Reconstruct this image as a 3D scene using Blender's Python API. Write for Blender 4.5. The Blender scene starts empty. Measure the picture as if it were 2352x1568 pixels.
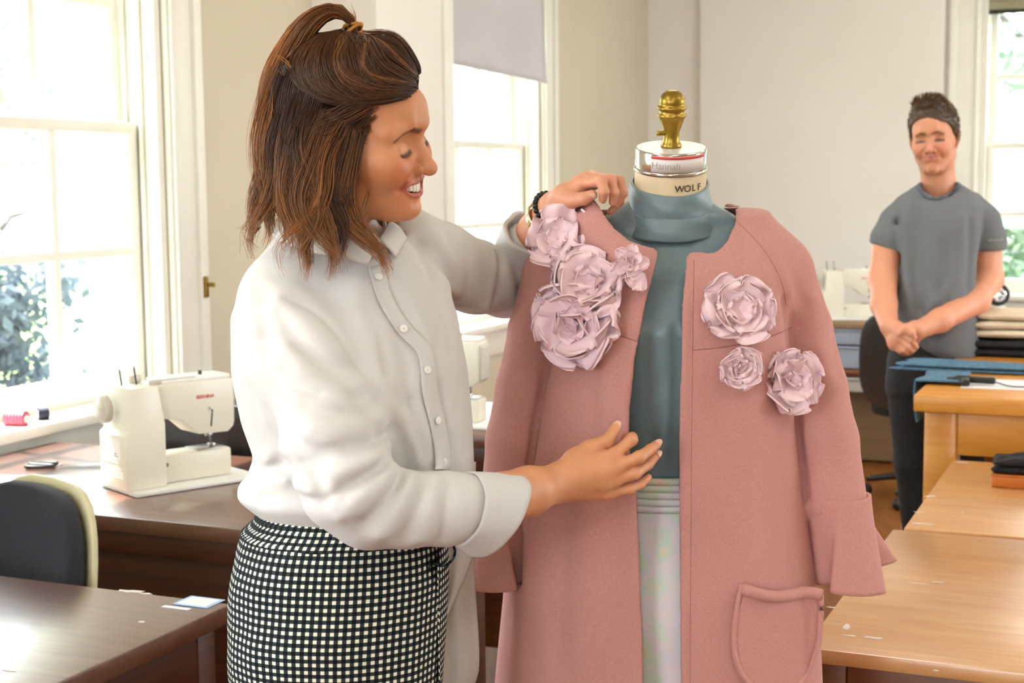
import bpy, bmesh, math, random
import numpy as np
from mathutils import Vector, Matrix
from mathutils.bvhtree import BVHTree

random.seed(7)
rng = np.random.default_rng(11)
scene = bpy.context.scene
COL = scene.collection

# ------------------------------------------------------------------ camera
FPX = 3400.0                       # focal length in pixels of the 2352 x 1568 frame
CXP, CYP, CAMH = 1176.0, 784.0, 1.47
PITCH = math.atan(364 / 3400.0)
ROLL = math.radians(0.57)
PSI = math.radians(23.5)           # the room is turned against the view
_X = np.array([1, 0, 0.0])
_U = np.array([0, math.sin(PITCH), math.cos(PITCH)])
_F = np.array([0, math.cos(PITCH), -math.sin(PITCH)])
_r = math.cos(ROLL) * _X - math.sin(ROLL) * _U
_u = math.sin(ROLL) * _X + math.cos(ROLL) * _U
CAMP = np.array([0, 0, CAMH])
cam_d = bpy.data.cameras.new('camera')
cam_d.sensor_width = 36.0
cam_d.lens = FPX / 2352 * 36.0
cam_d.clip_start = 0.05
cam_d.dof.use_dof = True
cam_d.dof.focus_distance = 1.95
cam_d.dof.aperture_fstop = 9.5
cam = bpy.data.objects.new('camera', cam_d)
COL.objects.link(cam)
M = Matrix.Identity(4)
for i in range(3):
    M[i][0], M[i][1], M[i][2], M[i][3] = _r[i], _u[i], -_F[i], CAMP[i]
cam.matrix_world = M
scene.camera = cam

# ------------------------------------------------------------------ sky, sun, exposure
scene.view_settings.view_transform = 'Standard'
scene.view_settings.look = 'None'
scene.view_settings.gamma = 1.0
scene.view_settings.use_curve_mapping = False
scene.view_settings.exposure = 0.44
scene.cycles.use_denoising = True
scene.cycles.use_adaptive_sampling = True
scene.cycles.adaptive_threshold = 0.12
scene.cycles.adaptive_min_samples = 16
scene.cycles.max_bounces = 5
scene.cycles.diffuse_bounces = 3
scene.cycles.glossy_bounces = 3
scene.cycles.transparent_max_bounces = 12
scene.cycles.sample_clamp_indirect = 6.0
w = bpy.data.worlds.new('sky')
scene.world = w
w.use_nodes = True
bg = w.node_tree.nodes['Background']
bg.inputs['Color'].default_value = (0.86, 0.93, 1.0, 1)
bg.inputs['Strength'].default_value = 9.0

ROOM_A = np.array([math.sin(PSI), math.cos(PSI), 0])     # along the window wall, away
ROOM_B = np.array([math.cos(PSI), -math.sin(PSI), 0])    # along the back wall, to the right

def RP(u, v, z):
    return Vector(u * ROOM_B + v * ROOM_A + np.array([0, 0, z]))

def ray(px, py):
    return _F + (px - CXP) / FPX * _r - (py - CYP) / FPX * _u

def P(px, py, Y):
    d = ray(px, py)
    return CAMP + d * (Y / d[1])

def PV(px, py, Y):
    return Vector(P(px, py, Y))

def room_rot(extra=0.0):
    return -PSI + extra

sun_d = bpy.data.lights.new('sun', 'SUN')
sun_d.energy = 16.0
sun_d.angle = math.radians(0.6)
sun_d.color = (1.0, 0.95, 0.86)
sun = bpy.data.objects.new('sun', sun_d)
COL.objects.link(sun)
_sd = Vector(ROOM_B * 0.62 - ROOM_A * 0.10 + np.array([0, 0, -1.0]))   # steep, in through the left windows
sun.rotation_euler = _sd.to_track_quat('-Z', 'Y').to_euler()

# ------------------------------------------------------------------ materials
MATS = {}

def srgb(r, g, b):
    f = lambda c: (c / 12.92) if c <= 0.04045 else ((c + 0.055) / 1.055) ** 2.4
    return tuple(f(c / 255.0) for c in (r, g, b))

class MB_:
    """small node helper"""
    def __init__(self, name):
        self.m = bpy.data.materials.new(name)
        self.m.use_nodes = True
        self.nt = self.m.node_tree
        self.b = self.nt.nodes['Principled BSDF']
        self.out = self.nt.nodes['Material Output']
    def n(self, t, **kw):
        nd = self.nt.nodes.new(t)
        for k, v in kw.items():
            if k in nd.inputs.keys() if hasattr(nd.inputs, 'keys') else False:
                nd.inputs[k].default_value = v
            else:
                setattr(nd, k, v)
        return nd
    def l(self, a, b):
        self.nt.links.new(a, b)

def setp(b, **kw):
    for k, v in kw.items():
        k = k.replace('_', ' ')
        if k in b.inputs:
            b.inputs[k].default_value = v

def mat(name, col, rough=0.6, col2=None, scale=20.0, bump=0.0, bscale=None, metal=0.0, stretch=(1, 1, 1),
        spec=0.5, sheen=0.0, detail=4.0, ramp=(0.35, 0.65), coat=0.0, coat_r=0.03, sss=0.0, coords='Object', distort=0.0, bdist=0.002):
    if name in MATS:
        return MATS[name]
    k = MB_(name)
    b = k.b
    c = tuple(col) + (1,)
    setp(b, Base_Color=c, Roughness=rough, Metallic=metal, Specular_IOR_Level=spec, Sheen_Weight=sheen, Coat_Weight=coat, Coat_Roughness=coat_r)
    if sss:
        setp(b, Subsurface_Weight=sss, Subsurface_Radius=(0.012, 0.004, 0.002), Subsurface_Scale=1.0)
    tc = k.n('ShaderNodeTexCoord')
    mp = k.n('ShaderNodeMapping')
    mp.inputs['Scale'].default_value = stretch
    k.l(tc.outputs[coords], mp.inputs['Vector'])
    if col2 is not None:
        nz = k.n('ShaderNodeTexNoise')
        nz.inputs['Scale'].default_value = scale
        nz.inputs['Detail'].default_value = detail
        nz.inputs['Distortion'].default_value = distort
        k.l(mp.outputs[0], nz.inputs['Vector'])
        cr = k.n('ShaderNodeValToRGB')
        cr.color_ramp.elements[0].position = ramp[0]
        cr.color_ramp.elements[1].position = ramp[1]
        cr.color_ramp.elements[0].color = c
        cr.color_ramp.elements[1].color = tuple(col2) + (1,)
        k.l(nz.outputs['Fac'], cr.inputs['Fac'])
        k.l(cr.outputs['Color'], b.inputs['Base Color'])
    if bump:
        nb = k.n('ShaderNodeTexNoise')
        nb.inputs['Scale'].default_value = bscale or scale * 3
        nb.inputs['Detail'].default_value = 5.0
        k.l(mp.outputs[0], nb.inputs['Vector'])
        bp = k.n('ShaderNodeBump')
        bp.inputs['Strength'].default_value = bump
        bp.inputs['Distance'].default_value = bdist
        k.l(nb.outputs['Fac'], bp.inputs['Height'])
        k.l(bp.outputs['Normal'], b.inputs['Normal'])
    MATS[name] = k.m
    return k.m

def wood(name, c1, c2, rough=0.35, scale=6.0, stretch=(1, 12, 12), coat=0.0, bump=0.05, spec=0.5, coat_r=0.03):
    return mat(name, c1, rough, c2, scale, bump, scale * 4, stretch=stretch, coat=coat, coat_r=coat_r, detail=8.0, distort=1.2, spec=spec, ramp=(0.3, 0.7))

def glass_mat():
    if 'glass' in MATS:
        return MATS['glass']
    k = MB_('glass')
    tr = k.n('ShaderNodeBsdfTransparent')
    gl = k.n('ShaderNodeBsdfGlossy')
    gl.inputs['Roughness'].default_value = 0.02
    tr.inputs['Color'].default_value = (0.97, 0.985, 0.98, 1)
    mx = k.n('ShaderNodeMixShader')
    mx.inputs[0].default_value = 0.05
    k.l(tr.outputs[0], mx.inputs[1]); k.l(gl.outputs[0], mx.inputs[2])
    k.l(mx.outputs[0], k.out.inputs['Surface'])
    MATS['glass'] = k.m
    return k.m

# ------------------------------------------------------------------ objects
def setm(me, m):
    me.materials.clear()
    for x in (m if isinstance(m, (list, tuple)) else [m]):
        me.materials.append(x)

def link(o, parent=None):
    COL.objects.link(o)
    if parent is not None:
        o.parent = parent
    return o

def tag(o, label=None, cat=None, group=None, kind=None):
    if label: o['label'] = label
    if cat: o['category'] = cat
    if group: o['group'] = group
    if kind: o['kind'] = kind
    return o

def thing(name, label, cat, loc=(0, 0, 0), rz=0.0, group=None):
    o = bpy.data.objects.new(name, None)
    o.empty_display_size = 0.05
    o.location = loc
    o.rotation_euler = (0, 0, rz)
    link(o)
    return tag(o, label, cat, group)

def obj(name, me, m=None, parent=None, smooth=None, loc=None, rot=None):
    if isinstance(me, bmesh.types.BMesh):
        bm = me
        me = bpy.data.meshes.new(name)
        bm.to_mesh(me)
        bm.free()
    if m is not None:
        setm(me, m)
    if smooth is True:
        me.polygons.foreach_set('use_smooth', [True] * len(me.polygons))
    elif smooth:
        me.set_sharp_from_angle(angle=math.radians(smooth)) if hasattr(me, 'set_sharp_from_angle') else None
        me.polygons.foreach_set('use_smooth', [True] * len(me.polygons))
        me.set_sharp_from_angle(angle=math.radians(smooth))
    o = bpy.data.objects.new(name, me)
    if loc is not None: o.location = loc
    if rot is not None: o.rotation_euler = rot
    link(o, parent)
    return o

def struct(name, me, m, parent=None, smooth=None, **kw):
    o = obj(name, me, m, parent, smooth, **kw)
    if parent is None:
        o['kind'] = 'structure'
    return o

def mesh_np(name, V, Fq, smooth=True, uv=None, col=None):
    """mesh from numpy verts (n,3) and faces (m,k) with constant k or list of arrays"""
    me = bpy.data.meshes.new(name)
    V = np.asarray(V, dtype=np.float32)
    if not isinstance(Fq, list): Fq = [Fq]
    Fq = [np.asarray(f, dtype=np.int32) for f in Fq if len(f)]
    me.vertices.add(len(V))
    me.vertices.foreach_set('co', V.ravel())
    tot = np.concatenate([np.full(len(f), f.shape[1], np.int32) for f in Fq])
    loops = np.concatenate([f.ravel() for f in Fq])
    me.loops.add(len(loops))
    me.loops.foreach_set('vertex_index', loops)
    me.polygons.add(len(tot))
    st = np.concatenate([[0], np.cumsum(tot)[:-1]]).astype(np.int32)
    me.polygons.foreach_set('loop_start', st)
    me.polygons.foreach_set('loop_total', tot)
    if smooth:
        me.polygons.foreach_set('use_smooth', np.ones(len(tot), bool))
    me.update(calc_edges=True)
    if uv is not None:
        l = me.uv_layers.new(name='UVMap')
        l.data.foreach_set('uv', np.asarray(uv, np.float32)[loops].ravel())
    if col is not None:
        a = me.color_attributes.new('Col', 'FLOAT_COLOR', 'POINT')
        c4 = np.ones((len(V), 4), np.float32)
        c4[:, :3] = col
        a.data.foreach_set('color', c4.ravel())
    me.validate()
    return me

def box_bm(bm, cx, cy, cz, sx, sy, sz, rot=None, bevel=0.0, seg=2):
    r = bmesh.ops.create_cube(bm, size=1.0)
    vs = r['verts']
    bmesh.ops.scale(bm, vec=(sx, sy, sz), verts=vs)
    if bevel:
        es = list({e for v in vs for e in v.link_edges})
        rr = bmesh.ops.bevel(bm, geom=es, offset=bevel, segments=seg, affect='EDGES', profile=0.5)
        vs = list({v for f in rr['faces'] for v in f.verts} | {v for v in vs if v.is_valid})
    if rot is not None:
        bmesh.ops.rotate(bm, verts=vs, cent=(0, 0, 0), matrix=rot)
    bmesh.ops.translate(bm, verts=vs, vec=(cx, cy, cz))
    return vs

def box(name, c, s, m, parent=None, bevel=0.003, rot=None, seg=2):
    bm = bmesh.new()
    box_bm(bm, c[0], c[1], c[2], s[0], s[1], s[2], rot, min(bevel, 0.45 * min(s)), seg)
    return obj(name, bm, m, parent, smooth=40)

def lathe_mesh(name, prof, n=48, close=False):
    prof = np.asarray(prof, float)
    a = np.linspace(0, 2 * np.pi, n, endpoint=False)
    V = np.stack([np.outer(prof[:, 0], np.cos(a)), np.outer(prof[:, 0], np.sin(a)), np.repeat(prof[:, 1][:, None], n, 1)], -1)
    k = len(prof)
    i = np.arange(k - 1)[:, None]; j = np.arange(n)[None, :]
    F = np.stack([i * n + j, i * n + (j + 1) % n, (i + 1) * n + (j + 1) % n, (i + 1) * n + j], -1).reshape(-1, 4)
    me = mesh_np(name, V.reshape(-1, 3), F)
    return me

def resample(pts, n):
    """Catmull-Rom through pts -> n points"""
    p = np.asarray(pts, float)
    if len(p) == 2:
        return p[0] + (p[1] - p[0]) * np.linspace(0, 1, n)[:, None]
    q = np.vstack([2 * p[0] - p[1], p, 2 * p[-1] - p[-2]])
    seg = np.sqrt(((p[1:] - p[:-1]) ** 2).sum(1)) + 1e-9
    cum = np.concatenate([[0], np.cumsum(seg)])
    s = np.linspace(0, cum[-1], n)
    i = np.clip(np.searchsorted(cum, s, 'right') - 1, 0, len(p) - 2)
    t = ((s - cum[i]) / seg[i])[:, None]
    a, b, c, d = q[i], q[i + 1], q[i + 2], q[i + 3]
    return 0.5 * (2 * b + (c - a) * t + (2 * a - 5 * b + 4 * c - d) * t ** 2 + (-a + 3 * b - 3 * c + d) * t ** 3)

def tubes(name, paths, radii, sides=8, caps=True, col=None, flat=None):
    """paths (N,M,3), radii (N,M) -> one mesh of N tubes; flat = second radius factor (N,M) along the frame's second axis"""
    paths = np.asarray(paths, float); radii = np.asarray(radii, float)
    if paths.ndim == 2: paths = paths[None]; radii = radii[None]
    N, Mn, _ = paths.shape
    T = np.gradient(paths, axis=1)
    T /= np.linalg.norm(T, axis=2, keepdims=True) + 1e-12
    ref = np.zeros_like(T); ref[..., 2] = 1
    # a steady reference per path
    mean = T.mean(1, keepdims=True)
    alt = np.zeros_like(ref); alt[..., 0] = 1
    use = (np.abs(mean[..., 2:3]) > 0.8)
    ref = np.where(use, alt, ref)
    S = np.cross(T, ref); S /= np.linalg.norm(S, axis=2, keepdims=True) + 1e-12
    B = np.cross(T, S)
    a = np.linspace(0, 2 * np.pi, sides, endpoint=False)
    fl = np.ones_like(radii) if flat is None else np.asarray(flat)
    ring = paths[:, :, None, :] + radii[:, :, None, None] * (np.cos(a)[None, None, :, None] * S[:, :, None, :] + fl[:, :, None, None] * np.sin(a)[None, None, :, None] * B[:, :, None, :])
    V = ring.reshape(-1, 3)
    base = (np.arange(N) * Mn * sides)[:, None, None]
    i = np.arange(Mn - 1)[None, :, None] * sides; j = np.arange(sides)[None, None, :]
    j2 = (j + 1) % sides
    F = np.stack([base + i + j, base + i + j2, base + i + sides + j2, base + i + sides + j], -1).reshape(-1, 4)
    Fs = [F]
    if caps and sides > 3:
        Fs.append(np.stack([base[:, 0, 0][:, None] + np.arange(sides)[None, ::-1]], 0).reshape(-1, sides))
        Fs.append((base[:, 0, 0][:, None] + (Mn - 1) * sides + np.arange(sides)[None, :]).reshape(-1, sides))
    c = None
    if col is not None:
        c = np.repeat(np.asarray(col).reshape(N * Mn, 3), sides, 0)
    return mesh_np(name, V, Fs, col=c)

def tube(name, pts, r, m, parent=None, n=24, sides=10):
    p = resample(pts, n)
    rr = np.interp(np.linspace(0, 1, n), np.linspace(0, 1, len(np.atleast_1d(r))), np.atleast_1d(r)) if np.ndim(r) else np.full(n, r)
    return obj(name, tubes(name, p, rr, sides), m, parent)

def sheet(name, G, m, parent=None, thick=0.0, uv=None, offset=0.0, smooth=True, close_u=False):
    """grid of points (R,C,3) -> surface, optionally solid"""
    G = np.asarray(G, float)
    R, C, _ = G.shape
    i = np.arange(R - 1)[:, None]
    cc = C if close_u else C - 1
    j = np.arange(cc)[None, :]
    F = np.stack([i * C + j, i * C + (j + 1) % C, (i + 1) * C + (j + 1) % C, (i + 1) * C + j], -1).reshape(-1, 4)
    if thick:
        du = np.gradient(G, axis=1) if not close_u else (np.roll(G, -1, 1) - np.roll(G, 1, 1))
        dv = np.gradient(G, axis=0)
        Nn = np.cross(du, dv)
        Nn /= np.linalg.norm(Nn, axis=2, keepdims=True) + 1e-12
        V = np.concatenate([(G + Nn * (offset + thick / 2)).reshape(-1, 3), (G + Nn * (offset - thick / 2)).reshape(-1, 3)])
        n = R * C
        Fb = F[:, ::-1] + n
        rim = []
        top = np.arange(C); bot = (R - 1) * C + np.arange(C)
        def strip(idx, closed=False, flip=False):
            a = idx; b2 = np.roll(idx, -1)
            if not closed: a, b2 = a[:-1], b2[:-1]
            f = np.stack([a, b2, b2 + n, a + n], -1)
            return f if flip else f[:, ::-1]
        rim.append(strip(top, close_u, False)); rim.append(strip(bot, close_u, True))
        if not close_u:
            rim.append(strip(np.arange(R) * C, False, True)); rim.append(strip(np.arange(R) * C + C - 1, False, False))
        F = np.concatenate([F, Fb] + rim)
        if uv is not None: uv = np.concatenate([uv.reshape(-1, 2)] * 2)
    else:
        V = G.reshape(-1, 3)
        if uv is not None: uv = uv.reshape(-1, 2)
    me = mesh_np(name, V, F, smooth, uv)
    return obj(name, me, m, parent)

def prism(bm, poly, z0, z1):
    """polygon in xy extruded from z0 to z1"""
    a = [bm.verts.new((x, y, z0)) for x, y in poly]
    b = [bm.verts.new((x, y, z1)) for x, y in poly]
    n = len(poly)
    bm.faces.new(a[::-1]); bm.faces.new(b)
    for i in range(n):
        bm.faces.new((a[i], a[(i + 1) % n], b[(i + 1) % n], b[i]))

def copy_tree(o, parent=None):
    c = o.copy()
    COL.objects.link(c)
    c.parent = parent
    for ch in list(o.children):
        copy_tree(ch, c)
    return c

def text_mesh(s, size, depth=0.0004, bold=0.0):
    cu = bpy.data.curves.new('lettering', 'FONT')
    cu.body = s
    cu.size = size
    cu.extrude = depth
    cu.offset = bold
    cu.align_x = 'CENTER'
    o = bpy.data.objects.new('lettering', cu)
    COL.objects.link(o)
    dg = bpy.context.evaluated_depsgraph_get()
    dg.update()
    me = bpy.data.meshes.new_from_object(o.evaluated_get(dg))
    bpy.data.objects.remove(o)
    bpy.data.curves.remove(cu)
    return me
# ------------------------------------------------------------------ the room
RZ = room_rot()
wall_c = srgb(226, 217, 200)
M_wall = mat('wall_paint_shaded', srgb(212, 201, 178), 0.7, srgb(206, 195, 172), 1.2, 0.06, 60.0, spec=0.25)  # same paint darkened: backlit shade of the window wall put into the colour
M_wall_lit = mat('wall_paint_lit', srgb(240, 234, 226), 0.7, srgb(236, 229, 220), 1.2, 0.06, 60.0, spec=0.25)  # lighter copy of that paint for the better lit back wall and pier
M_trim = mat('trim_gloss_paint', srgb(240, 236, 224), 0.4, srgb(234, 229, 216), 3.0, 0.03, 40.0)
M_ceil = mat('ceiling_paint', srgb(240, 236, 228), 0.8, srgb(234, 230, 222), 2.0, 0.04, 50.0)
M_floor = wood('floor_boards', srgb(150, 92, 40), srgb(120, 68, 26), 0.5, 2.2, (9, 1, 1), spec=0.3)
M_glass = glass_mat()

WU = -2.95      # window wall plane
BV = 8.97       # back wall plane
RU, FV = 3.6, -2.4
ZC = 3.3

def rbox(bm, u0, u1, v0, v1, z0, z1, bevel=0.0):
    """box in room axes, put into world coordinates"""
    vs = box_bm(bm, 0, 0, 0, u1 - u0, v1 - v0, z1 - z0, None, bevel)
    c = RP((u0 + u1) / 2, (v0 + v1) / 2, (z0 + z1) / 2)
    bmesh.ops.rotate(bm, verts=vs, cent=(0, 0, 0), matrix=Matrix.Rotation(RZ, 3, 'Z'))
    bmesh.ops.translate(bm, verts=vs, vec=c)

def rb(name, u0, u1, v0, v1, z0, z1, m, parent=None, bevel=0.002):
    bm = bmesh.new()
    rbox(bm, u0, u1, v0, v1, z0, z1, min(bevel, 0.4 * min(u1 - u0, v1 - v0, z1 - z0)))
    return obj(name, bm, m, parent, smooth=35)

# floor of boards
fl = bmesh.new(); rbox(fl, WU - 0.3, RU + 0.3, FV - 0.2, BV + 0.3, -0.12, -0.001)
struct('floor', fl, M_floor)
ce = bmesh.new(); rbox(ce, WU - 0.3, RU + 0.3, FV - 0.2, BV + 0.3, ZC, ZC + 0.1)
struct('ceiling', ce, M_ceil)

def wall_with_holes(name, axis, c0, c1, a0, a1, holes, m):
    """axis 'u': wall plane across u from c0 to c1, running a0..a1 along v"""
    bm = bmesh.new()
    def put(x0, x1, z0, z1):
        if x1 - x0 < 1e-4 or z1 - z0 < 1e-4: return
        if axis == 'u': rbox(bm, c0, c1, x0, x1, z0, z1)
        else: rbox(bm, x0, x1, c0, c1, z0, z1)
    x = a0
    for (h0, h1, z0, z1) in sorted(holes):
        put(x, h0, 0, ZC); put(h0, h1, 0, z0); put(h0, h1, z1, ZC)
        x = h1
    put(x, a1, 0, ZC)
    return struct(name, bm, m)

GW, MUN = 0.337, 0.045
W1R = 3.98                       # right jamb of the near window
WW = 1.25
ZS, ZT = 0.80, 2.50
DW = 3.197
wall_with_holes('wall_left', 'u', WU - 0.30, WU, FV, BV + 0.3,
                [(W1R - WW, W1R, ZS, ZT), (W1R + DW - WW, W1R + DW, ZS, ZT), (-0.6, 1.0, ZS, ZT)], M_wall)
W3L = -0.95
wall_with_holes('wall_back', 'v', BV, BV + 0.3, WU - 0.3, RU + 0.3, [(W3L, W3L + WW, ZS, ZT), (W3L + 2.2, W3L + 2.2 + WW, ZS, ZT)], M_wall_lit)
# tall openings behind the photographer and on the right, added unseen for fill light
wall_with_holes('wall_front', 'v', FV - 0.3, FV, WU - 0.3, RU + 0.3, [(-2.3, -1.1, ZS, 2.6), (0.5, 1.1, ZS, 2.6)], M_wall)
wall_with_holes('wall_right', 'u', RU, RU + 0.3, FV, BV + 0.3, [(3.3, 4.7, ZS, 2.7), (6.1, 7.5, ZS, 2.7)], M_wall)
# raised plaster right of the corner on the back wall
bm = bmesh.new(); rbox(bm, -2.60, W3L - 0.20, BV - 0.05, BV, 0, ZC, 0.004)
struct('trim_1', bm, M_wall_lit)
# pier between the two windows
bm = bmesh.new(); rbox(bm, WU, -2.67, 4.915, 5.50, 0, ZC, 0.004)
struct('wall_pier', bm, M_wall_lit)
bm = bmesh.new(); rbox(bm, -2.70, -2.655, 5.46, 5.545, 0, ZC, 0.008)
struct('trim_2', bm, M_trim)
bm = bmesh.new(); rbox(bm, WU, WU + 0.02, 4.17, 4.915, 0, 0.16, 0.004)
struct('baseboard_left', bm, M_trim)
bm = bmesh.new(); rbox(bm, -2.6, RU, BV - 0.07, BV - 0.05, 0, 0.16, 0.004)
struct('baseboard_back', bm, M_trim)

def sash_window(idx, frame, cols=3, blind=None, full=True):
    """frame(a, d, z) -> world; a runs along the wall to the right seen from inside, d into the room.
    Opening a in 0..WW, z in ZS..ZT"""
    win = bpy.data.objects.new('window_%d' % idx, None)
    link(win); win['kind'] = 'structure'
    def fb(name, a0, a1, d0, d1, z0, z1, m=M_trim, bevel=0.003, parent=win):
        bm = bmesh.new()
        vs = box_bm(bm, 0, 0, 0, a1 - a0, d1 - d0, z1 - z0, None, min(bevel, 0.4 * min(a1 - a0, d1 - d0, z1 - z0)))
        for v in bm.verts:
            v.co = frame(v.co.x + (a0 + a1) / 2, v.co.y + (d0 + d1) / 2, v.co.z + (z0 + z1) / 2)
        bmesh.ops.recalc_face_normals(bm, faces=bm.faces[:])
        return obj(name, bm, m, parent, smooth=35)
    # jambs, head, parting beads, casing, sill, apron
    for s in (0, 1):
        j0 = 0.0 if s == 0 else WW - 0.02
        fb('jamb', j0, j0 + 0.02, -0.28, 0.0, ZS, ZT)
        for dd in (-0.065, -0.125, -0.005):
            e0 = 0.02 if s == 0 else WW - 0.034
            fb('bead', e0, e0 + 0.014, dd - 0.008, dd + 0.006, ZS, ZT)
        c0 = -0.165 if s == 0 else WW
        fb('casing', c0, c0 + 0.165, 0.0, 0.022, ZS - 0.02, ZT + 0.165, bevel=0.006)
        b0 = -0.175 if s == 0 else WW + 0.13
        fb('backband', b0, b0 + 0.045, 0.0, 0.040, ZS - 0.02, ZT + 0.165, bevel=0.008)
        k0 = -0.03 if s == 0 else WW + 0.012
        fb('bead', k0, k0 + 0.018, 0.022, 0.034, ZS, ZT + 0.03, bevel=0.006)
    fb('head', 0.0, WW, -0.28, 0.0, ZT - 0.02, ZT)
    fb('casing', -0.165, WW + 0.165, 0.0, 0.022, ZT, ZT + 0.165, bevel=0.006)
    fb('sill', -0.19, WW + 0.19, -0.34, 0.085, ZS - 0.03, ZS + 0.004, bevel=0.008)
    fb('apron', -0.165, WW + 0.165, 0.0, 0.022, ZS - 0.16, ZS - 0.03)
    zm = 1.66
    def sash(d, z0, z1, top_rail, bot_rail, name):
        s = bpy.data.objects.new(name, None)
        link(s, win)
        a0, a1 = 0.034, WW - 0.034
        st = 0.062
        fb('stile', a0, a0 + st - 0.02, d - 0.02, d + 0.02, z0, z1, parent=s)
        fb('stile', a1 - st + 0.02, a1, d - 0.02, d + 0.02, z0, z1, parent=s)
        fb('rail', a0, a1, d - 0.021, d + 0.021, z0, z0 + bot_rail, parent=s)
        fb('rail', a0, a1, d - 0.021, d + 0.021, z1 - top_rail, z1, parent=s)
        g0, g1 = a0 + st - 0.02, a1 - st + 0.02
        gz0, gz1 = z0 + bot_rail, z1 - top_rail
        gw = (g1 - g0 - MUN * (cols - 1)) / cols
        for c in range(1, cols):
            x = g0 + c * gw + (c - 1) * MUN
            fb('muntin', x + 0.008, x + MUN - 0.008, d - 0.016, d + 0.018, gz0, gz1, parent=s)
        zmid = (gz0 + gz1) / 2
        for c in range(cols):
            x = g0 + c * (gw + MUN) - 0.008
            fb('muntin', x, x + gw + 0.016, d - 0.015, d + 0.017, zmid - 0.014, zmid + 0.014, parent=s)
            for (q0, q1) in ((gz0, zmid - 0.012), (zmid + 0.012, gz1)):
                fb('pane', x, x + gw + 0.016, d - 0.002, d + 0.002, q0, q1, M_glass, 0.0, parent=s)
    sash(-0.10, ZS + 0.003, zm + 0.015, 0.036, 0.085, 'lower_sash')
    sash(-0.16, zm - 0.02, ZT - 0.02, 0.05, 0.036, 'upper_sash')
    return win, fb

def left_frame(v_right):
    return lambda a, d, z: RP(WU + d, v_right - WW + a, z)
def back_frame(u_left):
    return lambda a, d, z: RP(u_left + a, BV - d, z)

win1, fb1 = sash_window(1, left_frame(W1R))
win2, fb2 = sash_window(2, left_frame(W1R + DW))
win3, fb3 = sash_window(3, back_frame(W3L))
win4, fb4 = sash_window(4, back_frame(W3L + 2.2))

# brass latch on the casing edge, sash lift on the meeting rail
M_brass = mat('aged_brass', srgb(150, 118, 50), 0.38, srgb(120, 92, 38), 30.0, 0.1, 120.0, metal=0.9)
M_dark = mat('dark_metal', srgb(40, 38, 36), 0.45, srgb(52, 50, 48), 40.0)
fb1('latch', WW + 0.135, WW + 0.150, 0.040, 0.052, 1.10, 1.17, M_brass, 0.002)
fb1('latch', WW + 0.139, WW + 0.146, 0.052, 0.080, 1.135, 1.150, M_brass, 0.002)
fb1('sash_lock', 0.50, 0.56, -0.085, -0.05, 1.675, 1.69, M_dark, 0.004)

# roller blinds
M_blind = mat('blind_fabric', srgb(208, 203, 204), 0.8, srgb(203, 198, 200), 4.0, 0.08, 300.0)
bl = thing('roller_blind', 'pale grey roller blind half lowered over the middle window', 'blind', RP(WU + 0.05, W1R + DW - 0.6, 2.0))
bl.rotation_euler = (0, 0, 0)
def world_child(o, parent):
    o.parent = parent
    o.matrix_parent_inverse = Matrix.Translation(parent.location).to_4x4().inverted() if parent.rotation_euler.z == 0 else (Matrix.Translation(parent.location) @ parent.rotation_euler.to_matrix().to_4x4()).inverted()
    return o
def adopt(parent, *objs):
    for o in objs: world_child(o, parent)
fr2 = left_frame(W1R + DW)
rows, cols_ = 24, 20
G = np.zeros((rows, cols_, 3))
for i in range(rows):
    for j in range(cols_):
        a = -0.06 + (WW - 0.06 + 0.10) * j / (cols_ - 1)
        zb = 2.005 - 0.022 * j / (cols_ - 1)
        z = 2.70 + (zb - 2.70) * i / (rows - 1)
        a2 = a - 0.015 * (j / (cols_ - 1)) * math.sin(i / (rows - 1) * 4.0)
        G[i, j] = fr2(a2, 0.045 + 0.006 * math.sin(3 * a + 2 * i / rows), z)
o1 = sheet('fabric', G, M_blind, None, thick=0.002)
o2 = fb2('hem_bar', -0.06, WW + 0.04, 0.040, 0.050, 2.695, 2.705, M_blind, parent=None)
o2.name = 'top_roll'
bm = bmesh.new()
o3 = tube('hem_bar', [G[-1, 0], G[-1, 10], G[-1, -1]], 0.005, M_blind)
adopt(bl, o1, o2, o3)

M_blind3 = mat('blind_dark', srgb(164, 158, 132), 0.7, srgb(156, 150, 124), 8.0)
bl3 = thing('roller_blind', 'rolled up olive blind at the head of the right window', 'blind', RP(W3L + 0.6, BV - 0.05, 2.43))
q1 = fb3('roll', 0.0, WW, -0.06, -0.004, 2.425, 2.478, M_blind3, 0.02, parent=None)
q2 = fb3('hem_bar', 0.03, WW - 0.03, -0.05, -0.03, 2.402, 2.424, M_dark, 0.004, parent=None)
adopt(bl3, q1, q2)

# added fill lamps under the ceiling, unseen above the picture
def fill_lamp(u, v, power=60.0, label=''):
    L = thing('fill_lamp', label, 'lamp', RP(u, v, 2.98), RZ, 'added fill lamps')
    box('housing', (0, 0, 0.05), (0.62, 1.25, 0.06), M_trim, L)
    k = MATS.get('lamp_diffuser')
    if not k:
        kk = MB_('lamp_diffuser')
        setp(kk.b, Base_Color=(0.9, 0.88, 0.84, 1), Emission_Color=(1.0, 0.95, 0.87, 1), Emission_Strength=LAMP_E)
        MATS['lamp_diffuser'] = k = kk.m
    box('diffuser', (0, 0, 0.01), (0.58, 1.2, 0.02), k, L, 0.004)
    tube('hanger', [(0, -0.4, 0.08), (0, -0.4, ZC - 2.98)], 0.006, M_dark, L, 2, 6)
    tube('hanger', [(0, 0.4, 0.08), (0, 0.4, ZC - 2.98)], 0.006, M_dark, L, 2, 6)
LAMP_E = 6.0
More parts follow.
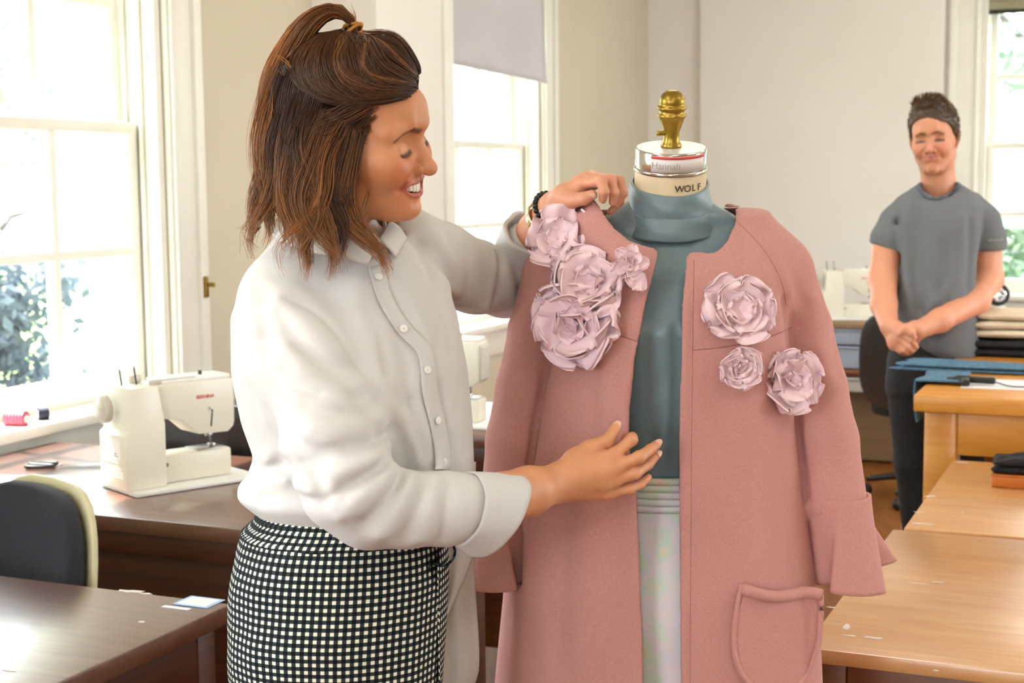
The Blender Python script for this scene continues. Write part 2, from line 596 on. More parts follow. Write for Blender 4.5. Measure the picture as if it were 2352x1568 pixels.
for i, (u, v, n) in enumerate([(-1.6, 0.2, 'over the left desk'), (0.9, -0.4, 'behind the photographer'), (1.7, 2.0, 'over the right tables'), (-1.2, 4.0, 'in front of the pier'), (1.3, 4.9, 'over the yellow cutting table'), (-0.6, 7.0, 'near the back wall')]):
    fill_lamp(u, v, label='unseen added fill lamp panel ' + n)

# outdoors: lawn, pale neighbouring house, trees
M_lawn = mat('lawn', srgb(120, 140, 70), 0.9, srgb(90, 115, 55), 2.0)
bm = bmesh.new(); rbox(bm, -60, WU - 0.31, -40, 60, -1.6, -1.5); rbox(bm, WU - 0.31, 60, BV + 0.31, 60, -1.6, -1.5)
struct('ground', bm, M_lawn)
M_bark = mat('bark', srgb(110, 100, 96), 0.9, srgb(80, 72, 70), 8.0, 0.4, 20.0)
def leaf_mat(name, c1, c2):
    k = MB_(name)
    at = k.n('ShaderNodeObjectInfo')
    nz = k.n('ShaderNodeTexNoise'); nz.inputs['Scale'].default_value = 3.0
    tc = k.n('ShaderNodeTexCoord'); k.l(tc.outputs['Object'], nz.inputs['Vector'])
    cr = k.n('ShaderNodeValToRGB')
    cr.color_ramp.elements[0].position = 0.38; cr.color_ramp.elements[1].position = 0.62
    cr.color_ramp.elements[0].color = c1 + (1,); cr.color_ramp.elements[1].color = c2 + (1,)
    k.l(nz.outputs['Fac'], cr.inputs['Fac']); k.l(cr.outputs['Color'], k.b.inputs['Base Color'])
    setp(k.b, Roughness=0.5)
    tl = k.n('ShaderNodeBsdfTranslucent'); k.l(cr.outputs['Color'], tl.inputs['Color'])
    mx = k.n('ShaderNodeMixShader'); mx.inputs[0].default_value = 0.45
    k.l(k.b.outputs[0], mx.inputs[1]); k.l(tl.outputs[0], mx.inputs[2]); k.l(mx.outputs[0], k.out.inputs['Surface'])
    return k.m
M_leaf = leaf_mat('leaves_grey_green', srgb(128, 140, 144), srgb(168, 176, 156))
M_leaf2 = leaf_mat('leaves_light_green', srgb(104, 126, 108), srgb(134, 154, 128))
def tree(name, label, base, h, rad, n, m, trunk_h, seed, lsize=0.09):
    r = np.random.default_rng(seed)
    t = thing(name, label, 'tree', base)
    paths = [[(0, 0, 0), (0.05, 0.03, trunk_h * .5), (-0.04, 0.0, trunk_h), (0.1, 0.1, h * .75)]]
    tp = resample(paths[0], 14)
    obj('trunk', tubes('trunk', tp, np.linspace(0.17, 0.05, 14), 10), M_bark, t)
    br = []
    for i in range(9):
        a = r.uniform(0, 6.28); z0 = r.uniform(trunk_h * .7, h * .7)
        e = np.array([math.cos(a) * rad * .7, math.sin(a) * rad * .7, z0 + r.uniform(.3, 1.2)])
        br.append(resample([(0, 0, z0), e * np.array([.5, .5, 1]) + np.array([0, 0, -.1]), e], 10))
    for q in br:
        obj('branch', tubes('branch', q, np.linspace(0.06, 0.012, 10), 6), M_bark, t)
    # leaf clumps
    cl = r.normal(size=(40, 3)); cl /= np.linalg.norm(cl, axis=1, keepdims=True)
    cl = cl * rad * r.uniform(.35, 1.0, (40, 1)) * np.array([1, 1, (h - trunk_h) / 2 / rad]) + np.array([0, 0, (h + trunk_h) / 2])
    k = r.integers(0, 40, n)
    c = cl[k] + r.normal(size=(n, 3)) * rad * 0.17
    d = r.normal(size=(n, 3)); d /= np.linalg.norm(d, axis=1, keepdims=True)
    e = np.cross(d, r.normal(size=(n, 3))); e /= np.linalg.norm(e, axis=1, keepdims=True)
    f = np.cross(d, e)
    L = lsize * r.uniform(.7, 1.3, (n, 1)); Wd = L * 0.5
    V = np.stack([c - d * L, c + e * Wd + f * Wd * .3, c + d * L, c - e * Wd + f * Wd * .3], 1).reshape(-1, 3)
    F = np.arange(n * 4).reshape(-1, 4)
    o = obj('foliage', mesh_np('foliage', V, F, False), m, t)
    o['kind'] = 'stuff'
    return t
tree('garden_tree', 'grey green tree far left outside the window wall', RP(-9.5, 3.5, -1.5), 5.2, 1.5, 5000, M_leaf, 1.9, 3)
tree('garden_tree', 'dark leafy tree seen through the near left panes', RP(-6.6, 5.95, -1.5), 5.6, 1.15, 7000, M_leaf, 1.2, 4, 0.055)
tree('garden_tree', 'light green tree close outside the right window', RP(-0.6, 13.5, -1.5), 5.0, 2.2, 16000, M_leaf2, 0.8, 5, 0.06)
tree('garden_tree', 'light green tree further right outside the right window', RP(5.2, 15.5, -1.5), 5.0, 2.2, 12000, M_leaf2, 0.8, 6, 0.07)

M_leafb = leaf_mat('leaves_blue_grey', srgb(70, 82, 96), srgb(100, 112, 122))
tree('garden_shrub', 'blue grey shrub low outside the near left window', RP(-8.2, 8.55, -1.5), 2.9, 0.85, 5000, M_leafb, 0.15, 12, 0.06)
# ------------------------------------------------------------------ furniture
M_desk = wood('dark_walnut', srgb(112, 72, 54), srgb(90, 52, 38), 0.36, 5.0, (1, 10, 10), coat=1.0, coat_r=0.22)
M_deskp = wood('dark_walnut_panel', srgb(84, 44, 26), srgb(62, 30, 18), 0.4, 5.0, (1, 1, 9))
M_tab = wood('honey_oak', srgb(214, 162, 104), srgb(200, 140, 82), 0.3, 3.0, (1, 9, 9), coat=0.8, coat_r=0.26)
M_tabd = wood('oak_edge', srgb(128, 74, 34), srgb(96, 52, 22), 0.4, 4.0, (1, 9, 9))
M_yel = wood('yellow_birch', srgb(222, 156, 66), srgb(206, 134, 44), 0.35, 3.0, (1, 8, 8), coat=0.15)
M_bench = wood('grey_oak', srgb(182, 148, 116), srgb(160, 122, 92), 0.35, 3.0, (1, 9, 9), coat=0.2)
M_scuff = mat('chalk_scuff', srgb(226, 216, 208), 0.7, srgb(206, 190, 178), 60.0)
M_black = mat('black_plastic', srgb(26, 25, 27), 0.4, srgb(34, 33, 35), 30.0)
M_chrome = mat('chrome', srgb(220, 220, 224), 0.12, srgb(205, 205, 210), 10.0, metal=1.0)
M_cream = mat('cream_plastic', srgb(226, 220, 204), 0.35, srgb(220, 213, 196), 6.0)
M_white = mat('white_plastic', srgb(238, 236, 230), 0.35, srgb(232, 229, 222), 6.0)
M_paper = mat('white_paper', srgb(238, 236, 236), 0.8, srgb(230, 228, 230), 12.0)
M_navy = mat('navy_chair_fabric', srgb(18, 19, 26), 0.85, srgb(28, 31, 42), 260.0, 0.3, 400.0, sheen=0.05)
M_shell = mat('olive_cream_plastic', srgb(196, 188, 150), 0.4, srgb(186, 178, 140), 10.0)

def HP(px, py, z):
    d = ray(px, py)
    t = (z - CAMP[2]) / d[2]
    return Vector(CAMP + d * t)
def uvof(p):
    p = np.array(p); return float(p @ ROOM_B), float(p @ ROOM_A)

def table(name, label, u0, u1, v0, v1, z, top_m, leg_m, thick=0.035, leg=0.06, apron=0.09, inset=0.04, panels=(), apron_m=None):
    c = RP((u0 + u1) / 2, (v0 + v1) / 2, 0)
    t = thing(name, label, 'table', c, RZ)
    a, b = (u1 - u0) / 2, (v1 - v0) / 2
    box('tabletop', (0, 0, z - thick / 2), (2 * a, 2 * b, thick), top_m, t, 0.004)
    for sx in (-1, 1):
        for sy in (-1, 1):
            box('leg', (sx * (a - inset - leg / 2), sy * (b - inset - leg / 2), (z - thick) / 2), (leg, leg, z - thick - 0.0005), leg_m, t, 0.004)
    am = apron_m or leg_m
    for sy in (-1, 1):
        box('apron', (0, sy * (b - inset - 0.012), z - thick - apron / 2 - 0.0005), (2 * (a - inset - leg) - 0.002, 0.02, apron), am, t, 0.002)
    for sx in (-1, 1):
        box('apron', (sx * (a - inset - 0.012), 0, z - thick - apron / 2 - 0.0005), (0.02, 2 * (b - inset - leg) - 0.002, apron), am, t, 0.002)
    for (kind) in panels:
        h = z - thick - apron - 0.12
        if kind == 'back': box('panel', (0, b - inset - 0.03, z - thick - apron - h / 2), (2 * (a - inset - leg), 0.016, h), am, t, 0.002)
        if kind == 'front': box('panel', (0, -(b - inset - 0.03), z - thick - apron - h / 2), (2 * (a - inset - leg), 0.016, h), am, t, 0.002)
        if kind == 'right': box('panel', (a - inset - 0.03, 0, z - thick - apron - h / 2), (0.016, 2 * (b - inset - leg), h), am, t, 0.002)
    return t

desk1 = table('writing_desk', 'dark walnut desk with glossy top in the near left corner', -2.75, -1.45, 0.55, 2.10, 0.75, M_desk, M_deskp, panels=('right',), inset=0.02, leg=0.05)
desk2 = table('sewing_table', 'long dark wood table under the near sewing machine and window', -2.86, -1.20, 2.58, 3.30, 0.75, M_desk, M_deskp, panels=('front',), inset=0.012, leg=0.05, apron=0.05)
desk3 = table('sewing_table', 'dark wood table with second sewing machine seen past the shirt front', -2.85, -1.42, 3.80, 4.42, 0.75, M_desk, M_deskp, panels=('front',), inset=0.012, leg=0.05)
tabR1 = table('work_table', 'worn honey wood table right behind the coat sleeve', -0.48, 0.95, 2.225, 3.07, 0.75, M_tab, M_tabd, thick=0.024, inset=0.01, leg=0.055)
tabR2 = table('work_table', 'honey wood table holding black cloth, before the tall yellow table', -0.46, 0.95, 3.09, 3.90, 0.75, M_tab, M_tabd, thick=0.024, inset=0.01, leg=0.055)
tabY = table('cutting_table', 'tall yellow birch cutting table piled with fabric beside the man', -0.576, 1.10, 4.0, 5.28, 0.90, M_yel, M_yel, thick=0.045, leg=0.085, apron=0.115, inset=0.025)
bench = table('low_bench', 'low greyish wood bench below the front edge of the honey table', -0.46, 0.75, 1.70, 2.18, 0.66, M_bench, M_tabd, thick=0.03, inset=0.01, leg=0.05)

# worn patches: thin wafers of rubbed varnish lying on the tables
def scuff(u, v, z, L, W, a, parent_label, m=None):
    r = np.random.default_rng(int(abs(u * 1000 + v * 77)) + 5)
    n = 14
    an = np.linspace(0, 2 * np.pi, n, endpoint=False)
    rad = r.uniform(.55, 1.0, n)
    bm = bmesh.new()
    prism(bm, [(L / 2 * math.cos(t) * q, W / 2 * math.sin(t) * q) for t, q in zip(an, rad)], 0, 0.0004)
    return bm

def table_marks(t, zt, spots):
    for (px, py, L, W, a) in spots:
        p = HP(px, py, zt)
        bm = scuff(p.x, p.y, zt, L, W, a, '')
        o = obj('worn_patch', bm, M_scuff, None)
        loc = Matrix.Translation(t.location) @ Matrix.Rotation(RZ, 4, 'Z')
        o.parent = t
        q = loc.inverted() @ p
        o.location = (q.x, q.y, zt + 0.0002)
        o.rotation_euler = (0, 0, a)
table_marks(tabR1, 0.75, [(2110, 1340, .05, .006, 0), (2155, 1337, .03, .006, .1), (1910, 1395, .02, .008, 0), (1945, 1440, .014, .04, .2), (1950, 1460, .03, .01, 0), (2005, 1465, .04, .012, 0), (2150, 1540, .012, .006, 0)])
table_marks(tabR2, 0.75, [(2120, 1203, .06, .01, 0), (2110, 1176, .03, .008, 0), (2135, 1140, .04, .012, .5), (2210, 1062, .05, .01, 0), (2210, 1177, .01, .01, 0)])
table_marks(desk1, 0.75, [(305, 1358, .07, .02, .1), (335, 1363, .03, .012, 0), (325, 1428, .016, .01, 0), (20, 1540, .03, .006, 0)])

def flat_sheet(name, label, cat, px, py, z, L, W, rz, m, thick=0.0008):
    p = HP(px, py, z)
    bm = bmesh.new(); box_bm(bm, 0, 0, thick / 2, L, W, thick)
    o = obj(name, bm, m, None, loc=(p.x, p.y, z + 0.0003), rot=(0, 0, RZ + rz))
    return tag(o, label, cat)
M_bluecard = mat('blue_card', srgb(160, 190, 222), 0.5, srgb(150, 182, 214), 20.0)
card = thing('paper_label', 'white card with pale blue border at the left desk corner', 'paper', HP(457, 1383, 0.75) + Vector((0, 0, 0.0004)), RZ)
box('border', (0, 0, 0.0005), (0.072, 0.055, 0.0008), M_bluecard, card, 0)
box('print', (0, 0, 0.0011), (0.058, 0.044, 0.0004), M_paper, card, 0)
flat_sheet('paper_strip', 'thin white paper strip beside the blue bordered card', 'paper', 405, 1396, 0.75, 0.055, 0.010, 0.0, M_paper)

# ------------------------------------------------------------------ sewing machine
M_mach = mat('machine_cream', srgb(232, 226, 208), 0.32, srgb(228, 221, 202), 5.0, 0.02, 200.0)
M_mach2 = mat('machine_grey', srgb(206, 200, 186), 0.35, srgb(200, 193, 178), 8.0)
M_red = mat('red_print', srgb(214, 92, 92), 0.5, srgb(206, 80, 80), 30.0)
M_steel = mat('steel', srgb(170, 170, 172), 0.25, srgb(150, 150, 154), 40.0, metal=1.0)
M_stk = mat('sticker', srgb(244, 236, 228), 0.6, srgb(240, 232, 224), 20.0)
M_ink = mat('ink', srgb(96, 92, 92), 0.7, srgb(80, 78, 78), 60.0)

def xz_prism(bm, poly, y0, y1, bevel=0.004):
    a = [bm.verts.new((x, y0, z)) for x, z in poly]
    b = [bm.verts.new((x, y1, z)) for x, z in poly]
    n = len(poly)
    bm.faces.new(a); bm.faces.new(b[::-1])
    for i in range(n):
        bm.faces.new((a[i], b[i], b[(i + 1) % n], a[(i + 1) % n]))
    bmesh.ops.recalc_face_normals(bm, faces=bm.faces[:])
    if bevel:
        bmesh.ops.bevel(bm, geom=bm.edges[:], offset=bevel, segments=2, affect='EDGES', profile=0.6)

def sewing_machine(name, label, loc, rz):
    t = thing(name, label, 'sewing machine', loc, rz)
    bm = bmesh.new(); xz_prism(bm, [(0.0, 0.012), (0.112, 0.012), (0.112, 0.175), (0.095, 0.272), (0.018, 0.272), (0.012, 0.16), (0.0, 0.15)], 0.0, 0.15, 0.005)
    obj('pillar', bm, M_mach, t, smooth=30)
    bm = bmesh.new(); xz_prism(bm, [(0.096, 0.186), (0.165, 0.176), (0.215, 0.132), (0.300, 0.130), (0.318, 0.145), (0.318, 0.272), (0.096, 0.272)], 0.016, 0.122, 0.006)
    obj('arm', bm, M_mach, t, smooth=30)
    bm = bmesh.new(); xz_prism(bm, [(0.302, 0.134), (0.327, 0.150), (0.330, 0.255), (0.305, 0.272)], 0.028, 0.112, 0.006)
    obj('face_cover', bm, M_mach2, t, smooth=30)
    bm = bmesh.new(); box_bm(bm, 0.215, 0.068, 0.277, 0.20, 0.09, 0.012, None, 0.005)
    obj('top_cover', bm, M_white, t, smooth=30)
    box('carry_handle', (0.15, 0.03, 0.279), (0.13, 0.012, 0.012), M_mach2, t, 0.003)
    bm = bmesh.new(); box_bm(bm, 0.215, 0.072, 0.049, 0.20, 0.085, 0.074, None, 0.007)
    obj('free_arm', bm, M_mach, t, smooth=30)
    box('needle_plate', (0.262, 0.072, 0.087), (0.085, 0.07, 0.003), M_steel, t, 0.001)
    bm = bmesh.new(); box_bm(bm, 0.19, 0.07, 0.006, 0.36, 0.20, 0.012, None, 0.004)
    obj('base_plate', bm, M_white, t, smooth=30)
    for x in (0.030, 0.070):
        tube('spool_pin', [(x, 0.07, 0.27), (x - 0.006, 0.07, 0.322)], 0.0022, M_dark, t, 3, 8)
    box('bobbin_winder', (0.085, 0.11, 0.282), (0.03, 0.02, 0.02), M_mach2, t, 0.003)
    box('thread_guide', (0.245, 0.06, 0.288), (0.008, 0.008, 0.012), M_dark, t, 0.001)
    hw = lathe_mesh('hand_wheel', [(0.002, 0), (0.034, 0), (0.037, 0.004), (0.037, 0.016), (0.034, 0.02), (0.002, 0.02)], 32)
    obj('hand_wheel', hw, M_mach2, t, loc=(-0.004, 0.085, 0.215), rot=(0, -math.pi / 2, 0))
    box('threading_slot', (0.252, 0.0158, 0.172), (0.004, 0.002, 0.045), M_dark, t, 0.0008, Matrix.Rotation(0.12, 3, 'Y'))
    tube('take_up_lever', [(0.245, 0.016, 0.20), (0.247, 0.008, 0.193), (0.251, 0.010, 0.186)], 0.0018, M_steel, t, 8, 6)
    nb = tube('needle_bar', [(0.275, 0.07, 0.14), (0.275, 0.07, 0.10)], 0.003, M_steel, t, 3, 8)
    box('presser_foot', (0.275, 0.066, 0.094), (0.014, 0.022, 0.006), M_steel, t, 0.001)
    box('needle_clamp', (0.268, 0.066, 0.122), (0.022, 0.012, 0.010), M_steel, t, 0.002)
    tube('screw', [(0.125, 0.0285, 0.062), (0.125, 0.026, 0.062)], 0.005, M_brass, t, 3, 14)
    tx = text_mesh('BERNINA', 0.0125, 0.0003, 0.0003)
    o = obj('lettering', tx, M_red, t, loc=(0.235, 0.0155, 0.226), rot=(math.pi / 2, 0, 0))
    # end face stickers
    st = box('sticker', (-0.0002, 0.075, 0.115), (0.0006, 0.09, 0.05), M_stk, t, 0)
    for (y, z, h, wd) in ((0.11, 0.125, 0.018, 0.0016), (0.102, 0.108, 0.0016, 0.022), (0.06, 0.103, 0.0016, 0.02), (0.055, 0.097, 0.0016, 0.03)):
        box('print', (-0.0007, y, z), (0.0004, wd, h), M_ink, st, 0)
    for z in (0.064, 0.057, 0.05, 0.043):
        box('vent_slot', (-0.0004, 0.045, z), (0.0008, 0.05, 0.0016), M_mach2, t, 0)
    box('plate_seam', (-0.0004, 0.075, 0.078), (0.0008, 0.145, 0.0014), M_mach2, t, 0)
    # the fine ring print low on the end face
    t.scale = (0.93, 0.93, 0.93)
    ring = lathe_mesh('emblem', [(0.008, 0), (0.010, 0), (0.010, 0.0004), (0.008, 0.0004), (0.008, 0)], 24)
    o = obj('emblem', ring, M_mach2, t, loc=(-0.0002, 0.085, 0.032), rot=(0, -math.pi / 2, 0))
    o.scale = (0.45, 1.2, 1)
    return t
pm = HP(292, 1142, 0.75)
sewing_machine('sewing_machine', 'cream sewing machine with red lettering on the table by the near window', (pm.x, pm.y, 0.7505), math.radians(40))
pm2 = HP(1116, 985, 0.75)
d2 = math.radians(-18)
sewing_machine('sewing_machine', 'cream sewing machine in the gap between white shirt and coat', (pm2.x - 0.325 * math.cos(d2), pm2.y - 0.325 * math.sin(d2), 0.7505), d2)

# ------------------------------------------------------------------ office chairs
def office_chair(name, label, loc, rz, fabric, shell, arms=True, low=False):
    t = thing(name, label, 'chair', loc, rz)      # faces -y local, back at +y
    def pad(nm, w, h, th, bend, c, tilt, m, exp=3.2, grow=0.0):
        R, C = 14, 28
        a = np.linspace(0, 2 * np.pi, C, endpoint=False)
        ks = np.linspace(-1, 1, R)
        G = np.zeros((R, C, 3))
        for i, k in enumerate(ks):
            s = (1 - abs(k) ** 3.0) ** 0.4 * 0.12 + 0.88 if abs(k) < 0.999 else 0.80
            ca, sa = np.cos(a), np.sin(a)
            x = np.sign(ca) * np.abs(ca) ** (2 / exp) * w / 2 * s
            z = np.sign(sa) * np.abs(sa) ** (2 / exp) * h / 2 * s
            x = x * (1 - 0.10 * z / h * 2)
            y = k * th / 2 + bend * (x / (w / 2)) ** 2
            G[i] = np.stack([x, y, z], -1)
        V = G.reshape(-1, 3)
        i_ = np.arange(R - 1)[:, None]; j_ = np.arange(C)[None, :]
        F = np.stack([i_ * C + j_, i_ * C + (j_ + 1) % C, (i_ + 1) * C + (j_ + 1) % C, (i_ + 1) * C + j_], -1).reshape(-1, 4)
        Rm = np.array(Matrix.Rotation(tilt, 3, 'X'))
        V = V @ Rm.T + np.array(c)
        # fans for the two faces (flat ends close the pad)
        caps = [np.arange(C)[::-1][None], ((R - 1) * C + np.arange(C))[None]]
        me = mesh_np(nm, V, [F] + caps)
        return obj(nm, me, m, t)
    pad('backrest', 0.46, 0.44, 0.05, -0.035, (0, 0.235, 0.66), math.radians(-8), fabric)
    pad('back_shell', 0.475, 0.455, 0.02, -0.035, (0, 0.272, 0.66), math.radians(-8), shell)
    pad('seat', 0.48, 0.46, 0.07, 0.0, (0, -0.02, 0.43), math.radians(90), fabric)
    tube('back_support', [(0, 0.10, 0.37), (0, 0.27, 0.37), (0, 0.30, 0.44), (0, 0.285, 0.60)], 0.018, M_black, t, 16, 10)
    if arms:
        for s in (-1, 1):
            tube('armrest', [(s * 0.20, 0.05, 0.385), (s * 0.27, 0.06, 0.40), (s * 0.285, 0.10, 0.52), (s * 0.275, 0.13, 0.575), (s * 0.255, 0.02, 0.59), (s * 0.25, -0.14, 0.58)], 0.016, shell, t, 30, 10)
    tube('gas_column', [(0, 0, 0.10), (0, 0, 0.40)], 0.025, M_black, t, 3, 12)
    tube('column_sleeve', [(0, 0, 0.10), (0, 0, 0.22)], 0.034, M_chrome, t, 3, 14)
    for i in range(5):
        a = i * 2 * math.pi / 5 + 0.3
        e = np.array([math.cos(a), math.sin(a), 0])
        tube('base_leg', [e * 0.02 + np.array([0, 0, .11]), e * 0.16 + np.array([0, 0, .10]), e * 0.29 + np.array([0, 0, .075])], [0.022, 0.018, 0.013], M_black, t, 8, 8)
        cs = lathe_mesh('caster', [(0.002, -0.012), (0.024, -0.012), (0.027, -0.006), (0.027, 0.006), (0.024, 0.012), (0.002, 0.012)], 18)
        p = e * 0.29
        obj('caster', cs, M_black, t, loc=(p[0], p[1], 0.0275), rot=(math.pi / 2, 0, a))
    return t
c1 = P(-85, 1210, 2.92)
office_chair('office_chair', 'navy office chair with cream rim between left desk and sewing table', (c1[0] - 0.03, c1[1] - 0.18, 0.0), RZ + math.radians(-20), M_navy, M_shell)
M_blackf = mat('black_chair_fabric', srgb(22, 21, 24), 0.85, srgb(30, 29, 32), 260.0, 0.3, 400.0)
office_chair('office_chair', 'black office chair behind the near sewing machine', RP(-2.34, 3.62, 0.0), RZ + math.radians(180), M_blackf, M_black, arms=False)
c3 = P(2138, 1000, 6.7)
office_chair('office_chair', 'black office chair with chrome base behind the standing man', (c3[0], c3[1], 0.0), RZ + math.radians(160), M_blackf, M_black, arms=False)

# ------------------------------------------------------------------ storage desk behind the man
M_bluegrey = mat('blue_grey_metal', srgb(156, 166, 182), 0.4, srgb(148, 158, 174), 6.0)
M_greytray = mat('grey_tray', srgb(186, 184, 178), 0.45, srgb(178, 176, 170), 6.0)
M_brownp = wood('brown_panel', srgb(150, 120, 88), srgb(132, 102, 72), 0.5, 3.0, (1, 1, 6))
du, dv = -1.86, 7.45
st = thing('storage_desk', 'desk with blue grey metal trays and brown panels by the back wall', 'desk', RP(-1.25, 7.85, 0), RZ)
box('desktop', (0, 0, 0.738), (1.25, 0.75, 0.024), M_brownp, st)
for s in (-1, 1):
    box('side_panel', (s * 0.61, 0, 0.363), (0.025, 0.72, 0.725), M_brownp, st)
box('back_panel', (0, 0.33, 0.35), (1.19, 0.02, 0.70), M_brownp, st)
for i, (z0, z1, m) in enumerate([(0.64, 0.722, M_bluegrey), (0.52, 0.632, M_bluegrey), (0.40, 0.475, M_greytray)]):
    tr = box('drawer', (0, -0.34, (z0 + z1) / 2), (1.19, 0.03, z1 - z0), m, st, 0.006)
    box('handle_lip', (0, -0.362, z1 - 0.006), (1.17, 0.016, 0.010), m, tr, 0.003)
box('rail', (0, -0.35, 0.498), (1.19, 0.03, 0.034), M_tabd, st)
box('lower_panel', (0, -0.10, 0.19), (1.19, 0.02, 0.36), M_brownp, st)

bx = thing('machine_cover', 'grey machine cover box on the desk by the back wall', 'box', RP(-1.71, 7.64, 0.7505), RZ)
box('shell', (0, 0, 0.065), (0.15, 0.20, 0.13), M_mach2, bx, 0.02)
box('handle', (0, 0, 0.134), (0.07, 0.02, 0.012), M_white, bx, 0.004)
sewing_machine('sewing_machine', 'small pale sewing machine on the desk behind the man', RP(-1.56, 7.62, 0.7505), RZ + 0.35)
M_woodr = wood('ruler_wood', srgb(206, 170, 110), srgb(190, 150, 90), 0.5, 8.0)
rl = box('wooden_ruler', (0, 0, 0.004), (0.30, 0.03, 0.006), M_woodr, None, 0.001)
rl.location = RP(-1.66, 7.50, 0.7505); rl.rotation_euler = (0, 0, RZ + 0.05)
tag(rl, 'wooden ruler lying at the front of the back wall desk', 'ruler')

# ------------------------------------------------------------------ cloth and things on the yellow table
def cloth_slab(name, label, cat, loc, rz, L, W, Hh, m, layers=2, seed=1, droop=None, top=0.0):
    """a folded piece of cloth: stacked soft layers, each a part"""
    t = thing(name, label, cat, loc, rz)
    r = np.random.default_rng(seed)
    h = Hh / layers
    for k in range(layers):
        n, c = 30, 26
        ph = r.uniform(0, 6.28, 6)
        xs = np.linspace(-1, 1, n); ys = np.linspace(-1, 1, c)
        Xg, Yg = np.meshgrid(xs, ys, indexing='ij')
        wob = 1 + 0.035 * np.sin(3 * Yg + ph[0]) + 0.025 * np.sin(7 * Xg + ph[1])
        Lk = L * (1 - 0.05 * k + r.uniform(-.02, .02)); Wk = W * (1 - 0.05 * k + r.uniform(-.02, .02))
        px = Xg * Lk / 2 * (1 + 0.04 * np.sin(4 * Yg + ph[2]))
        py = Yg * Wk / 2 * (1 + 0.05 * np.sin(4 * Xg + ph[3]))
        edge = np.clip(1 - np.maximum(np.abs(Xg), np.abs(Yg)) ** 8, 0, 1) ** 0.5
        wav = 0.5 * h * (0.3 * np.sin(5 * Xg + 3 * Yg + ph[4]) + 0.3 * np.sin(8 * Yg - 4 * Xg + ph[5]))
        zt = k * h + h * (0.55 + 0.42 * edge) + wav * edge * (1 if k == layers - 1 else 0.2)
        zb = k * h + h * (0.5 - 0.48 * edge)
        top_ = np.stack([px, py, zt], -1); bot = np.stack([px, py, zb], -1)
        N = n * c
        i = np.arange(n - 1)[:, None]; j = np.arange(c - 1)[None, :]
        F = np.stack([i * c + j, (i + 1) * c + j, (i + 1) * c + j + 1, i * c + j + 1], -1).reshape(-1, 4)
        rim = np.concatenate([np.arange(c), np.arange(1, n) * c + c - 1, ((n - 1) * c + np.arange(c - 1))[::-1], (np.arange(1, n - 1) * c)[::-1]])
        R2 = np.roll(rim, -1)
        side = np.stack([rim, R2, R2 + N, rim + N], -1)
        me = mesh_np('layer', np.concatenate([top_.reshape(-1, 3), bot.reshape(-1, 3)]), [np.concatenate([F, F[:, ::-1] + N, side])])
        obj('layer', me, m, t)
    return t
M_denim = mat('denim', srgb(88, 128, 152), 0.9, srgb(70, 104, 130), 80.0, 0.3, 500.0)
M_creamc = mat('cream_cloth', srgb(226, 212, 186), 0.9, srgb(216, 200, 172), 20.0, 0.2, 300.0)
M_blackc = mat('black_cloth', srgb(24, 23, 26), 0.9, srgb(34, 32, 36), 40.0, 0.3, 300.0)
M_navyc = mat('navy_cloth', srgb(34, 34, 50), 0.9, srgb(26, 26, 38), 30.0, 0.3, 300.0)
def onY(px, py, z=0.9): return HP(px, py, z)
p = onY(2346, 856)
dn = cloth_slab('denim_cloth', 'folded blue denim cloth hanging over the yellow table edge', 'cloth', (p.x, p.y, 0.9005), RZ - 0.02, 0.72, 0.15, 0.024, M_denim, 2, 3)
# hanging corner of the denim over the table's left side
uL = -0.576
rows = []
for i in range(14):
    tt = i / 13
    row = []
    for j in range(12):
        s = j / 11
        v = 4.20 + 0.22 * s
        if tt < 0.3:
            u = uL + 0.10 - 0.118 * tt / 0.3; z = 0.912
        else:
            u = uL - 0.018 - 0.01 * math.sin(6 * s + 3 * tt); z = 0.912 - (tt - 0.3) * (0.17 - 0.10 * s)
        row.append(RP(u, v, z))
    rows.append([tuple(q) for q in row])
o = sheet('hanging_corner', np.array(rows), M_denim, None, thick=0.004)
world_child(o, dn)
p = onY(2370, 822)
cloth_slab('black_cloth', 'black folded cloth under the cream fabric pile', 'cloth', (p.x + 0.02, p.y + 0.10, 0.9005), RZ + 0.05, 0.40, 0.24, 0.05, M_blackc, 2, 5)
cloth_slab('cream_fabric', 'cream fabric pile on the far end of the yellow table', 'cloth', (p.x + 0.03, p.y + 0.12, 0.957), RZ + 0.12, 0.36, 0.22, 0.085, M_creamc, 3, 6)
p = onY(2240, 806)
cloth_slab('navy_cloth', 'crumpled navy cloth at the man\'s hip on the yellow table', 'cloth', (p.x - 0.005, p.y + 0.02, 0.9005), RZ + 0.5, 0.12, 0.11, 0.09, M_navyc, 3, 9)
pr = RP(0.10, 5.6, 0)
side = table('side_table', 'plain white table holding paper rolls under the right window', -0.62, 1.4, 5.35, 5.95, 0.86, M_white, M_white, thick=0.03, leg=0.05)
for i, (dy, z, r, lab) in enumerate([(0.0, 0.905, 0.043, 'thick white paper roll lowest on the white side table'), (0.12, 0.905, 0.045, 'white paper roll lying behind the thick roll')]):
    t = thing('paper_roll', lab, 'roll', RP(0.25, 5.52 + dy, z), RZ, 'paper rolls on the white table')
    me = lathe_mesh('wrapped_paper', [(r * .45, -0.62), (r, -0.62), (r, 0.62), (r * .45, 0.62), (r * .45, -0.62)], 32)
    obj('wrapped_paper', me, M_paper, t, rot=(0, math.pi / 2, 0), loc=(0, 0, 0))
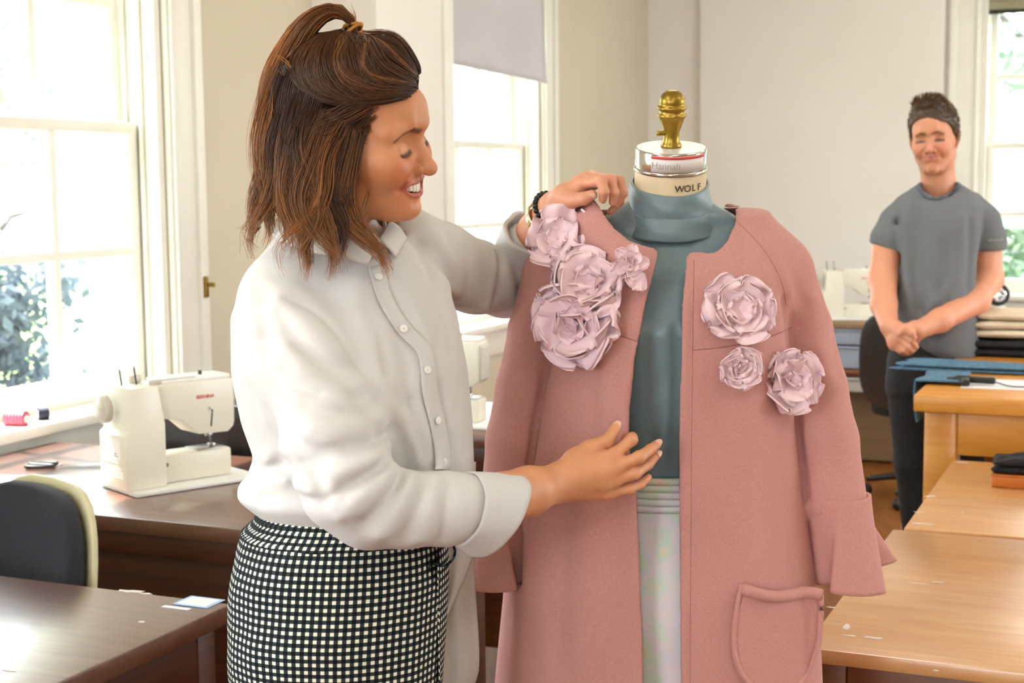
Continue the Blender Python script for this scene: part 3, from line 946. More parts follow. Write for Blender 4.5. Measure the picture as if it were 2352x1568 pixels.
# chrome and black reel on the window ledge
ta = thing('tape_reel', 'black reel with chrome rim at the man\'s elbow', 'reel', RP(-0.42, 5.55, 1.0), RZ + 0.3)
ta.location = P(2292, 676, 5.55)
me = lathe_mesh('rim', [(0.026, -0.02), (0.040, -0.02), (0.043, 0.0), (0.040, 0.02), (0.026, 0.02), (0.026, -0.02)], 36)
obj('rim', me, M_black, ta, rot=(math.pi / 2, 0, 0))
me = lathe_mesh('inner_ring', [(0.015, -0.024), (0.026, -0.024), (0.026, 0.024), (0.015, 0.024), (0.015, -0.024)], 30)
obj('inner_ring', me, M_chrome, ta, rot=(math.pi / 2, 0, 0))
sb = thing('thread_rack', 'small white stand carrying the black reel', 'stand', (ta.location.x, ta.location.y, 0.861))
hh = ta.location.z - 0.043 - 0.8615
box('post', (0, 0, hh / 2), (0.05, 0.05, hh), M_white, sb, 0.004)
box('foot', (0, 0, 0.004), (0.10, 0.08, 0.008), M_white, sb, 0.002)
# glue gun and paper on the near part of the yellow table
gp = onY(2240, 884)
gg = thing('glue_gun', 'black glue gun lying on the yellow table front', 'tool', (gp.x, gp.y, 0.901), RZ - 0.12)
box('barrel', (0, 0, 0.014), (0.11, 0.018, 0.02), M_black, gg, 0.006)
box('handle', (-0.02, -0.03, 0.012), (0.022, 0.06, 0.018), M_black, gg, 0.006, Matrix.Rotation(0.3, 3, 'Z'))
tube('nozzle', [(-0.055, 0, 0.014), (-0.078, 0, 0.014)], [0.007, 0.003], M_dark, gg, 4, 10)
tube('trigger', [(-0.03, -0.012, 0.012), (-0.038, -0.022, 0.012), (-0.034, -0.034, 0.012)], 0.004, M_black, gg, 8, 6)
tube('cord', [(0.055, 0, 0.01), (0.10, -0.02, 0.004), (0.16, -0.01, 0.004), (0.22, -0.04, 0.004)], 0.002, M_black, gg, 24, 6)
flat_sheet('pattern_paper', 'large white pattern sheet at the front of the yellow table', 'paper', 2350, 885, 0.9, 0.32, 0.20, 0.05, M_paper)
# black cloth on an orange folder on the honey table
p = HP(2368, 1120, 0.75)
fo = thing('orange_folder', 'flat orange wooden box under the black cloth', 'box', (p.x, p.y + 0.03, 0.7505), RZ)
M_orange = wood('orange_box', srgb(206, 116, 40), srgb(186, 98, 30), 0.35, 4.0)
box('body', (0, 0, 0.013), (0.15, 0.10, 0.026), M_orange, fo, 0.003)
box('lid_edge', (0, 0, 0.028), (0.152, 0.102, 0.004), M_orange, fo, 0.001)
cloth_slab('black_cloth', 'folded black cloth on the flat orange box, right table', 'cloth', (p.x + 0.005, p.y + 0.035, 0.7812), RZ + 0.06, 0.16, 0.11, 0.036, M_blackc, 2, 21)

# ------------------------------------------------------------------ things near the window
def spool(label, loc, rot, m, r=0.022, L=0.06):
    t = thing('thread_spool', label, 'spool', loc)
    t.rotation_euler = rot
    prof = [(r * .45, -L / 2)] + [(r * (0.93 + 0.07 * math.sin(q * 40)), -L / 2 + L * q) for q in np.linspace(0.02, 0.98, 26)] + [(r * .45, L / 2)]
    obj('thread', lathe_mesh('thread', prof, 32), m, t)
    obj('cone_core', lathe_mesh('cone_core', [(r * .38, -L / 2 - 0.004), (r * .55, -L / 2 - 0.004), (r * .5, L / 2 + 0.004), (r * .36, L / 2 + 0.004), (r * .38, -L / 2 - 0.004)], 24), M_white, t)
    return t
M_pinkt = mat('pink_thread', srgb(214, 96, 120), 0.5, srgb(196, 76, 104), 90.0, 0.3, 200.0)
M_navyt = mat('navy_thread', srgb(44, 50, 70), 0.6, srgb(34, 38, 56), 90.0, 0.3, 200.0)
sz = 0.80
def sill_pt(px, py):
    return HP(px, py, sz)
p = sill_pt(38, 980)
spool('pink thread spool lying on the near window sill', (p.x, p.y, sz + 0.023), (0, math.pi / 2, math.radians(-12)), M_pinkt, 0.022, 0.062)
p = sill_pt(84, 970)
spool('dark navy thread spool behind the pink one on the sill', (p.x + 0.01, p.y + 0.03, sz + 0.021), (0, math.pi / 2, math.radians(30)), M_navyt, 0.020, 0.03)
p = HP(140, 1072, 0.75)
sc = thing('scissors', 'black handled scissors on the sewing table by the sill', 'scissors', (p.x, p.y, 0.7515), RZ + 0.45)
for s in (-1, 1):
    box('blade', (0.055, s * 0.003, 0.003), (0.11, 0.010, 0.002), M_steel, sc, 0.0005, Matrix.Rotation(s * 0.03, 3, 'Z'))
    a = np.linspace(0, 2 * np.pi, 22)
    tube('handle', [(-0.05 + 0.035 * math.cos(q), s * (0.018 + 0.013 * math.sin(q)), 0.005) for q in a], 0.005, M_black, sc, 30, 8)
tube('pivot', [(0, 0, 0.001), (0, 0, 0.007)], 0.004, M_steel, sc, 3, 10)
flat_sheet('pattern_strip', 'white pattern paper in the sun on the sewing table', 'paper', 150, 1105, 0.75, 0.38, 0.14, 0.35, M_paper)

# box and frame under the desk end
wbx = thing('cardboard_box', 'tan cardboard box on the floor behind the left desk leg', 'box', RP(-1.10, 2.36, 0), RZ + 0.1)
M_card = mat('cardboard', srgb(176, 140, 104), 0.8, srgb(160, 124, 90), 6.0, 0.1, 80.0)
box('carton', (0, 0, 0.20), (0.30, 0.22, 0.40), M_card, wbx, 0.004)
box('flap', (-0.08, 0.0, 0.412), (0.15, 0.22, 0.004), M_card, wbx, 0.001, Matrix.Rotation(-0.12, 3, 'Y'))
box('flap', (0.08, 0.0, 0.412), (0.15, 0.22, 0.004), M_card, wbx, 0.001, Matrix.Rotation(0.12, 3, 'Y'))
# ------------------------------------------------------------------ soft-body modelling: distance fields -> smooth skins
class Vox:
    def __init__(self, lo, hi, h):
        self.lo = np.asarray(lo, float); self.h = h
        self.n = np.maximum(((np.asarray(hi) - self.lo) / h).astype(int) + 1, 4)
        self.ax = [self.lo[i] + h * np.arange(self.n[i]) for i in range(3)]
        self.d = np.full(self.n, 0.05, np.float32)
    def sl(self, lo, hi):
        s = []
        for i in range(3):
            a = int(np.clip(np.floor((lo[i] - self.lo[i]) / self.h), 0, self.n[i]))
            b = int(np.clip(np.ceil((hi[i] - self.lo[i]) / self.h) + 1, 0, self.n[i]))
            s.append(slice(a, b))
        return tuple(s)
    def pts(self, s):
        return np.meshgrid(*[self.ax[i][s[i]].astype(np.float32) for i in range(3)], indexing='ij', sparse=True)
    def put(self, prim, k=0.0, op='add', margin=None):
        fn, lo, hi = prim
        m = (margin if margin is not None else max(3 * self.h, k * 1.2 + 2 * self.h))
        s = self.sl(np.asarray(lo) - m, np.asarray(hi) + m)
        if any(x.stop <= x.start for x in s): return self
        x, y, z = self.pts(s)
        b = fn(x, y, z)
        a = self.d[s]
        if op == 'add':
            if k > 0:
                h = np.clip(0.5 + 0.5 * (b - a) / k, 0, 1)
                self.d[s] = b + (a - b) * h - k * h * (1 - h)
            else:
                self.d[s] = np.minimum(a, b)
        elif op == 'sub':
            nb = -b
            if k > 0:
                h = np.clip(0.5 - 0.5 * (nb - a) / k, 0, 1)
                self.d[s] = nb + (a - nb) * h + k * h * (1 - h)
            else:
                self.d[s] = np.maximum(a, nb)
        elif op == 'int':
            self.d[s] = np.maximum(a, b)
        elif op == 'disp':            # b is a displacement (positive = outward)
            self.d[s] = a - b
        return self
    def mesh(self, name='skin', smooth_it=0, color=None):
        V, F = nets(self.d, self.lo, self.h)
        for _ in range(smooth_it):
            V = lap(V, F)
        c = color(V) if color else None
        return mesh_np(name, V, F, True, col=c), V, F

def lap(V, F, w=0.5):
    n = len(V)
    acc = np.zeros((n, 3)); cnt = np.zeros(n)
    for i in range(4):
        a, b = F[:, i], F[:, (i + 1) % 4]
        np.add.at(cnt, a, 1)
        for c in range(3):
            acc[:, c] += np.bincount(a, V[b, c], n)
    return V * (1 - w) + w * acc / np.maximum(cnt, 1)[:, None]

def nets(d, lo, h):
    """naive surface nets -> (verts, quads)"""
    s = d < 0
    nx, ny, nz = d.shape
    c = np.zeros((nx - 1, ny - 1, nz - 1), np.int8)
    for i in (0, 1):
        for j in (0, 1):
            for k in (0, 1):
                c += s[i:nx - 1 + i, j:ny - 1 + j, k:nz - 1 + k]
    act = (c > 0) & (c < 8)
    idx = np.argwhere(act)
    num = np.full(act.shape, -1, np.int32)
    num[act] = np.arange(len(idx))
    corner = np.array([(i, j, k) for i in (0, 1) for j in (0, 1) for k in (0, 1)])
    val = np.stack([d[idx[:, 0] + o[0], idx[:, 1] + o[1], idx[:, 2] + o[2]] for o in corner], 1).astype(float)
    acc = np.zeros((len(idx), 3)); cnt = np.zeros(len(idx))
    for a in range(8):
        for b in range(a + 1, 8):
            if np.abs(corner[a] - corner[b]).sum() != 1: continue
            va, vb = val[:, a], val[:, b]
            m = (va < 0) != (vb < 0)
            t = np.where(m, va / np.where(m, va - vb, 1), 0)
            p = corner[a] + t[:, None] * (corner[b] - corner[a])
            acc += p * m[:, None]; cnt += m
    V = lo + h * (idx + acc / cnt[:, None])
    Q = []
    # x edges
    e = s[:-1, 1:-1, 1:-1] != s[1:, 1:-1, 1:-1]
    ii = np.argwhere(e)
    if len(ii):
        i, j, k = ii[:, 0], ii[:, 1] + 1, ii[:, 2] + 1
        q = np.stack([num[i, j - 1, k - 1], num[i, j, k - 1], num[i, j, k], num[i, j - 1, k]], 1)
        f = s[i, j, k]
        Q.append(np.where(f[:, None], q, q[:, ::-1]))
    e = s[1:-1, :-1, 1:-1] != s[1:-1, 1:, 1:-1]
    ii = np.argwhere(e)
    if len(ii):
        i, j, k = ii[:, 0] + 1, ii[:, 1], ii[:, 2] + 1
        q = np.stack([num[i - 1, j, k - 1], num[i - 1, j, k], num[i, j, k], num[i, j, k - 1]], 1)
        f = s[i, j, k]
        Q.append(np.where(f[:, None], q, q[:, ::-1]))
    e = s[1:-1, 1:-1, :-1] != s[1:-1, 1:-1, 1:]
    ii = np.argwhere(e)
    if len(ii):
        i, j, k = ii[:, 0] + 1, ii[:, 1] + 1, ii[:, 2]
        q = np.stack([num[i - 1, j - 1, k], num[i, j - 1, k], num[i, j, k], num[i - 1, j, k]], 1)
        f = s[i, j, k]
        Q.append(np.where(f[:, None], q, q[:, ::-1]))
    Q = np.concatenate(Q)
    return V, Q[(Q >= 0).all(1)]

def rot_to(zdir, xhint=(1, 0, 0)):
    """3x3 with rows x,y,z so that R @ p gives local coordinates"""
    z = np.asarray(zdir, float); z = z / np.linalg.norm(z)
    x = np.asarray(xhint, float); x = x - z * (x @ z); x /= np.linalg.norm(x)
    y = np.cross(z, x)
    return np.stack([x, y, z])

def ell(c, r, R=None):
    c = np.asarray(c, float); r = np.asarray(r, float) * np.ones(3)
    ext = r if R is None else np.full(3, r.max())
    def f(x, y, z):
        x, y, z = x - c[0], y - c[1], z - c[2]
        if R is not None:
            x, y, z = (R[0, 0] * x + R[0, 1] * y + R[0, 2] * z, R[1, 0] * x + R[1, 1] * y + R[1, 2] * z, R[2, 0] * x + R[2, 1] * y + R[2, 2] * z)
        k0 = np.sqrt((x / r[0]) ** 2 + (y / r[1]) ** 2 + (z / r[2]) ** 2)
        k1 = np.sqrt((x / r[0] ** 2) ** 2 + (y / r[1] ** 2) ** 2 + (z / r[2] ** 2) ** 2) + 1e-9
        return k0 * (k0 - 1) / k1
    return f, c - ext, c + ext

def cap(a, b, ra, rb=None, n=None, flat=1.0):
    """tapered capsule; n/flat squash it along n by 'flat' (<1 thinner)"""
    a = np.asarray(a, float); b = np.asarray(b, float)
    rb = ra if rb is None else rb
    ab = b - a; L2 = ab @ ab + 1e-12
    rm = max(ra, rb)
    nn = None
    if n is not None:
        nn = np.asarray(n, float); nn = nn / np.linalg.norm(nn)
    def f(x, y, z):
        x, y, z = x - a[0], y - a[1], z - a[2]
        t = np.clip((x * ab[0] + y * ab[1] + z * ab[2]) / L2, 0, 1)
        x, y, z = x - t * ab[0], y - t * ab[1], z - t * ab[2]
        if nn is not None:
            q = (x * nn[0] + y * nn[1] + z * nn[2]) * (1 / flat - 1)
            x, y, z = x + q * nn[0], y + q * nn[1], z + q * nn[2]
        return np.sqrt(x * x + y * y + z * z) - (ra + t * (rb - ra))
    lo = np.minimum(a, b) - rm; hi = np.maximum(a, b) + rm
    return f, lo, hi

def line_dist(pts):
    pts = np.asarray(pts, float)
    def f(x, y, z):
        best = None
        for a, b in zip(pts[:-1], pts[1:]):
            ab = b - a; L2 = ab @ ab + 1e-12
            X, Y, Z = x - a[0], y - a[1], z - a[2]
            t = np.clip((X * ab[0] + Y * ab[1] + Z * ab[2]) / L2, 0, 1)
            q = (X - t * ab[0]) ** 2 + (Y - t * ab[1]) ** 2 + (Z - t * ab[2]) ** 2
            best = q if best is None else np.minimum(best, q)
        return best
    return f, pts.min(0), pts.max(0)

def ridge(vox, pts, amp, width, pw=1.0):
    """raise (amp>0) or sink (amp<0) the surface along a line"""
    f, lo, hi = line_dist(pts)
    vox.put((lambda x, y, z: amp * np.exp(-(f(x, y, z) / width ** 2) ** pw), lo, hi), op='disp', margin=2.6 * width)

def chain(vox, pts, rad, k=0.01, n=None, flat=1.0):
    for i in range(len(pts) - 1):
        vox.put(cap(pts[i], pts[i + 1], rad[i], rad[i + 1], n, flat), k)

def zloft(rows, ex=2.4, zcap=0.0):
    """rows: (z, x0, x1, y0, y1) sorted any way: superellipse sections interpolated over z"""
    r = np.asarray(sorted(rows), float)
    zz = r[:, 0]
    zf = np.linspace(zz[0], zz[-1], 200)
    def sm(col):
        v = np.interp(zf, zz, r[:, col])
        ker = np.hanning(15); ker /= ker.sum()
        p = np.pad(v, 7, mode='edge')
        return np.convolve(p, ker, 'valid')
    cols = [sm(i) for i in range(1, 5)]
    def f(x, y, z):
        zc = np.clip(z, zz[0], zz[-1])
        x0, x1, y0, y1 = [np.interp(zc, zf, c).astype(np.float32) for c in cols]
        cx, rx, cy, ry = (x0 + x1) / 2, (x1 - x0) / 2, (y0 + y1) / 2, (y1 - y0) / 2
        q = (np.abs((x - cx) / rx) ** ex + np.abs((y - cy) / ry) ** ex) ** (1 / ex)
        d = (q - 1) * np.minimum(rx, ry)
        dz = np.maximum(zz[0] - z, z - zz[-1])
        return np.maximum(d, dz)
    return f, np.array([r[:, 1].min(), r[:, 3].min(), zz[0]]), np.array([r[:, 2].max(), r[:, 4].max(), zz[-1]])

def bvh_of(V, F):
    return BVHTree.FromPolygons([tuple(v) for v in V], [tuple(f) for f in F])

def on_surface(bvh, px, py, lift=0.0):
    d = Vector(ray(px, py)).normalized()
    h = bvh.ray_cast(Vector(CAMP), d)
    if h[0] is None:
        return None, None
    n = h[1]
    if n.dot(d) > 0: n = -n
    return h[0] + n * lift, n

def vcol_mat(name, rough=0.5, sss=0.0, bump=0.0, bscale=200.0, sheen=0.0, spec=0.5, bdist=0.001, var=0.0):
    k = MB_(name)
    at = k.n('ShaderNodeVertexColor'); at.layer_name = 'Col'
    src = at.outputs['Color']
    if var:
        tc0 = k.n('ShaderNodeTexCoord')
        nz = k.n('ShaderNodeTexNoise'); nz.inputs['Scale'].default_value = 90.0; nz.inputs['Detail'].default_value = 5.0
        k.l(tc0.outputs['Object'], nz.inputs['Vector'])
        mr = k.n('ShaderNodeMapRange')
        mr.inputs[3].default_value = 1 - var; mr.inputs[4].default_value = 1 + var
        k.l(nz.outputs['Fac'], mr.inputs[0])
        mm = k.n('ShaderNodeVectorMath'); mm.operation = 'SCALE'
        k.l(src, mm.inputs[0]); k.l(mr.outputs[0], mm.inputs['Scale'])
        src = mm.outputs[0]
    k.l(src, k.b.inputs['Base Color'])
    setp(k.b, Roughness=rough, Specular_IOR_Level=spec, Sheen_Weight=sheen)
    if sss:
        setp(k.b, Subsurface_Weight=sss, Subsurface_Radius=(0.010, 0.0035, 0.002), Subsurface_Scale=1.0)
    if bump:
        tc = k.n('ShaderNodeTexCoord')
        nb = k.n('ShaderNodeTexNoise'); nb.inputs['Scale'].default_value = bscale; nb.inputs['Detail'].default_value = 4.0
        k.l(tc.outputs['Object'], nb.inputs['Vector'])
        bp = k.n('ShaderNodeBump'); bp.inputs['Strength'].default_value = bump; bp.inputs['Distance'].default_value = bdist
        k.l(nb.outputs['Fac'], bp.inputs['Height']); k.l(bp.outputs['Normal'], k.b.inputs['Normal'])
    MATS[name] = k.m
    return k.m
# ------------------------------------------------------------------ dress form with blouse, skirt and coat
FY = 2.15
def at_root(name, label, cat, loc, group=None):
    return thing(name, label, cat, tuple(loc), 0.0, group)
def hit(vox, px, py, Y0=1.5, Y1=2.6):
    """first inside point of the voxel field along the ray through a pixel"""
    Ys = np.arange(Y0, Y1, vox.h * 0.5)
    d = ray(px, py)
    p = CAMP + d[None] * (Ys / d[1])[:, None]
    ijk = np.round((p - vox.lo) / vox.h).astype(int)
    ok = ((ijk >= 0) & (ijk < vox.n)).all(1)
    v = np.full(len(Ys), 1.0)
    v[ok] = vox.d[ijk[ok, 0], ijk[ok, 1], ijk[ok, 2]]
    k = np.argmax(v < 0)
    return p[k] if v[k] < 0 else None
def fold(vox, pix, amp, width, n=None, pw=1.0):
    pts = [hit(vox, *q) for q in pix]
    pts = [q for q in pts if q is not None]
    if len(pts) < 2: return
    pts = resample(np.array(pts), n or max(4, 3 * len(pts)))
    ridge(vox, pts, amp, width, pw)

M_canvas = mat('cream_canvas', srgb(236, 218, 186), 0.85, srgb(226, 204, 168), 14.0, 0.15, 300.0)
M_capm = mat('polished_cap', srgb(214, 212, 208), 0.16, srgb(204, 202, 198), 6.0, metal=0.92)
M_capt = mat('cap_top_white', srgb(228, 224, 216), 0.35, srgb(220, 216, 208), 8.0)
M_gold = mat('brass_finial', srgb(168, 140, 62), 0.34, srgb(146, 116, 46), 14.0, 0.1, 60.0, metal=0.85)
M_lab = mat('white_label', srgb(232, 224, 220), 0.6, srgb(228, 220, 216), 20.0)
M_redst = mat('red_stripe', srgb(220, 84, 84), 0.6, srgb(212, 74, 76), 30.0)
M_pencil = mat('pencil', srgb(168, 160, 156), 0.8, srgb(140, 134, 130), 200.0)
M_stamp = mat('stamp_ink', srgb(70, 58, 40), 0.8, srgb(96, 80, 58), 200.0)

form_c = P(1535, 700, 2.17)
FXc = float(form_c[0])
form = at_root('dress_form', 'cream dress form with polished neck cap and brass finial, wearing the coat', 'dress form', (FXc, 2.17, 0))
NT = math.radians(13)              # the neck leans forward
neck_o = np.array(P(1539, 432, 2.145))
Rn = Matrix.Rotation(NT, 4, 'X')
def neckpart(name, prof, m, n=56):
    o = obj(name, lathe_mesh(name, prof, n), m)
    o.matrix_world = Matrix.Translation(neck_o) @ Rn
    return o
k_ = 1 / 1585.0
np_ = []
np_.append(neckpart('neck', [(0.0555, -0.05), (0.0535, -0.02), (0.0520, 0.0), (0.0508, 0.024), (0.0505, 0.0285), (0.001, 0.0285)], M_canvas))
np_.append(neckpart('cap_ring', [(0.0515, 0.0265), (0.0528, 0.0275), (0.0528, 0.0315), (0.0515, 0.0325)], M_capm))
np_.append(neckpart('neck_cap', [(0.0505, 0.0285), (0.0512, 0.030), (0.0508, 0.058), (0.0490, 0.0600)], M_capm))
np_.append(neckpart('cap_plate', [(0.0490, 0.0600), (0.001, 0.0602)], M_capt))
z0 = 0.0600
fin = [(0.001, 0), (0.0150, 0), (0.0155, 0.003), (0.0140, 0.006), (0.0122, 0.010), (0.0118, 0.022), (0.0150, 0.032), (0.0182, 0.040), (0.0192, 0.044), (0.0215, 0.0455), (0.0218, 0.048), (0.0190, 0.050),
       (0.0188, 0.054), (0.0200, 0.0555), (0.0222, 0.057), (0.0220, 0.0595), (0.0195, 0.061), (0.0190, 0.0635), (0.0196, 0.066), (0.0186, 0.071), (0.0150, 0.0775), (0.0085, 0.082), (0.001, 0.083)]
np_.append(neckpart('finial', [(r * 0.96, z0 + z * 0.98) for r, z in fin], M_gold, 40))
ts = tube('thumb_screw', [(0, 0, 0), (-0.0215, -0.002, 0)], 0.0035, M_gold, None, 6, 12)
ts.matrix_world = Matrix.Translation(neck_o) @ Rn @ Matrix.Translation((0, -0.003, z0 + 0.021))
np_.append(ts)
def wrapped(me, r, z_mid, a0):
    """bend a flat text mesh round the neck axis; a0 = angle of its centre (0 = camera side)"""
    n = len(me.vertices); co = np.empty(n * 3); me.vertices.foreach_get('co', co); co = co.reshape(-1, 3)
    a = a0 + co[:, 0] / r
    rr = r + co[:, 2] * 0.6
    out = np.stack([rr * np.sin(a), -rr * np.cos(a), co[:, 1] + z_mid], 1)
    me.vertices.foreach_set('co', out.ravel()); me.update()
    return me
def arcband(name, r, a0, a1, zA, zB, m, th=0.0006):
    a = np.linspace(a0, a1, 24)
    G = np.stack([np.stack([r * np.sin(a), -r * np.cos(a), np.full(24, z)], -1) for z in (zB, zA)])
    o = sheet(name, G, m, None, thick=th)
    o.matrix_world = Matrix.Translation(neck_o) @ Rn
    return o
np_.append(arcband('name_label', 0.0518, -0.66, 0.98, 0.0335, 0.0565, M_lab))
np_.append(arcband('red_stripe', 0.0524, -0.66, 0.98, 0.0525, 0.0562, M_redst))
o = obj('handwriting', wrapped(text_mesh('Hannah', 0.0138, 0.0002, -0.0002), 0.0524, 0.0385, -0.24), M_pencil)
o.matrix_world = Matrix.Translation(neck_o) @ Rn; np_.append(o)
for ch, a in (('W', 0.15), ('O', 0.38), ('L', 0.58), ('F', 0.79)):
    o = obj('stamped_letter', wrapped(text_mesh(ch, 0.0135, 0.0002, 0.0002), 0.0524, 0.006, a), M_stamp)
    o.matrix_world = Matrix.Translation(neck_o) @ Rn; np_.append(o)
tv = Vox((FXc - 0.22, 1.98, 0.70), (FXc + 0.22, 2.36, 1.46), 0.006)
body_rows = [(1.375, FXc - 0.10, FXc + 0.10, 2.115, 2.22), (1.34, FXc - 0.128, FXc + 0.128, 2.08, 2.25), (1.26, FXc - 0.145, FXc + 0.145, 2.052, 2.262), (1.16, FXc - 0.122, FXc + 0.122, 2.075, 2.255),
             (1.06, FXc - 0.108, FXc + 0.108, 2.088, 2.25), (0.96, FXc - 0.135, FXc + 0.135, 2.075, 2.27), (0.86, FXc - 0.152, FXc + 0.152, 2.07, 2.28), (0.74, FXc - 0.145, FXc + 0.145, 2.08, 2.27)]
tv.put(zloft(body_rows, 2.2))
tv.put(cap((FXc - 0.05, 2.16, 1.385), (FXc - 0.12, 2.165, 1.345), 0.04, 0.034), 0.03)
tv.put(cap((FXc + 0.05, 2.16, 1.385), (FXc + 0.12, 2.165, 1.345), 0.04, 0.034), 0.03)
me, _, _ = tv.mesh('torso', 1)
np_.append(obj('torso', me, M_canvas))
np_.append(tube('stand_pole', [(FXc, 2.17, 0.10), (FXc, 2.17, 0.76)], 0.014, M_black, None, 4, 14))
for i in range(4):
    a = i * math.pi / 2 + 0.5
    e = np.array([math.cos(a), math.sin(a), 0.0]); b = np.array([FXc, 2.17, 0.0])
    np_.append(tube('stand_foot', [b + np.array([0, 0, 0.14]), b + e * 0.12 + np.array([0, 0, .11]), b + e * 0.24 + np.array([0, 0, .05])], [0.016, 0.014, 0.012], M_black, None, 10, 8))
    c = obj('caster', lathe_mesh('caster', [(0.002, -0.01), (0.022, -0.01), (0.025, 0), (0.022, 0.01), (0.002, 0.01)], 18), M_black, None, loc=tuple(b + e * 0.245 + np.array([0, 0, 0.0255])), rot=(math.pi / 2, 0, a))
    np_.append(c)
bpy.context.view_layer.update()
def adopt_m(parent, objs):
    inv = Matrix.Translation(parent.location).inverted()
    for o in objs:
        mw = o.matrix_basis.copy()
        o.parent = parent
        o.matrix_parent_inverse = inv
adopt_m(form, np_)

# ---------------- blouse
M_blouse = mat('slate_blue_silk', srgb(126, 146, 152), 0.38, srgb(114, 134, 142), 10.0, 0.22, 26.0, sheen=0.3, stretch=(1, 1, 0.35), bdist=0.004)
bv = Vox((FXc - 0.20, 1.98, 1.00), (FXc + 0.20, 2.34, 1.52), 0.0035)
g = 0.012
brow = [(z, a - g, b + g, c - g, d + g) for (z, a, b, c, d) in body_rows if z > 1.0]
brow += [(1.00, FXc - 0.115, FXc + 0.115, 2.078, 2.26)]
bv.put(zloft(brow, 2.2))
for s in (-1, 1):
    bv.put(cap((FXc + s * 0.045, 2.160, 1.400), (FXc + s * 0.125, 2.165, 1.352), 0.044, 0.042), 0.03)
ax = np.array([0, -math.sin(NT), math.cos(NT)])
bv.put(cap(neck_o - ax * 0.12, neck_o - ax * 0.062, 0.066, 0.050), 0.03)
for q in ([(1455, 560), (1520, 548), (1620, 545)], ):
    fold(bv, q, -0.002, 0.012)
fold(bv, [(1590, 535), (1640, 520), (1672, 515)], -0.005, 0.009)
fold(bv, [(1600, 560), (1640, 548), (1670, 540)], 0.004, 0.008)
fold(bv, [(1440, 530), (1420, 515), (1405, 505)], 0.003, 0.008)
fold(bv, [(1490, 642), (1530, 644), (1575, 642)], -0.0022, 0.0035)
for x in (1500, 1512, 1527, 1538, 1550, 1561):
    fold(bv, [(x, 648), (x + 2, 690), (x - 2, 740)], 0.0012, 0.004)
for x, amp in ((1470, .003), (1500, -.0025), (1528, .003), (1552, -.003)):
    fold(bv, [(x, 760), (x + 4, 900), (x - 3, 1050)], amp, 0.010)
fold(bv, [(1455, 900), (1500, 915), (1560, 905)], 0.002, 0.014)
fold(bv, [(1450, 1000), (1500, 1010), (1560, 1000)], -0.002, 0.012)
me, bV, bF = bv.mesh('blouse_body', 1)
blouse = at_root('blouse', 'slate blue high necked silk blouse under the pink coat', 'blouse', (FXc, 2.17, 1.0))
bo = obj('blouse_body', me, M_blouse)
parts = [bo]
def neck_band(name, zA, zB, rA, rB, m, dipA=0.0, dipB=0.0, th=0.003):
    n = 72
    a = np.linspace(-math.pi, math.pi, n, endpoint=False)
    R = 12
    G = np.zeros((R, n, 3))
    for i in range(R):
        t = i / (R - 1)
        r = rA + (rB - rA) * t + 0.0012 * np.sin(math.pi * t)
        z = (zA + (zB - zA) * t) + (dipA + (dipB - dipA) * t) * np.cos(a)
        r = r + 0.0009 * np.sin(3 * a + 4 * t) + 0.0008 * np.sin(5 * a - 7 * t)
        G[i] = np.stack([r * np.sin(a), -r * np.cos(a), z], -1)
    o = sheet(name, G, m, None, thick=th, close_u=True)
    o.matrix_world = Matrix.Translation(neck_o) @ Rn
    return o
parts.append(neck_band('collar_band', 0.009, -0.030, 0.0545, 0.0590, M_blouse, -0.008, -0.004))
parts.append(neck_band('collar_base', -0.027, -0.060, 0.0600, 0.0690, M_blouse, -0.004, -0.002))
adopt_m(blouse, parts)

# ---------------- iridescent skirt
def irid_mat():
    k = MB_('iridescent_satin')
    tc = k.n('ShaderNodeTexCoord')
    mp = k.n('ShaderNodeMapping'); mp.inputs['Scale'].default_value = (1.0, 1.0, 0.8)
    k.l(tc.outputs['Object'], mp.inputs['Vector'])
    nz = k.n('ShaderNodeTexNoise'); nz.inputs['Scale'].default_value = 13.0; nz.inputs['Detail'].default_value = 2.0
    k.l(mp.outputs[0], nz.inputs['Vector'])
    cr = k.n('ShaderNodeValToRGB')
    stops = [(0.30, srgb(222, 212, 186)), (0.40, srgb(236, 214, 190)), (0.46, srgb(212, 226, 202)), (0.52, srgb(228, 221, 228)), (0.58, srgb(238, 222, 224)), (0.64, srgb(216, 228, 214)), (0.72, srgb(240, 228, 190))]
    e = cr.color_ramp.elements
    e[0].position = stops[0][0]; e[0].color = stops[0][1] + (1,)
    e[1].position = stops[-1][0]; e[1].color = stops[-1][1] + (1,)
    for p_, c_ in stops[1:-1]:
        q = e.new(p_); q.color = c_ + (1,)
    k.l(nz.outputs['Fac'], cr.inputs['Fac']); k.l(cr.outputs['Color'], k.b.inputs['Base Color'])
    setp(k.b, Roughness=0.4, Metallic=0.0, Sheen_Weight=0.2)
    return k.m
M_irid = irid_mat()
skirt = at_root('pencil_skirt', 'pale iridescent satin skirt with ribbed waistband inside the open coat', 'skirt', (FXc, 2.17, 0.5))
def ring_rows(rows, n=80, ex=2.2, wav=0.0):
    a = np.linspace(-math.pi, math.pi, n, endpoint=False)
    G = []
    for (z, x0, x1, y0, y1) in rows:
        s, c = np.sin(a), -np.cos(a)
        G.append(np.stack([(x0 + x1) / 2 + (x1 - x0) / 2 * np.sign(s) * np.abs(s) ** (2 / ex), (y0 + y1) / 2 + (y1 - y0) / 2 * np.sign(c) * np.abs(c) ** (2 / ex), np.full(n, z)], -1))
    return np.array(G)
rows = [(z, FXc - w, FXc + w, 2.165 - d, 2.16 + d) for z, w, d in [(1.012, .123, .104), (0.99, .13, .112), (0.95, .148, .126), (0.90, .162, .138), (0.84, .168, .146), (0.74, .168, .150), (0.62, .164, .150), (0.50, .158, .145)]]
r_f = np.array(rows); zz = np.linspace(rows[0][0], rows[-1][0], 40)
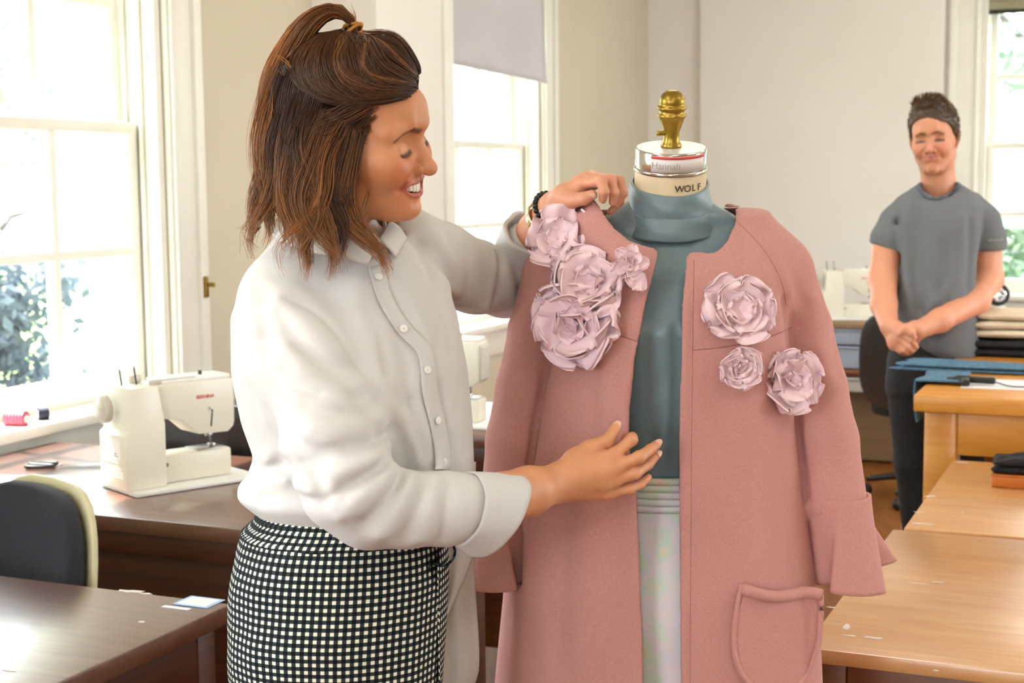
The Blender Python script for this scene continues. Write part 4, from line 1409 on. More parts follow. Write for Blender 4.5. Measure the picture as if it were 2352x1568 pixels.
rows2 = [(z,) + tuple(np.interp(z, r_f[::-1, 0], r_f[::-1, i]) for i in range(1, 5)) for z in zz]
sk = [sheet('skirt_panel', ring_rows(rows2), M_irid, None, thick=0.003, close_u=True)]
for i in range(5):
    zb = 1.052 - i * 0.0098
    w_, d_ = 0.1235 + 0.0012 * i, 0.1050 + 0.0012 * i
    pr = [(zb, w_ - .0005, d_ - .0005), (zb - .002, w_ + .0012, d_ + .0012), (zb - .0048, w_ + .0018, d_ + .0018), (zb - .0076, w_ + .0012, d_ + .0012), (zb - .0094, w_ - .0005, d_ - .0005)]
    sk.append(sheet('waist_rib', ring_rows([(z, FXc - w, FXc + w, 2.165 - d, 2.165 + d) for z, w, d in pr]), M_irid, None, thick=0.002, close_u=True))
adopt_m(skirt, sk)

# ---------------- coat
def wool_mat(name, c1, c2):
    k = MB_(name)
    tc = k.n('ShaderNodeTexCoord')
    mp = k.n('ShaderNodeMapping'); mp.inputs['Scale'].default_value = (1, 1, 2.5)
    k.l(tc.outputs['Object'], mp.inputs['Vector'])
    n1 = k.n('ShaderNodeTexNoise'); n1.inputs['Scale'].default_value = 420.0; n1.inputs['Detail'].default_value = 6.0
    k.l(mp.outputs[0], n1.inputs['Vector'])
    cr = k.n('ShaderNodeValToRGB')
    cr.color_ramp.elements[0].position = 0.35; cr.color_ramp.elements[1].position = 0.68
    cr.color_ramp.elements[0].color = c1 + (1,); cr.color_ramp.elements[1].color = c2 + (1,)
    k.l(n1.outputs['Fac'], cr.inputs['Fac']); k.l(cr.outputs['Color'], k.b.inputs['Base Color'])
    bp = k.n('ShaderNodeBump'); bp.inputs['Strength'].default_value = 0.22; bp.inputs['Distance'].default_value = 0.0008
    k.l(n1.outputs['Fac'], bp.inputs['Height']); k.l(bp.outputs['Normal'], k.b.inputs['Normal'])
    setp(k.b, Roughness=0.95, Specular_IOR_Level=0.15, Sheen_Weight=0.18, Sheen_Roughness=0.4)
    k.b.inputs['Sheen Tint'].default_value = (1.0, 0.82, 0.80, 1)
    return k.m
M_wool = wool_mat('dusty_pink_wool', srgb(194, 136, 129), srgb(206, 152, 145))

CH = 0.0032
cv = Vox((-0.10, 1.93, 0.62), (0.60, 2.40, 1.50), CH)
def X_(px, py, Y): return float(P(px, py, Y)[0])
def Z_(px, py, Y): return float(P(px, py, Y)[2])
crow = []
for (py, xl, xr, y0, y1) in [(505, 1330, 1745, 2.085, 2.235), (560, 1285, 1790, 2.055, 2.27), (640, 1272, 1800, 2.026, 2.31), (740, 1262, 1808, 2.008, 2.325), (860, 1246, 1816, 2.004, 2.33),
                            (1005, 1220, 1830, 2.002, 2.34), (1180, 1188, 1852, 1.995, 2.35), (1353, 1162, 1878, 1.985, 2.36), (1568, 1142, 1888, 1.975, 2.375), (1760, 1125, 1896, 1.968, 2.385)]:
    crow.append((Z_(1500, py, 2.05), X_(xl, py, 2.13), X_(xr, py, 2.13), y0, y1))
crow.append((0.60,) + crow[-1][1:])
cv.put(zloft(crow, 2.7))
def Pp(px, py, Y): return P(px, py, Y)
# shoulders
cv.put(cap(Pp(1665, 545, 2.165), Pp(1785, 622, 2.165), 0.050, 0.050), 0.05)
cv.put(cap(Pp(1378, 505, 2.125), Pp(1280, 632, 2.150), 0.040, 0.047), 0.05)
# lifted collar of the left front: a soft point drawn up between the fingers
cv.put(cap(Pp(1392, 540, 2.085), Pp(1368, 462, 2.085), 0.026, 0.0080, (0, 1, 0.25), 0.85), 0.03)
cv.put(cap(Pp(1440, 600, 2.045), Pp(1380, 520, 2.075), 0.032, 0.026, (0, 1, 0.25), 0.85), 0.03)
# sleeves
slR = [Pp(1793, 630, 2.165), Pp(1840, 760, 2.155), Pp(1873, 890, 2.14), Pp(1898, 1010, 2.12), Pp(1917, 1150, 2.10)]
chain(cv, slR, [0.049, 0.0455, 0.0450, 0.0455, 0.046], 0.008)
slL = [Pp(1276, 634, 2.15), Pp(1238, 760, 2.14), Pp(1208, 890, 2.13), Pp(1184, 1010, 2.12), Pp(1166, 1185, 2.11)]
chain(cv, slL, [0.048, 0.044, 0.043, 0.0425, 0.042], 0.008)
# flatten the sleeve ends
for (c, s) in ((slR, 1), (slL, -1)):
    e = c[-1]
    z_end = e[2] + 0.004
    cv.put((lambda x, y, z, e=e, z_end=z_end: np.maximum(np.maximum(np.abs(x - e[0]) - 0.075, np.abs(y - e[1]) - 0.075), z - z_end) if False else np.maximum(np.maximum(np.abs(x - e[0] - s * 0.03) - 0.055, np.abs(y - e[1]) - 0.09), np.abs(z - z_end + 0.05) - 0.05) + 0 * x,
            np.array([e[0] + s * 0.03 - 0.055, e[1] - 0.09, z_end - 0.1]), np.array([e[0] + s * 0.03 + 0.055, e[1] + 0.09, z_end])), 0.004, 'sub')
# drapery
d_plain = cv.d.copy()
fold(cv, [(1300, 660), (1285, 760), (1256, 880), (1228, 1010), (1205, 1180)], -0.012, 0.008)
fold(cv, [(1290, 800), (1262, 930), (1240, 1060), (1225, 1180)], 0.007, 0.022)
fold(cv, [(1330, 850), (1318, 980), (1300, 1120), (1290, 1300), (1280, 1500)], -0.006, 0.02)
fold(cv, [(1400, 830), (1395, 930), (1405, 1000)], 0.005, 0.016)
fold(cv, [(1365, 830), (1360, 940), (1375, 1020)], -0.004, 0.014)
fold(cv, [(1350, 1180), (1345, 1300), (1335, 1500)], 0.006, 0.03)
fold(cv, [(1440, 860), (1432, 960), (1428, 1010)], 0.006, 0.008)
fold(cv, [(1420, 1180), (1425, 1320), (1425, 1540)], -0.003, 0.02)
fold(cv, [(1220, 1220), (1205, 1400), (1190, 1560)], 0.006, 0.025)
fold(cv, [(1593, 600), (1592, 800), (1590, 1100), (1588, 1400), (1586, 1600)], -0.0024, 0.0035)
fold(cv, [(1590, 803), (1660, 796), (1720, 785), (1790, 768), (1836, 748)], -0.0026, 0.0032)
fold(cv, [(1412, 768), (1440, 776), (1466, 784)], -0.0026, 0.0032)
fold(cv, [(1700, 540), (1722, 620), (1735, 700)], 0.004, 0.014)
fold(cv, [(1760, 560), (1800, 640), (1826, 720)], 0.004, 0.012)
fold(cv, [(1720, 820), (1728, 1000), (1735, 1200), (1738, 1330)], 0.006, 0.028)
fold(cv, [(1650, 900), (1655, 1100), (1655, 1320)], -0.004, 0.024)
fold(cv, [(1800, 1000), (1812, 1160), (1820, 1320)], -0.005, 0.022)
fold(cv, [(1800, 690), (1812, 800), (1832, 960), (1852, 1140)], -0.010, 0.006)
fold(cv, [(1868, 690), (1882, 780), (1888, 850)], 0.006, 0.010)
fold(cv, [(1895, 640), (1915, 760), (1930, 860)], -0.004, 0.012)
fold(cv, [(1882, 900), (1900, 990), (1915, 1080)], -0.005, 0.016)
fold(cv, [(1200, 700), (1178, 820), (1160, 930)], 0.004, 0.012)
# neck hole and front opening
def poly2d(pts, YY):
    q = np.array([P(px, py, yy) for (px, py), yy in zip(pts, YY)])[:, [0, 2]]
    return q
def sd_poly(q, X, Z):
    d = np.full(np.broadcast(X, Z).shape, 1e9); s = np.ones(d.shape)
    n = len(q); j = n - 1
    for i in range(n):
        e = q[j] - q[i]
        wx, wz = X - q[i, 0], Z - q[i, 1]
        t = np.clip((wx * e[0] + wz * e[1]) / (e @ e), 0, 1)
        bx, bz = wx - e[0] * t, wz - e[1] * t
        d = np.minimum(d, bx * bx + bz * bz)
        c1 = Z >= q[i, 1]; c2 = Z < q[j, 1]; c3 = e[0] * wz > e[1] * wx
        fl = (c1 & c2 & c3) | (~c1 & ~c2 & ~c3)
        s = np.where(fl, -s, s)
        j = i
    return s * np.sqrt(d)
op = [(1362, 452), (1374, 468), (1390, 496), (1410, 522), (1442, 549), (1480, 564), (1508, 571), (1518, 580), (1513, 600), (1490, 690), (1462, 820), (1448, 940), (1446, 1000), (1452, 1060), (1465, 1140), (1470, 1300), (1478, 1568), (1482, 1800),
      (1556, 1800), (1558, 1568), (1558, 1300), (1559, 1000), (1567, 700), (1578, 590), (1590, 577), (1618, 578), (1640, 577), (1662, 556), (1678, 520), (1690, 470), (1680, 380), (1370, 380)]
oy = [2.08, 2.08, 2.075, 2.06, 2.045, 2.03, 2.025, 2.02, 2.018] + [2.003] * 5 + [2.0] * 8 + [2.01, 2.03, 2.04, 2.05, 2.065, 2.08, 2.11, 2.14, 2.14, 2.08]
q2 = poly2d(op, oy)
xa, za = cv.ax[0][:, None], cv.ax[2][None, :]
pd = sd_poly(q2, xa, za)
yy = cv.ax[1][None, :, None]
# hollow it: thin at the front edges, a fuller lining elsewhere
tt_ = np.clip((pd - 0.02) / 0.04, 0, 1)
TH = (0.0075 + 0.017 * tt_ * tt_ * (3 - 2 * tt_)).astype(np.float32)[:, None, :]
cv.d = np.maximum(cv.d, -(d_plain + TH))
cut = np.maximum(pd[:, None, :], yy - 2.165)
kk = 0.006
hq = np.clip(0.5 - 0.5 * (-cut - cv.d) / kk, 0, 1)
cv.d = (-cut + (cv.d + cut) * hq + kk * hq * (1 - hq)).astype(np.float32)
ncx = FXc + 0.004
cv.put((lambda x, y, z: np.maximum((np.sqrt(((x - ncx) / 0.078) ** 2 + ((y - 2.175) / 0.074) ** 2) - 1) * 0.08, 1.37 - z), np.array([ncx - .08, 2.08, 1.37]), np.array([ncx + .08, 2.26, 1.6])), 0.006, 'sub')
# open sleeve ends and hem
for e in (slR[-1], slL[-1]):
    cv.put(cap(e - np.array([0, 0, 0.06]), e + np.array([0, 0, 0.0]), 0.036, 0.036), 0, 'sub')
cv.put((lambda x, y, z: z - 0.64 + 0 * x + 0 * y, np.array([-0.1, 1.93, 0.6]), np.array([0.6, 2.4, 0.64])), 0.0, 'sub')
me, cV, cF = cv.mesh('coat_body', 1)
coat = at_root('coat', 'dusty pink wool coat with flounced sleeves hung open on the dress form', 'coat', (FXc, 2.17, 0.64))
cparts = [obj('coat_body', me, M_wool)]
coat_bvh = bvh_of(cV, cF)

def flounce(e, hem, rtop, drop, lift, a0=-95):
    """e sleeve end centre; hem = list of (dx, dy, dz) closed loop seen from above"""
    n = 96
    a = np.linspace(0, 2 * np.pi, n, endpoint=False)
    h = np.array(hem + [hem[0]], float)
    hc = resample(np.vstack([hem[-1:], h, hem[1:2]]), 400)
    # resample the closed middle part by angle order
    ang = np.arange(len(hem)) / len(hem)
    hh = np.array(hem, float)
    hp = np.stack([np.interp(np.linspace(0, 1, n, endpoint=False), np.append(ang, 1), np.append(hh[:, i], hh[0, i])) for i in range(3)], -1)
    for _ in range(2):
        hp = 0.5 * hp + 0.25 * (np.roll(hp, 1, 0) + np.roll(hp, -1, 0))
    # top ring starts at the same angular position as the first hem point
    a0 = math.radians(a0)
    sgn = 1
    top = np.stack([rtop * np.cos(a0 + a), rtop * np.sin(a0 + a), np.zeros(n)], -1)
    R = 22
    G = np.zeros((R, n, 3))
    for i in range(R):
        t = i / (R - 1)
        f = t ** 1.12
        G[i] = e + top * (1 - f) + (hp * np.array([1, 1, 0])) * f
        G[i][:, 2] = e[2] + lift - (drop + hp[:, 2]) * t
        ring = (1 - abs(1 - t * 6)) if t < 1 / 3 else 0
    o = sheet('sleeve_flounce', G, M_wool, None, thick=0.006, close_u=True)
    return o
m_ = 1 / 1610.0
eR = slR[-1] + np.array([0.004, 0.0, 0.010])
hemR = [(x * m_, y, z) for x, y, z in [(-37, -.064, 0), (0, -.070, .003), (45, -.072, .004), (86, -.066, .002), (90, -.052, 0), (72, -.028, -.008), (64, -.010, -.014), (100, -.012, -.024), (138, -.004, -.028), (140, .010, -.028), (105, .034, -.02), (80, .034, -.014),
        (60, .06, -.01), (10, .07, 0), (-40, .06, 0), (-62, .03, 0), (-58, .0, 0), (-48, -.020, 0), (-22, -.026, 0), (-14, -.044, 0)]]
cparts.append(flounce(eR, hemR, 0.0448, 0.128, 0.0))
eL = slL[-1] + np.array([0.0, 0.0, 0.012])
hemL = [(x * -0.75 - 0.004, y * 0.8, z * 0.5) for x, y, z in hemR][::-1]
cparts.append(flounce(eL, hemL, 0.0425, 0.108, 0.0, -85))

# sewn seams and front facings, crease shadow drawn as darker tubes
M_seam = mat('seam_shadow', srgb(172, 116, 108), 0.95, srgb(164, 108, 101), 200.0, spec=0.1)
def seam(pix, r=0.0008, n=40):
    q = resample(np.array(pix, float), n)
    pts = []
    for x, y in q:
        p, nn = on_surface(coat_bvh, x, y, 0.0)
        if p is not None and p.y < 2.2: pts.append(tuple(p))
    if len(pts) > 3:
        cparts.append(tube('seam', resample(np.array(pts), n), r, M_seam, None, n, 6))
seam([(1592, 804), (1660, 797), (1720, 786), (1780, 768), (1818, 752)])
seam([(1400, 764), (1435, 774), (1464, 784)])
seam([(1594, 596), (1591, 800), (1588, 1100), (1586, 1400), (1585, 1580)], 0.0004, 70)
seam([(1690, 505), (1752, 570), (1792, 640), (1806, 700)], 0.0004)
# patch pocket
pk = [(1702, 1338), (1760, 1352), (1815, 1350), (1870, 1334), (1871, 1400), (1868, 1470), (1850, 1540), (1812, 1588), (1770, 1596), (1728, 1578), (1695, 1530), (1684, 1470), (1690, 1400)]
R_, C_ = 16, 16
topc = resample(np.array(pk[:4], float), C_)
botc = resample(np.array([pk[12], pk[11], pk[10], pk[9], pk[8], pk[7], pk[6], pk[5], pk[4]], float), C_)
# sides: build rows by blending down the outline
left = resample(np.array([pk[0], pk[12], pk[11], pk[10], pk[9]], float), R_)
right = resample(np.array([pk[3], pk[4], pk[5], pk[6], pk[7]], float), R_)
bott = resample(np.array([pk[9], pk[8], pk[7]], float), C_)
Gp = np.zeros((R_, C_, 2))
for i in range(R_):
    v = i / (R_ - 1)
    for j in range(C_):
        u = j / (C_ - 1)
        Gp[i, j] = (1 - v) * topc[j] + v * bott[j] + (1 - u) * left[i] + u * right[i] - ((1 - u) * (1 - v) * topc[0] + u * (1 - v) * topc[-1] + (1 - u) * v * bott[0] + u * v * bott[-1])
def surf(px, py, lift, default_n=Vector((0, -1, 0))):
    for dx in (0, -4, 4, -10, 10, -18, -26):
        p, n = on_surface(coat_bvh, px + dx, py, 0)
        if p is not None and p.y < 2.25:
            q = PV(px, py, p.y)
            return q + Vector((0, -lift, 0))
    return PV(px, py, 2.0)
G3 = np.zeros((R_, C_, 3))
for i in range(R_):
    for j in range(C_):
        u, v = j / (C_ - 1), i / (R_ - 1)
        puff = 0.006 + 0.006 * math.sin(math.pi * u) * (1 - v) ** 1.0
        G3[i, j] = surf(Gp[i, j, 0], Gp[i, j, 1], puff)
G3[:, :, 1] = np.clip(G3[:, :, 1], np.median(G3[:, :, 1]) - 0.03, np.median(G3[:, :, 1]) + 0.035)
po = sheet('pocket', G3, M_wool, None, thick=0.006)
cparts.append(po)
def pipe_pts(arr): return [tuple(q) for q in arr]
outl = np.concatenate([G3[:, 0], G3[-1, 1:], G3[::-1, -1][1:]]) + np.array([0, -0.002, 0])
pp = tube('pocket_piping', resample(outl, 60)[::2], 0.0042, M_wool, None, 80, 8)
pw = tube('pocket_welt', G3[0] + np.array([0, -0.003, -0.006]), 0.0085, M_wool, None, 40, 10)
cparts += [pp, pw]
adopt_m(coat, cparts)
# ------------------------------------------------------------------ leather flowers pinned to the coat
def petal_mat():
    k = MB_('pink_petal')
    tc = k.n('ShaderNodeTexCoord')
    nz = k.n('ShaderNodeTexNoise'); nz.inputs['Scale'].default_value = 55.0; nz.inputs['Detail'].default_value = 5.0
    k.l(tc.outputs['Object'], nz.inputs['Vector'])
    cr = k.n('ShaderNodeValToRGB')
    cr.color_ramp.elements[0].position = 0.3; cr.color_ramp.elements[1].position = 0.7
    cr.color_ramp.elements[0].color = srgb(252, 210, 218) + (1,); cr.color_ramp.elements[1].color = srgb(255, 230, 234) + (1,)
    k.l(nz.outputs['Fac'], cr.inputs['Fac']); k.l(cr.outputs['Color'], k.b.inputs['Base Color'])
    bp = k.n('ShaderNodeBump'); bp.inputs['Strength'].default_value = 0.3; bp.inputs['Distance'].default_value = 0.0015
    n2 = k.n('ShaderNodeTexNoise'); n2.inputs['Scale'].default_value = 120.0; n2.inputs['Detail'].default_value = 4.0
    k.l(tc.outputs['Object'], n2.inputs['Vector'])
    k.l(n2.outputs['Fac'], bp.inputs['Height']); k.l(bp.outputs['Normal'], k.b.inputs['Normal'])
    setp(k.b, Roughness=0.5, Specular_IOR_Level=0.4)
    return k.m
M_petal = petal_mat()

def petal_mesh(seed, cup=0.35, ruffle=0.08, n=13, width=1.0, notch=0.15):
    """unit petal: base at origin, grows along +x, faces +z"""
    r = np.random.default_rng(seed)
    s = (1 - np.cos(np.linspace(0, 1, n) * math.pi * 0.5 + 0) ** 1.0)[:, None]
    s = np.sin(np.linspace(0, 1, n) * math.pi / 2)[:, None] * 0.75 + np.linspace(0, 1, n)[:, None] * 0.25
    t = np.linspace(-1, 1, n)[None, :]
    ph = r.uniform(0, 6.28, 6)
    hi = np.sqrt(np.clip(1 - ((s - 0.55) / 0.46) ** 2, 0, 1))
    lo = 0.22 + 0.78 * np.sin(np.clip(s / 0.55, 0, 1) * math.pi / 2)
    wprof = np.where(s > 0.55, hi, lo) * 0.56 * width
    rimf = s ** 2
    x = s * (1 + notch * 0.35 * rimf * (np.sin(4 * t + ph[0]) + 0.5 * np.sin(6 * t + ph[1])))
    y = wprof * t * (1 + notch * 0.5 * np.sin(7 * s + ph[2]) * np.abs(t))
    e2 = np.maximum(rimf, np.abs(t) ** 3 * s)
    z = cup * (0.50 * s ** 2 + 0.8 * (t ** 2) * s * (1 - 0.4 * s)) - 0.35 * cup * s ** 6
    z = z + ruffle * e2 * (np.sin(4.5 * t + 5 * s + ph[3]) * 0.8 + 0.7 * np.sin(7 * t - 5 * s + ph[4]))
    z = z - 0.04 * np.exp(-(t / 0.2) ** 2) * s * (1 - s)
    G = np.stack([x + 0 * t, y + 0 * s, z], -1)
    R, C = n, n
    i = np.arange(R - 1)[:, None]; j = np.arange(C - 1)[None, :]
    F = np.stack([i * C + j, (i + 1) * C + j, (i + 1) * C + j + 1, i * C + j + 1], -1).reshape(-1, 4)
    du = np.gradient(G, axis=0); dv = np.gradient(G, axis=1)
    N = np.cross(du, dv); N /= np.linalg.norm(N, axis=2, keepdims=True) + 1e-9
    th = 0.040 * (1 - 0.25 * s[..., None])
    V = np.concatenate([(G + N * th).reshape(-1, 3), (G - N * th).reshape(-1, 3)])
    M_ = R * C
    rim = np.concatenate([np.arange(C), np.arange(1, R) * C + C - 1, ((R - 1) * C + np.arange(C - 1))[::-1], (np.arange(1, R - 1) * C)[::-1]])
    r2 = np.roll(rim, -1)
    Fs = np.concatenate([F, F[:, ::-1] + M_, np.stack([rim, rim + M_, r2 + M_, r2], -1)])
    me = mesh_np('petal', V, Fs)
    setm(me, M_petal)
    return me
PET = {}
def get_petal(kind, i):
    key = (kind, i)
    if key not in PET:
        cfg = dict(open=dict(cup=0.24, ruffle=0.15, width=1.45, notch=0.16), cup=dict(cup=0.42, ruffle=0.12, width=1.6, notch=0.12), tight=dict(cup=0.55, ruffle=0.14, width=1.5, notch=0.12), star=dict(cup=0.25, ruffle=0.05, width=0.72, notch=0.05))[kind]
        PET[key] = petal_mesh(hash(kind) % 1000 * 0 + {'open': 10, 'cup': 30, 'tight': 50, 'star': 70}[kind] + i, **cfg)
    return PET[key]

def flower(label, px, py, rpx, whorls, tilt=(0, 0), spin=0.0, squash=1.0, lift=0.004, stamen=True):
    p, n = on_surface(coat_bvh, px, py, 0)
    if p is None:
        p = PV(px, py, 2.03); n = Vector((0, -1, 0.1))
    n = (n * 0.4 + Vector((0, -1, 0.12)) * 0.6 + Vector((tilt[0], 0, tilt[1]))).normalized()
    R = rpx / (FPX / p.y)
    t = thing('fabric_flower', label, 'flower', p + n * (lift + 0.10 * R), 0.0, 'pink flowers on the coat')
    q = n.to_track_quat('Z', 'Y')
    t.rotation_mode = 'QUATERNION'; t.rotation_quaternion = q
    r = np.random.default_rng(int(px * 7 + py))
    for (kind, cnt, rad, elev, base, ht) in whorls:
        a0 = r.uniform(0, 6.28) + spin
        for i in range(cnt):
            a = a0 + i * 2 * math.pi / cnt + r.uniform(-.18, .18)
            me = get_petal(kind, i % 4)
            o = bpy.data.objects.new('petal', me)
            link(o, t)
            e = elev + r.uniform(-.12, .12)
            s = rad * R * r.uniform(.88, 1.1)
            Mx = Matrix.Rotation(a, 4, 'Z') @ Matrix.Translation((base * R, 0, ht * R)) @ Matrix.Rotation(-e, 4, 'Y') @ Matrix.Rotation(r.uniform(-.35, .35), 4, 'X')
            loc, rot, _ = Mx.decompose()
            o.location = Vector((loc.x, loc.y * squash, loc.z)); o.rotation_euler = rot.to_euler(); o.scale = (s, s * r.uniform(.9, 1.1), s)
    if stamen:
        pr = [(0.001, 0.16 * R), (0.05 * R, 0.14 * R), (0.08 * R, 0.05 * R), (0.07 * R, -0.05 * R)]
        obj('flower_heart', lathe_mesh('flower_heart', pr, 12), M_petal, t)
    return t
OPEN = [('open', 5, 1.02, 0.12, 0.02, 0.0), ('open', 4, 0.72, 0.35, 0.02, 0.05), ('open', 3, 0.40, 0.6, 0.01, 0.08)]
PEONY = [('open', 6, 1.0, 0.18, 0.03, 0.0), ('cup', 4, 0.78, 0.42, 0.03, 0.07), ('cup', 3, 0.60, 0.62, 0.02, 0.12), ('open', 3, 0.46, 0.75, 0.01, 0.16)]
CUP = [('open', 5, 1.04, 0.20, 0.03, 0.0), ('cup', 4, 0.90, 0.46, 0.04, 0.06), ('open', 4, 0.52, 0.70, 0.02, 0.12), ('tight', 2, 0.30, 0.9, 0.01, 0.16)]
ROSE = [('cup', 6, 0.95, 0.35, 0.04, 0.0), ('cup', 4, 0.78, 0.62, 0.03, 0.08), ('cup', 3, 0.58, 0.85, 0.02, 0.15), ('tight', 2, 0.40, 1.0, 0.01, 0.2)]
STAR = [('star', 5, 1.0, 0.15, 0.05, 0.0), ('star', 5, 0.7, 0.55, 0.04, 0.08), ('tight', 3, 0.4, 1.0, 0.03, 0.12)]
flower('flat open pink flower nearest the pinched collar point', 1288, 556, 74, OPEN, (-0.1, 0.1), 0.4)
flower('upper large cupped pink bloom on the coat front beside the shirt sleeve', 1354, 662, 80, CUP, (0.05, 0.25), 0.2, lift=0.008)
flower('largest wide open pink bloom low on the shirt side of the coat', 1328, 748, 94, CUP, (-0.05, -0.05), 1.0, lift=0.004)
flower('small star shaped pink flower beside the open coat edge', 1443, 606, 46, STAR, (0.1, 0.2), 0.1)
flower('round full peony flower uppermost on the pocket side', 1690, 712, 78, PEONY, (0, 0.02), 0.5)
flower('small rose like flower below the round peony', 1697, 845, 49, ROSE, (0, 0.05), 0.0)
flower('loose ruffled flower lowest on the pocket side', 1802, 872, 76, [('open', 6, 1.0, 0.15, 0.04, 0.0), ('open', 4, 0.72, 0.5, 0.03, 0.05), ('cup', 3, 0.4, 0.9, 0.02, 0.08)], (0.0, 0.0), 0.9)
# bud
p, n = on_surface(coat_bvh, 1462, 640, 0)
b = thing('fabric_flower', 'closed pink bud under the small star flower', 'flower', p + Vector((0, -0.010, 0)), 0.0, 'pink flowers on the coat')
b.rotation_euler = (0.25, 0.6, 0.0)
for i in range(4):
    a = i * math.pi / 2
    o = bpy.data.objects.new('petal', get_petal('tight', i)); link(o, b)
    Mx = Matrix.Rotation(a, 4, 'Z') @ Matrix.Translation((0.002, 0, 0.012)) @ Matrix.Rotation(1.15 + math.pi * 0, 4, 'Y')
    loc, rot, _ = Mx.decompose()
    o.location = loc; o.rotation_euler = rot.to_euler(); o.scale = (0.026, 0.02, 0.016)
# ------------------------------------------------------------------ heads, hands, hair
def blob_col(V, base, spots, face=False):
    """colour per vertex: base plus soft spots (polyline or point, radius, colour, strength)"""
    c = np.tile(np.array(base), (len(V), 1))
    for pts, rad, colr, st in spots:
        pts = np.atleast_2d(np.asarray(pts, float)).copy()
        if len(pts) == 1: pts = np.vstack([pts, pts + 1e-6])
        X = V.copy()
        if face:
            pts[:, 0] = 0; X = X * np.array([0, 1, 1])
        f, _, _ = line_dist(pts)
        d2 = f(X[:, 0], X[:, 1], X[:, 2])
        wgt = np.exp(-(d2 / rad ** 2) ** 2) * st
        if face: wgt = wgt * (V[:, 0] > 0.03)
        wgt = wgt[:, None]
        c = c * (1 - wgt) + np.array(colr) * wgt
    return c

def snapx(v, pts, n=None):
    """lay a line given by (y, z) or (x, y, z) onto the front of the head field"""
    pts = np.asarray(pts, float)
    if n: pts = resample(pts, n)
    out = []
    for q in pts:
        y, z = q[-2], q[-1]
        j = int(round((y - v.lo[1]) / v.h)); k = int(round((z - v.lo[2]) / v.h))
        col = v.d[:, j, k]
        ins = np.nonzero(col < 0)[0]
        if len(ins):
            i = ins[-1]
            f = col[i] / (col[i] - col[i + 1]) if i + 1 < len(col) else 0
            out.append((v.ax[0][i] + f * v.h, y, z))
        else:
            out.append((q[0], y, z))
    return np.array(out)

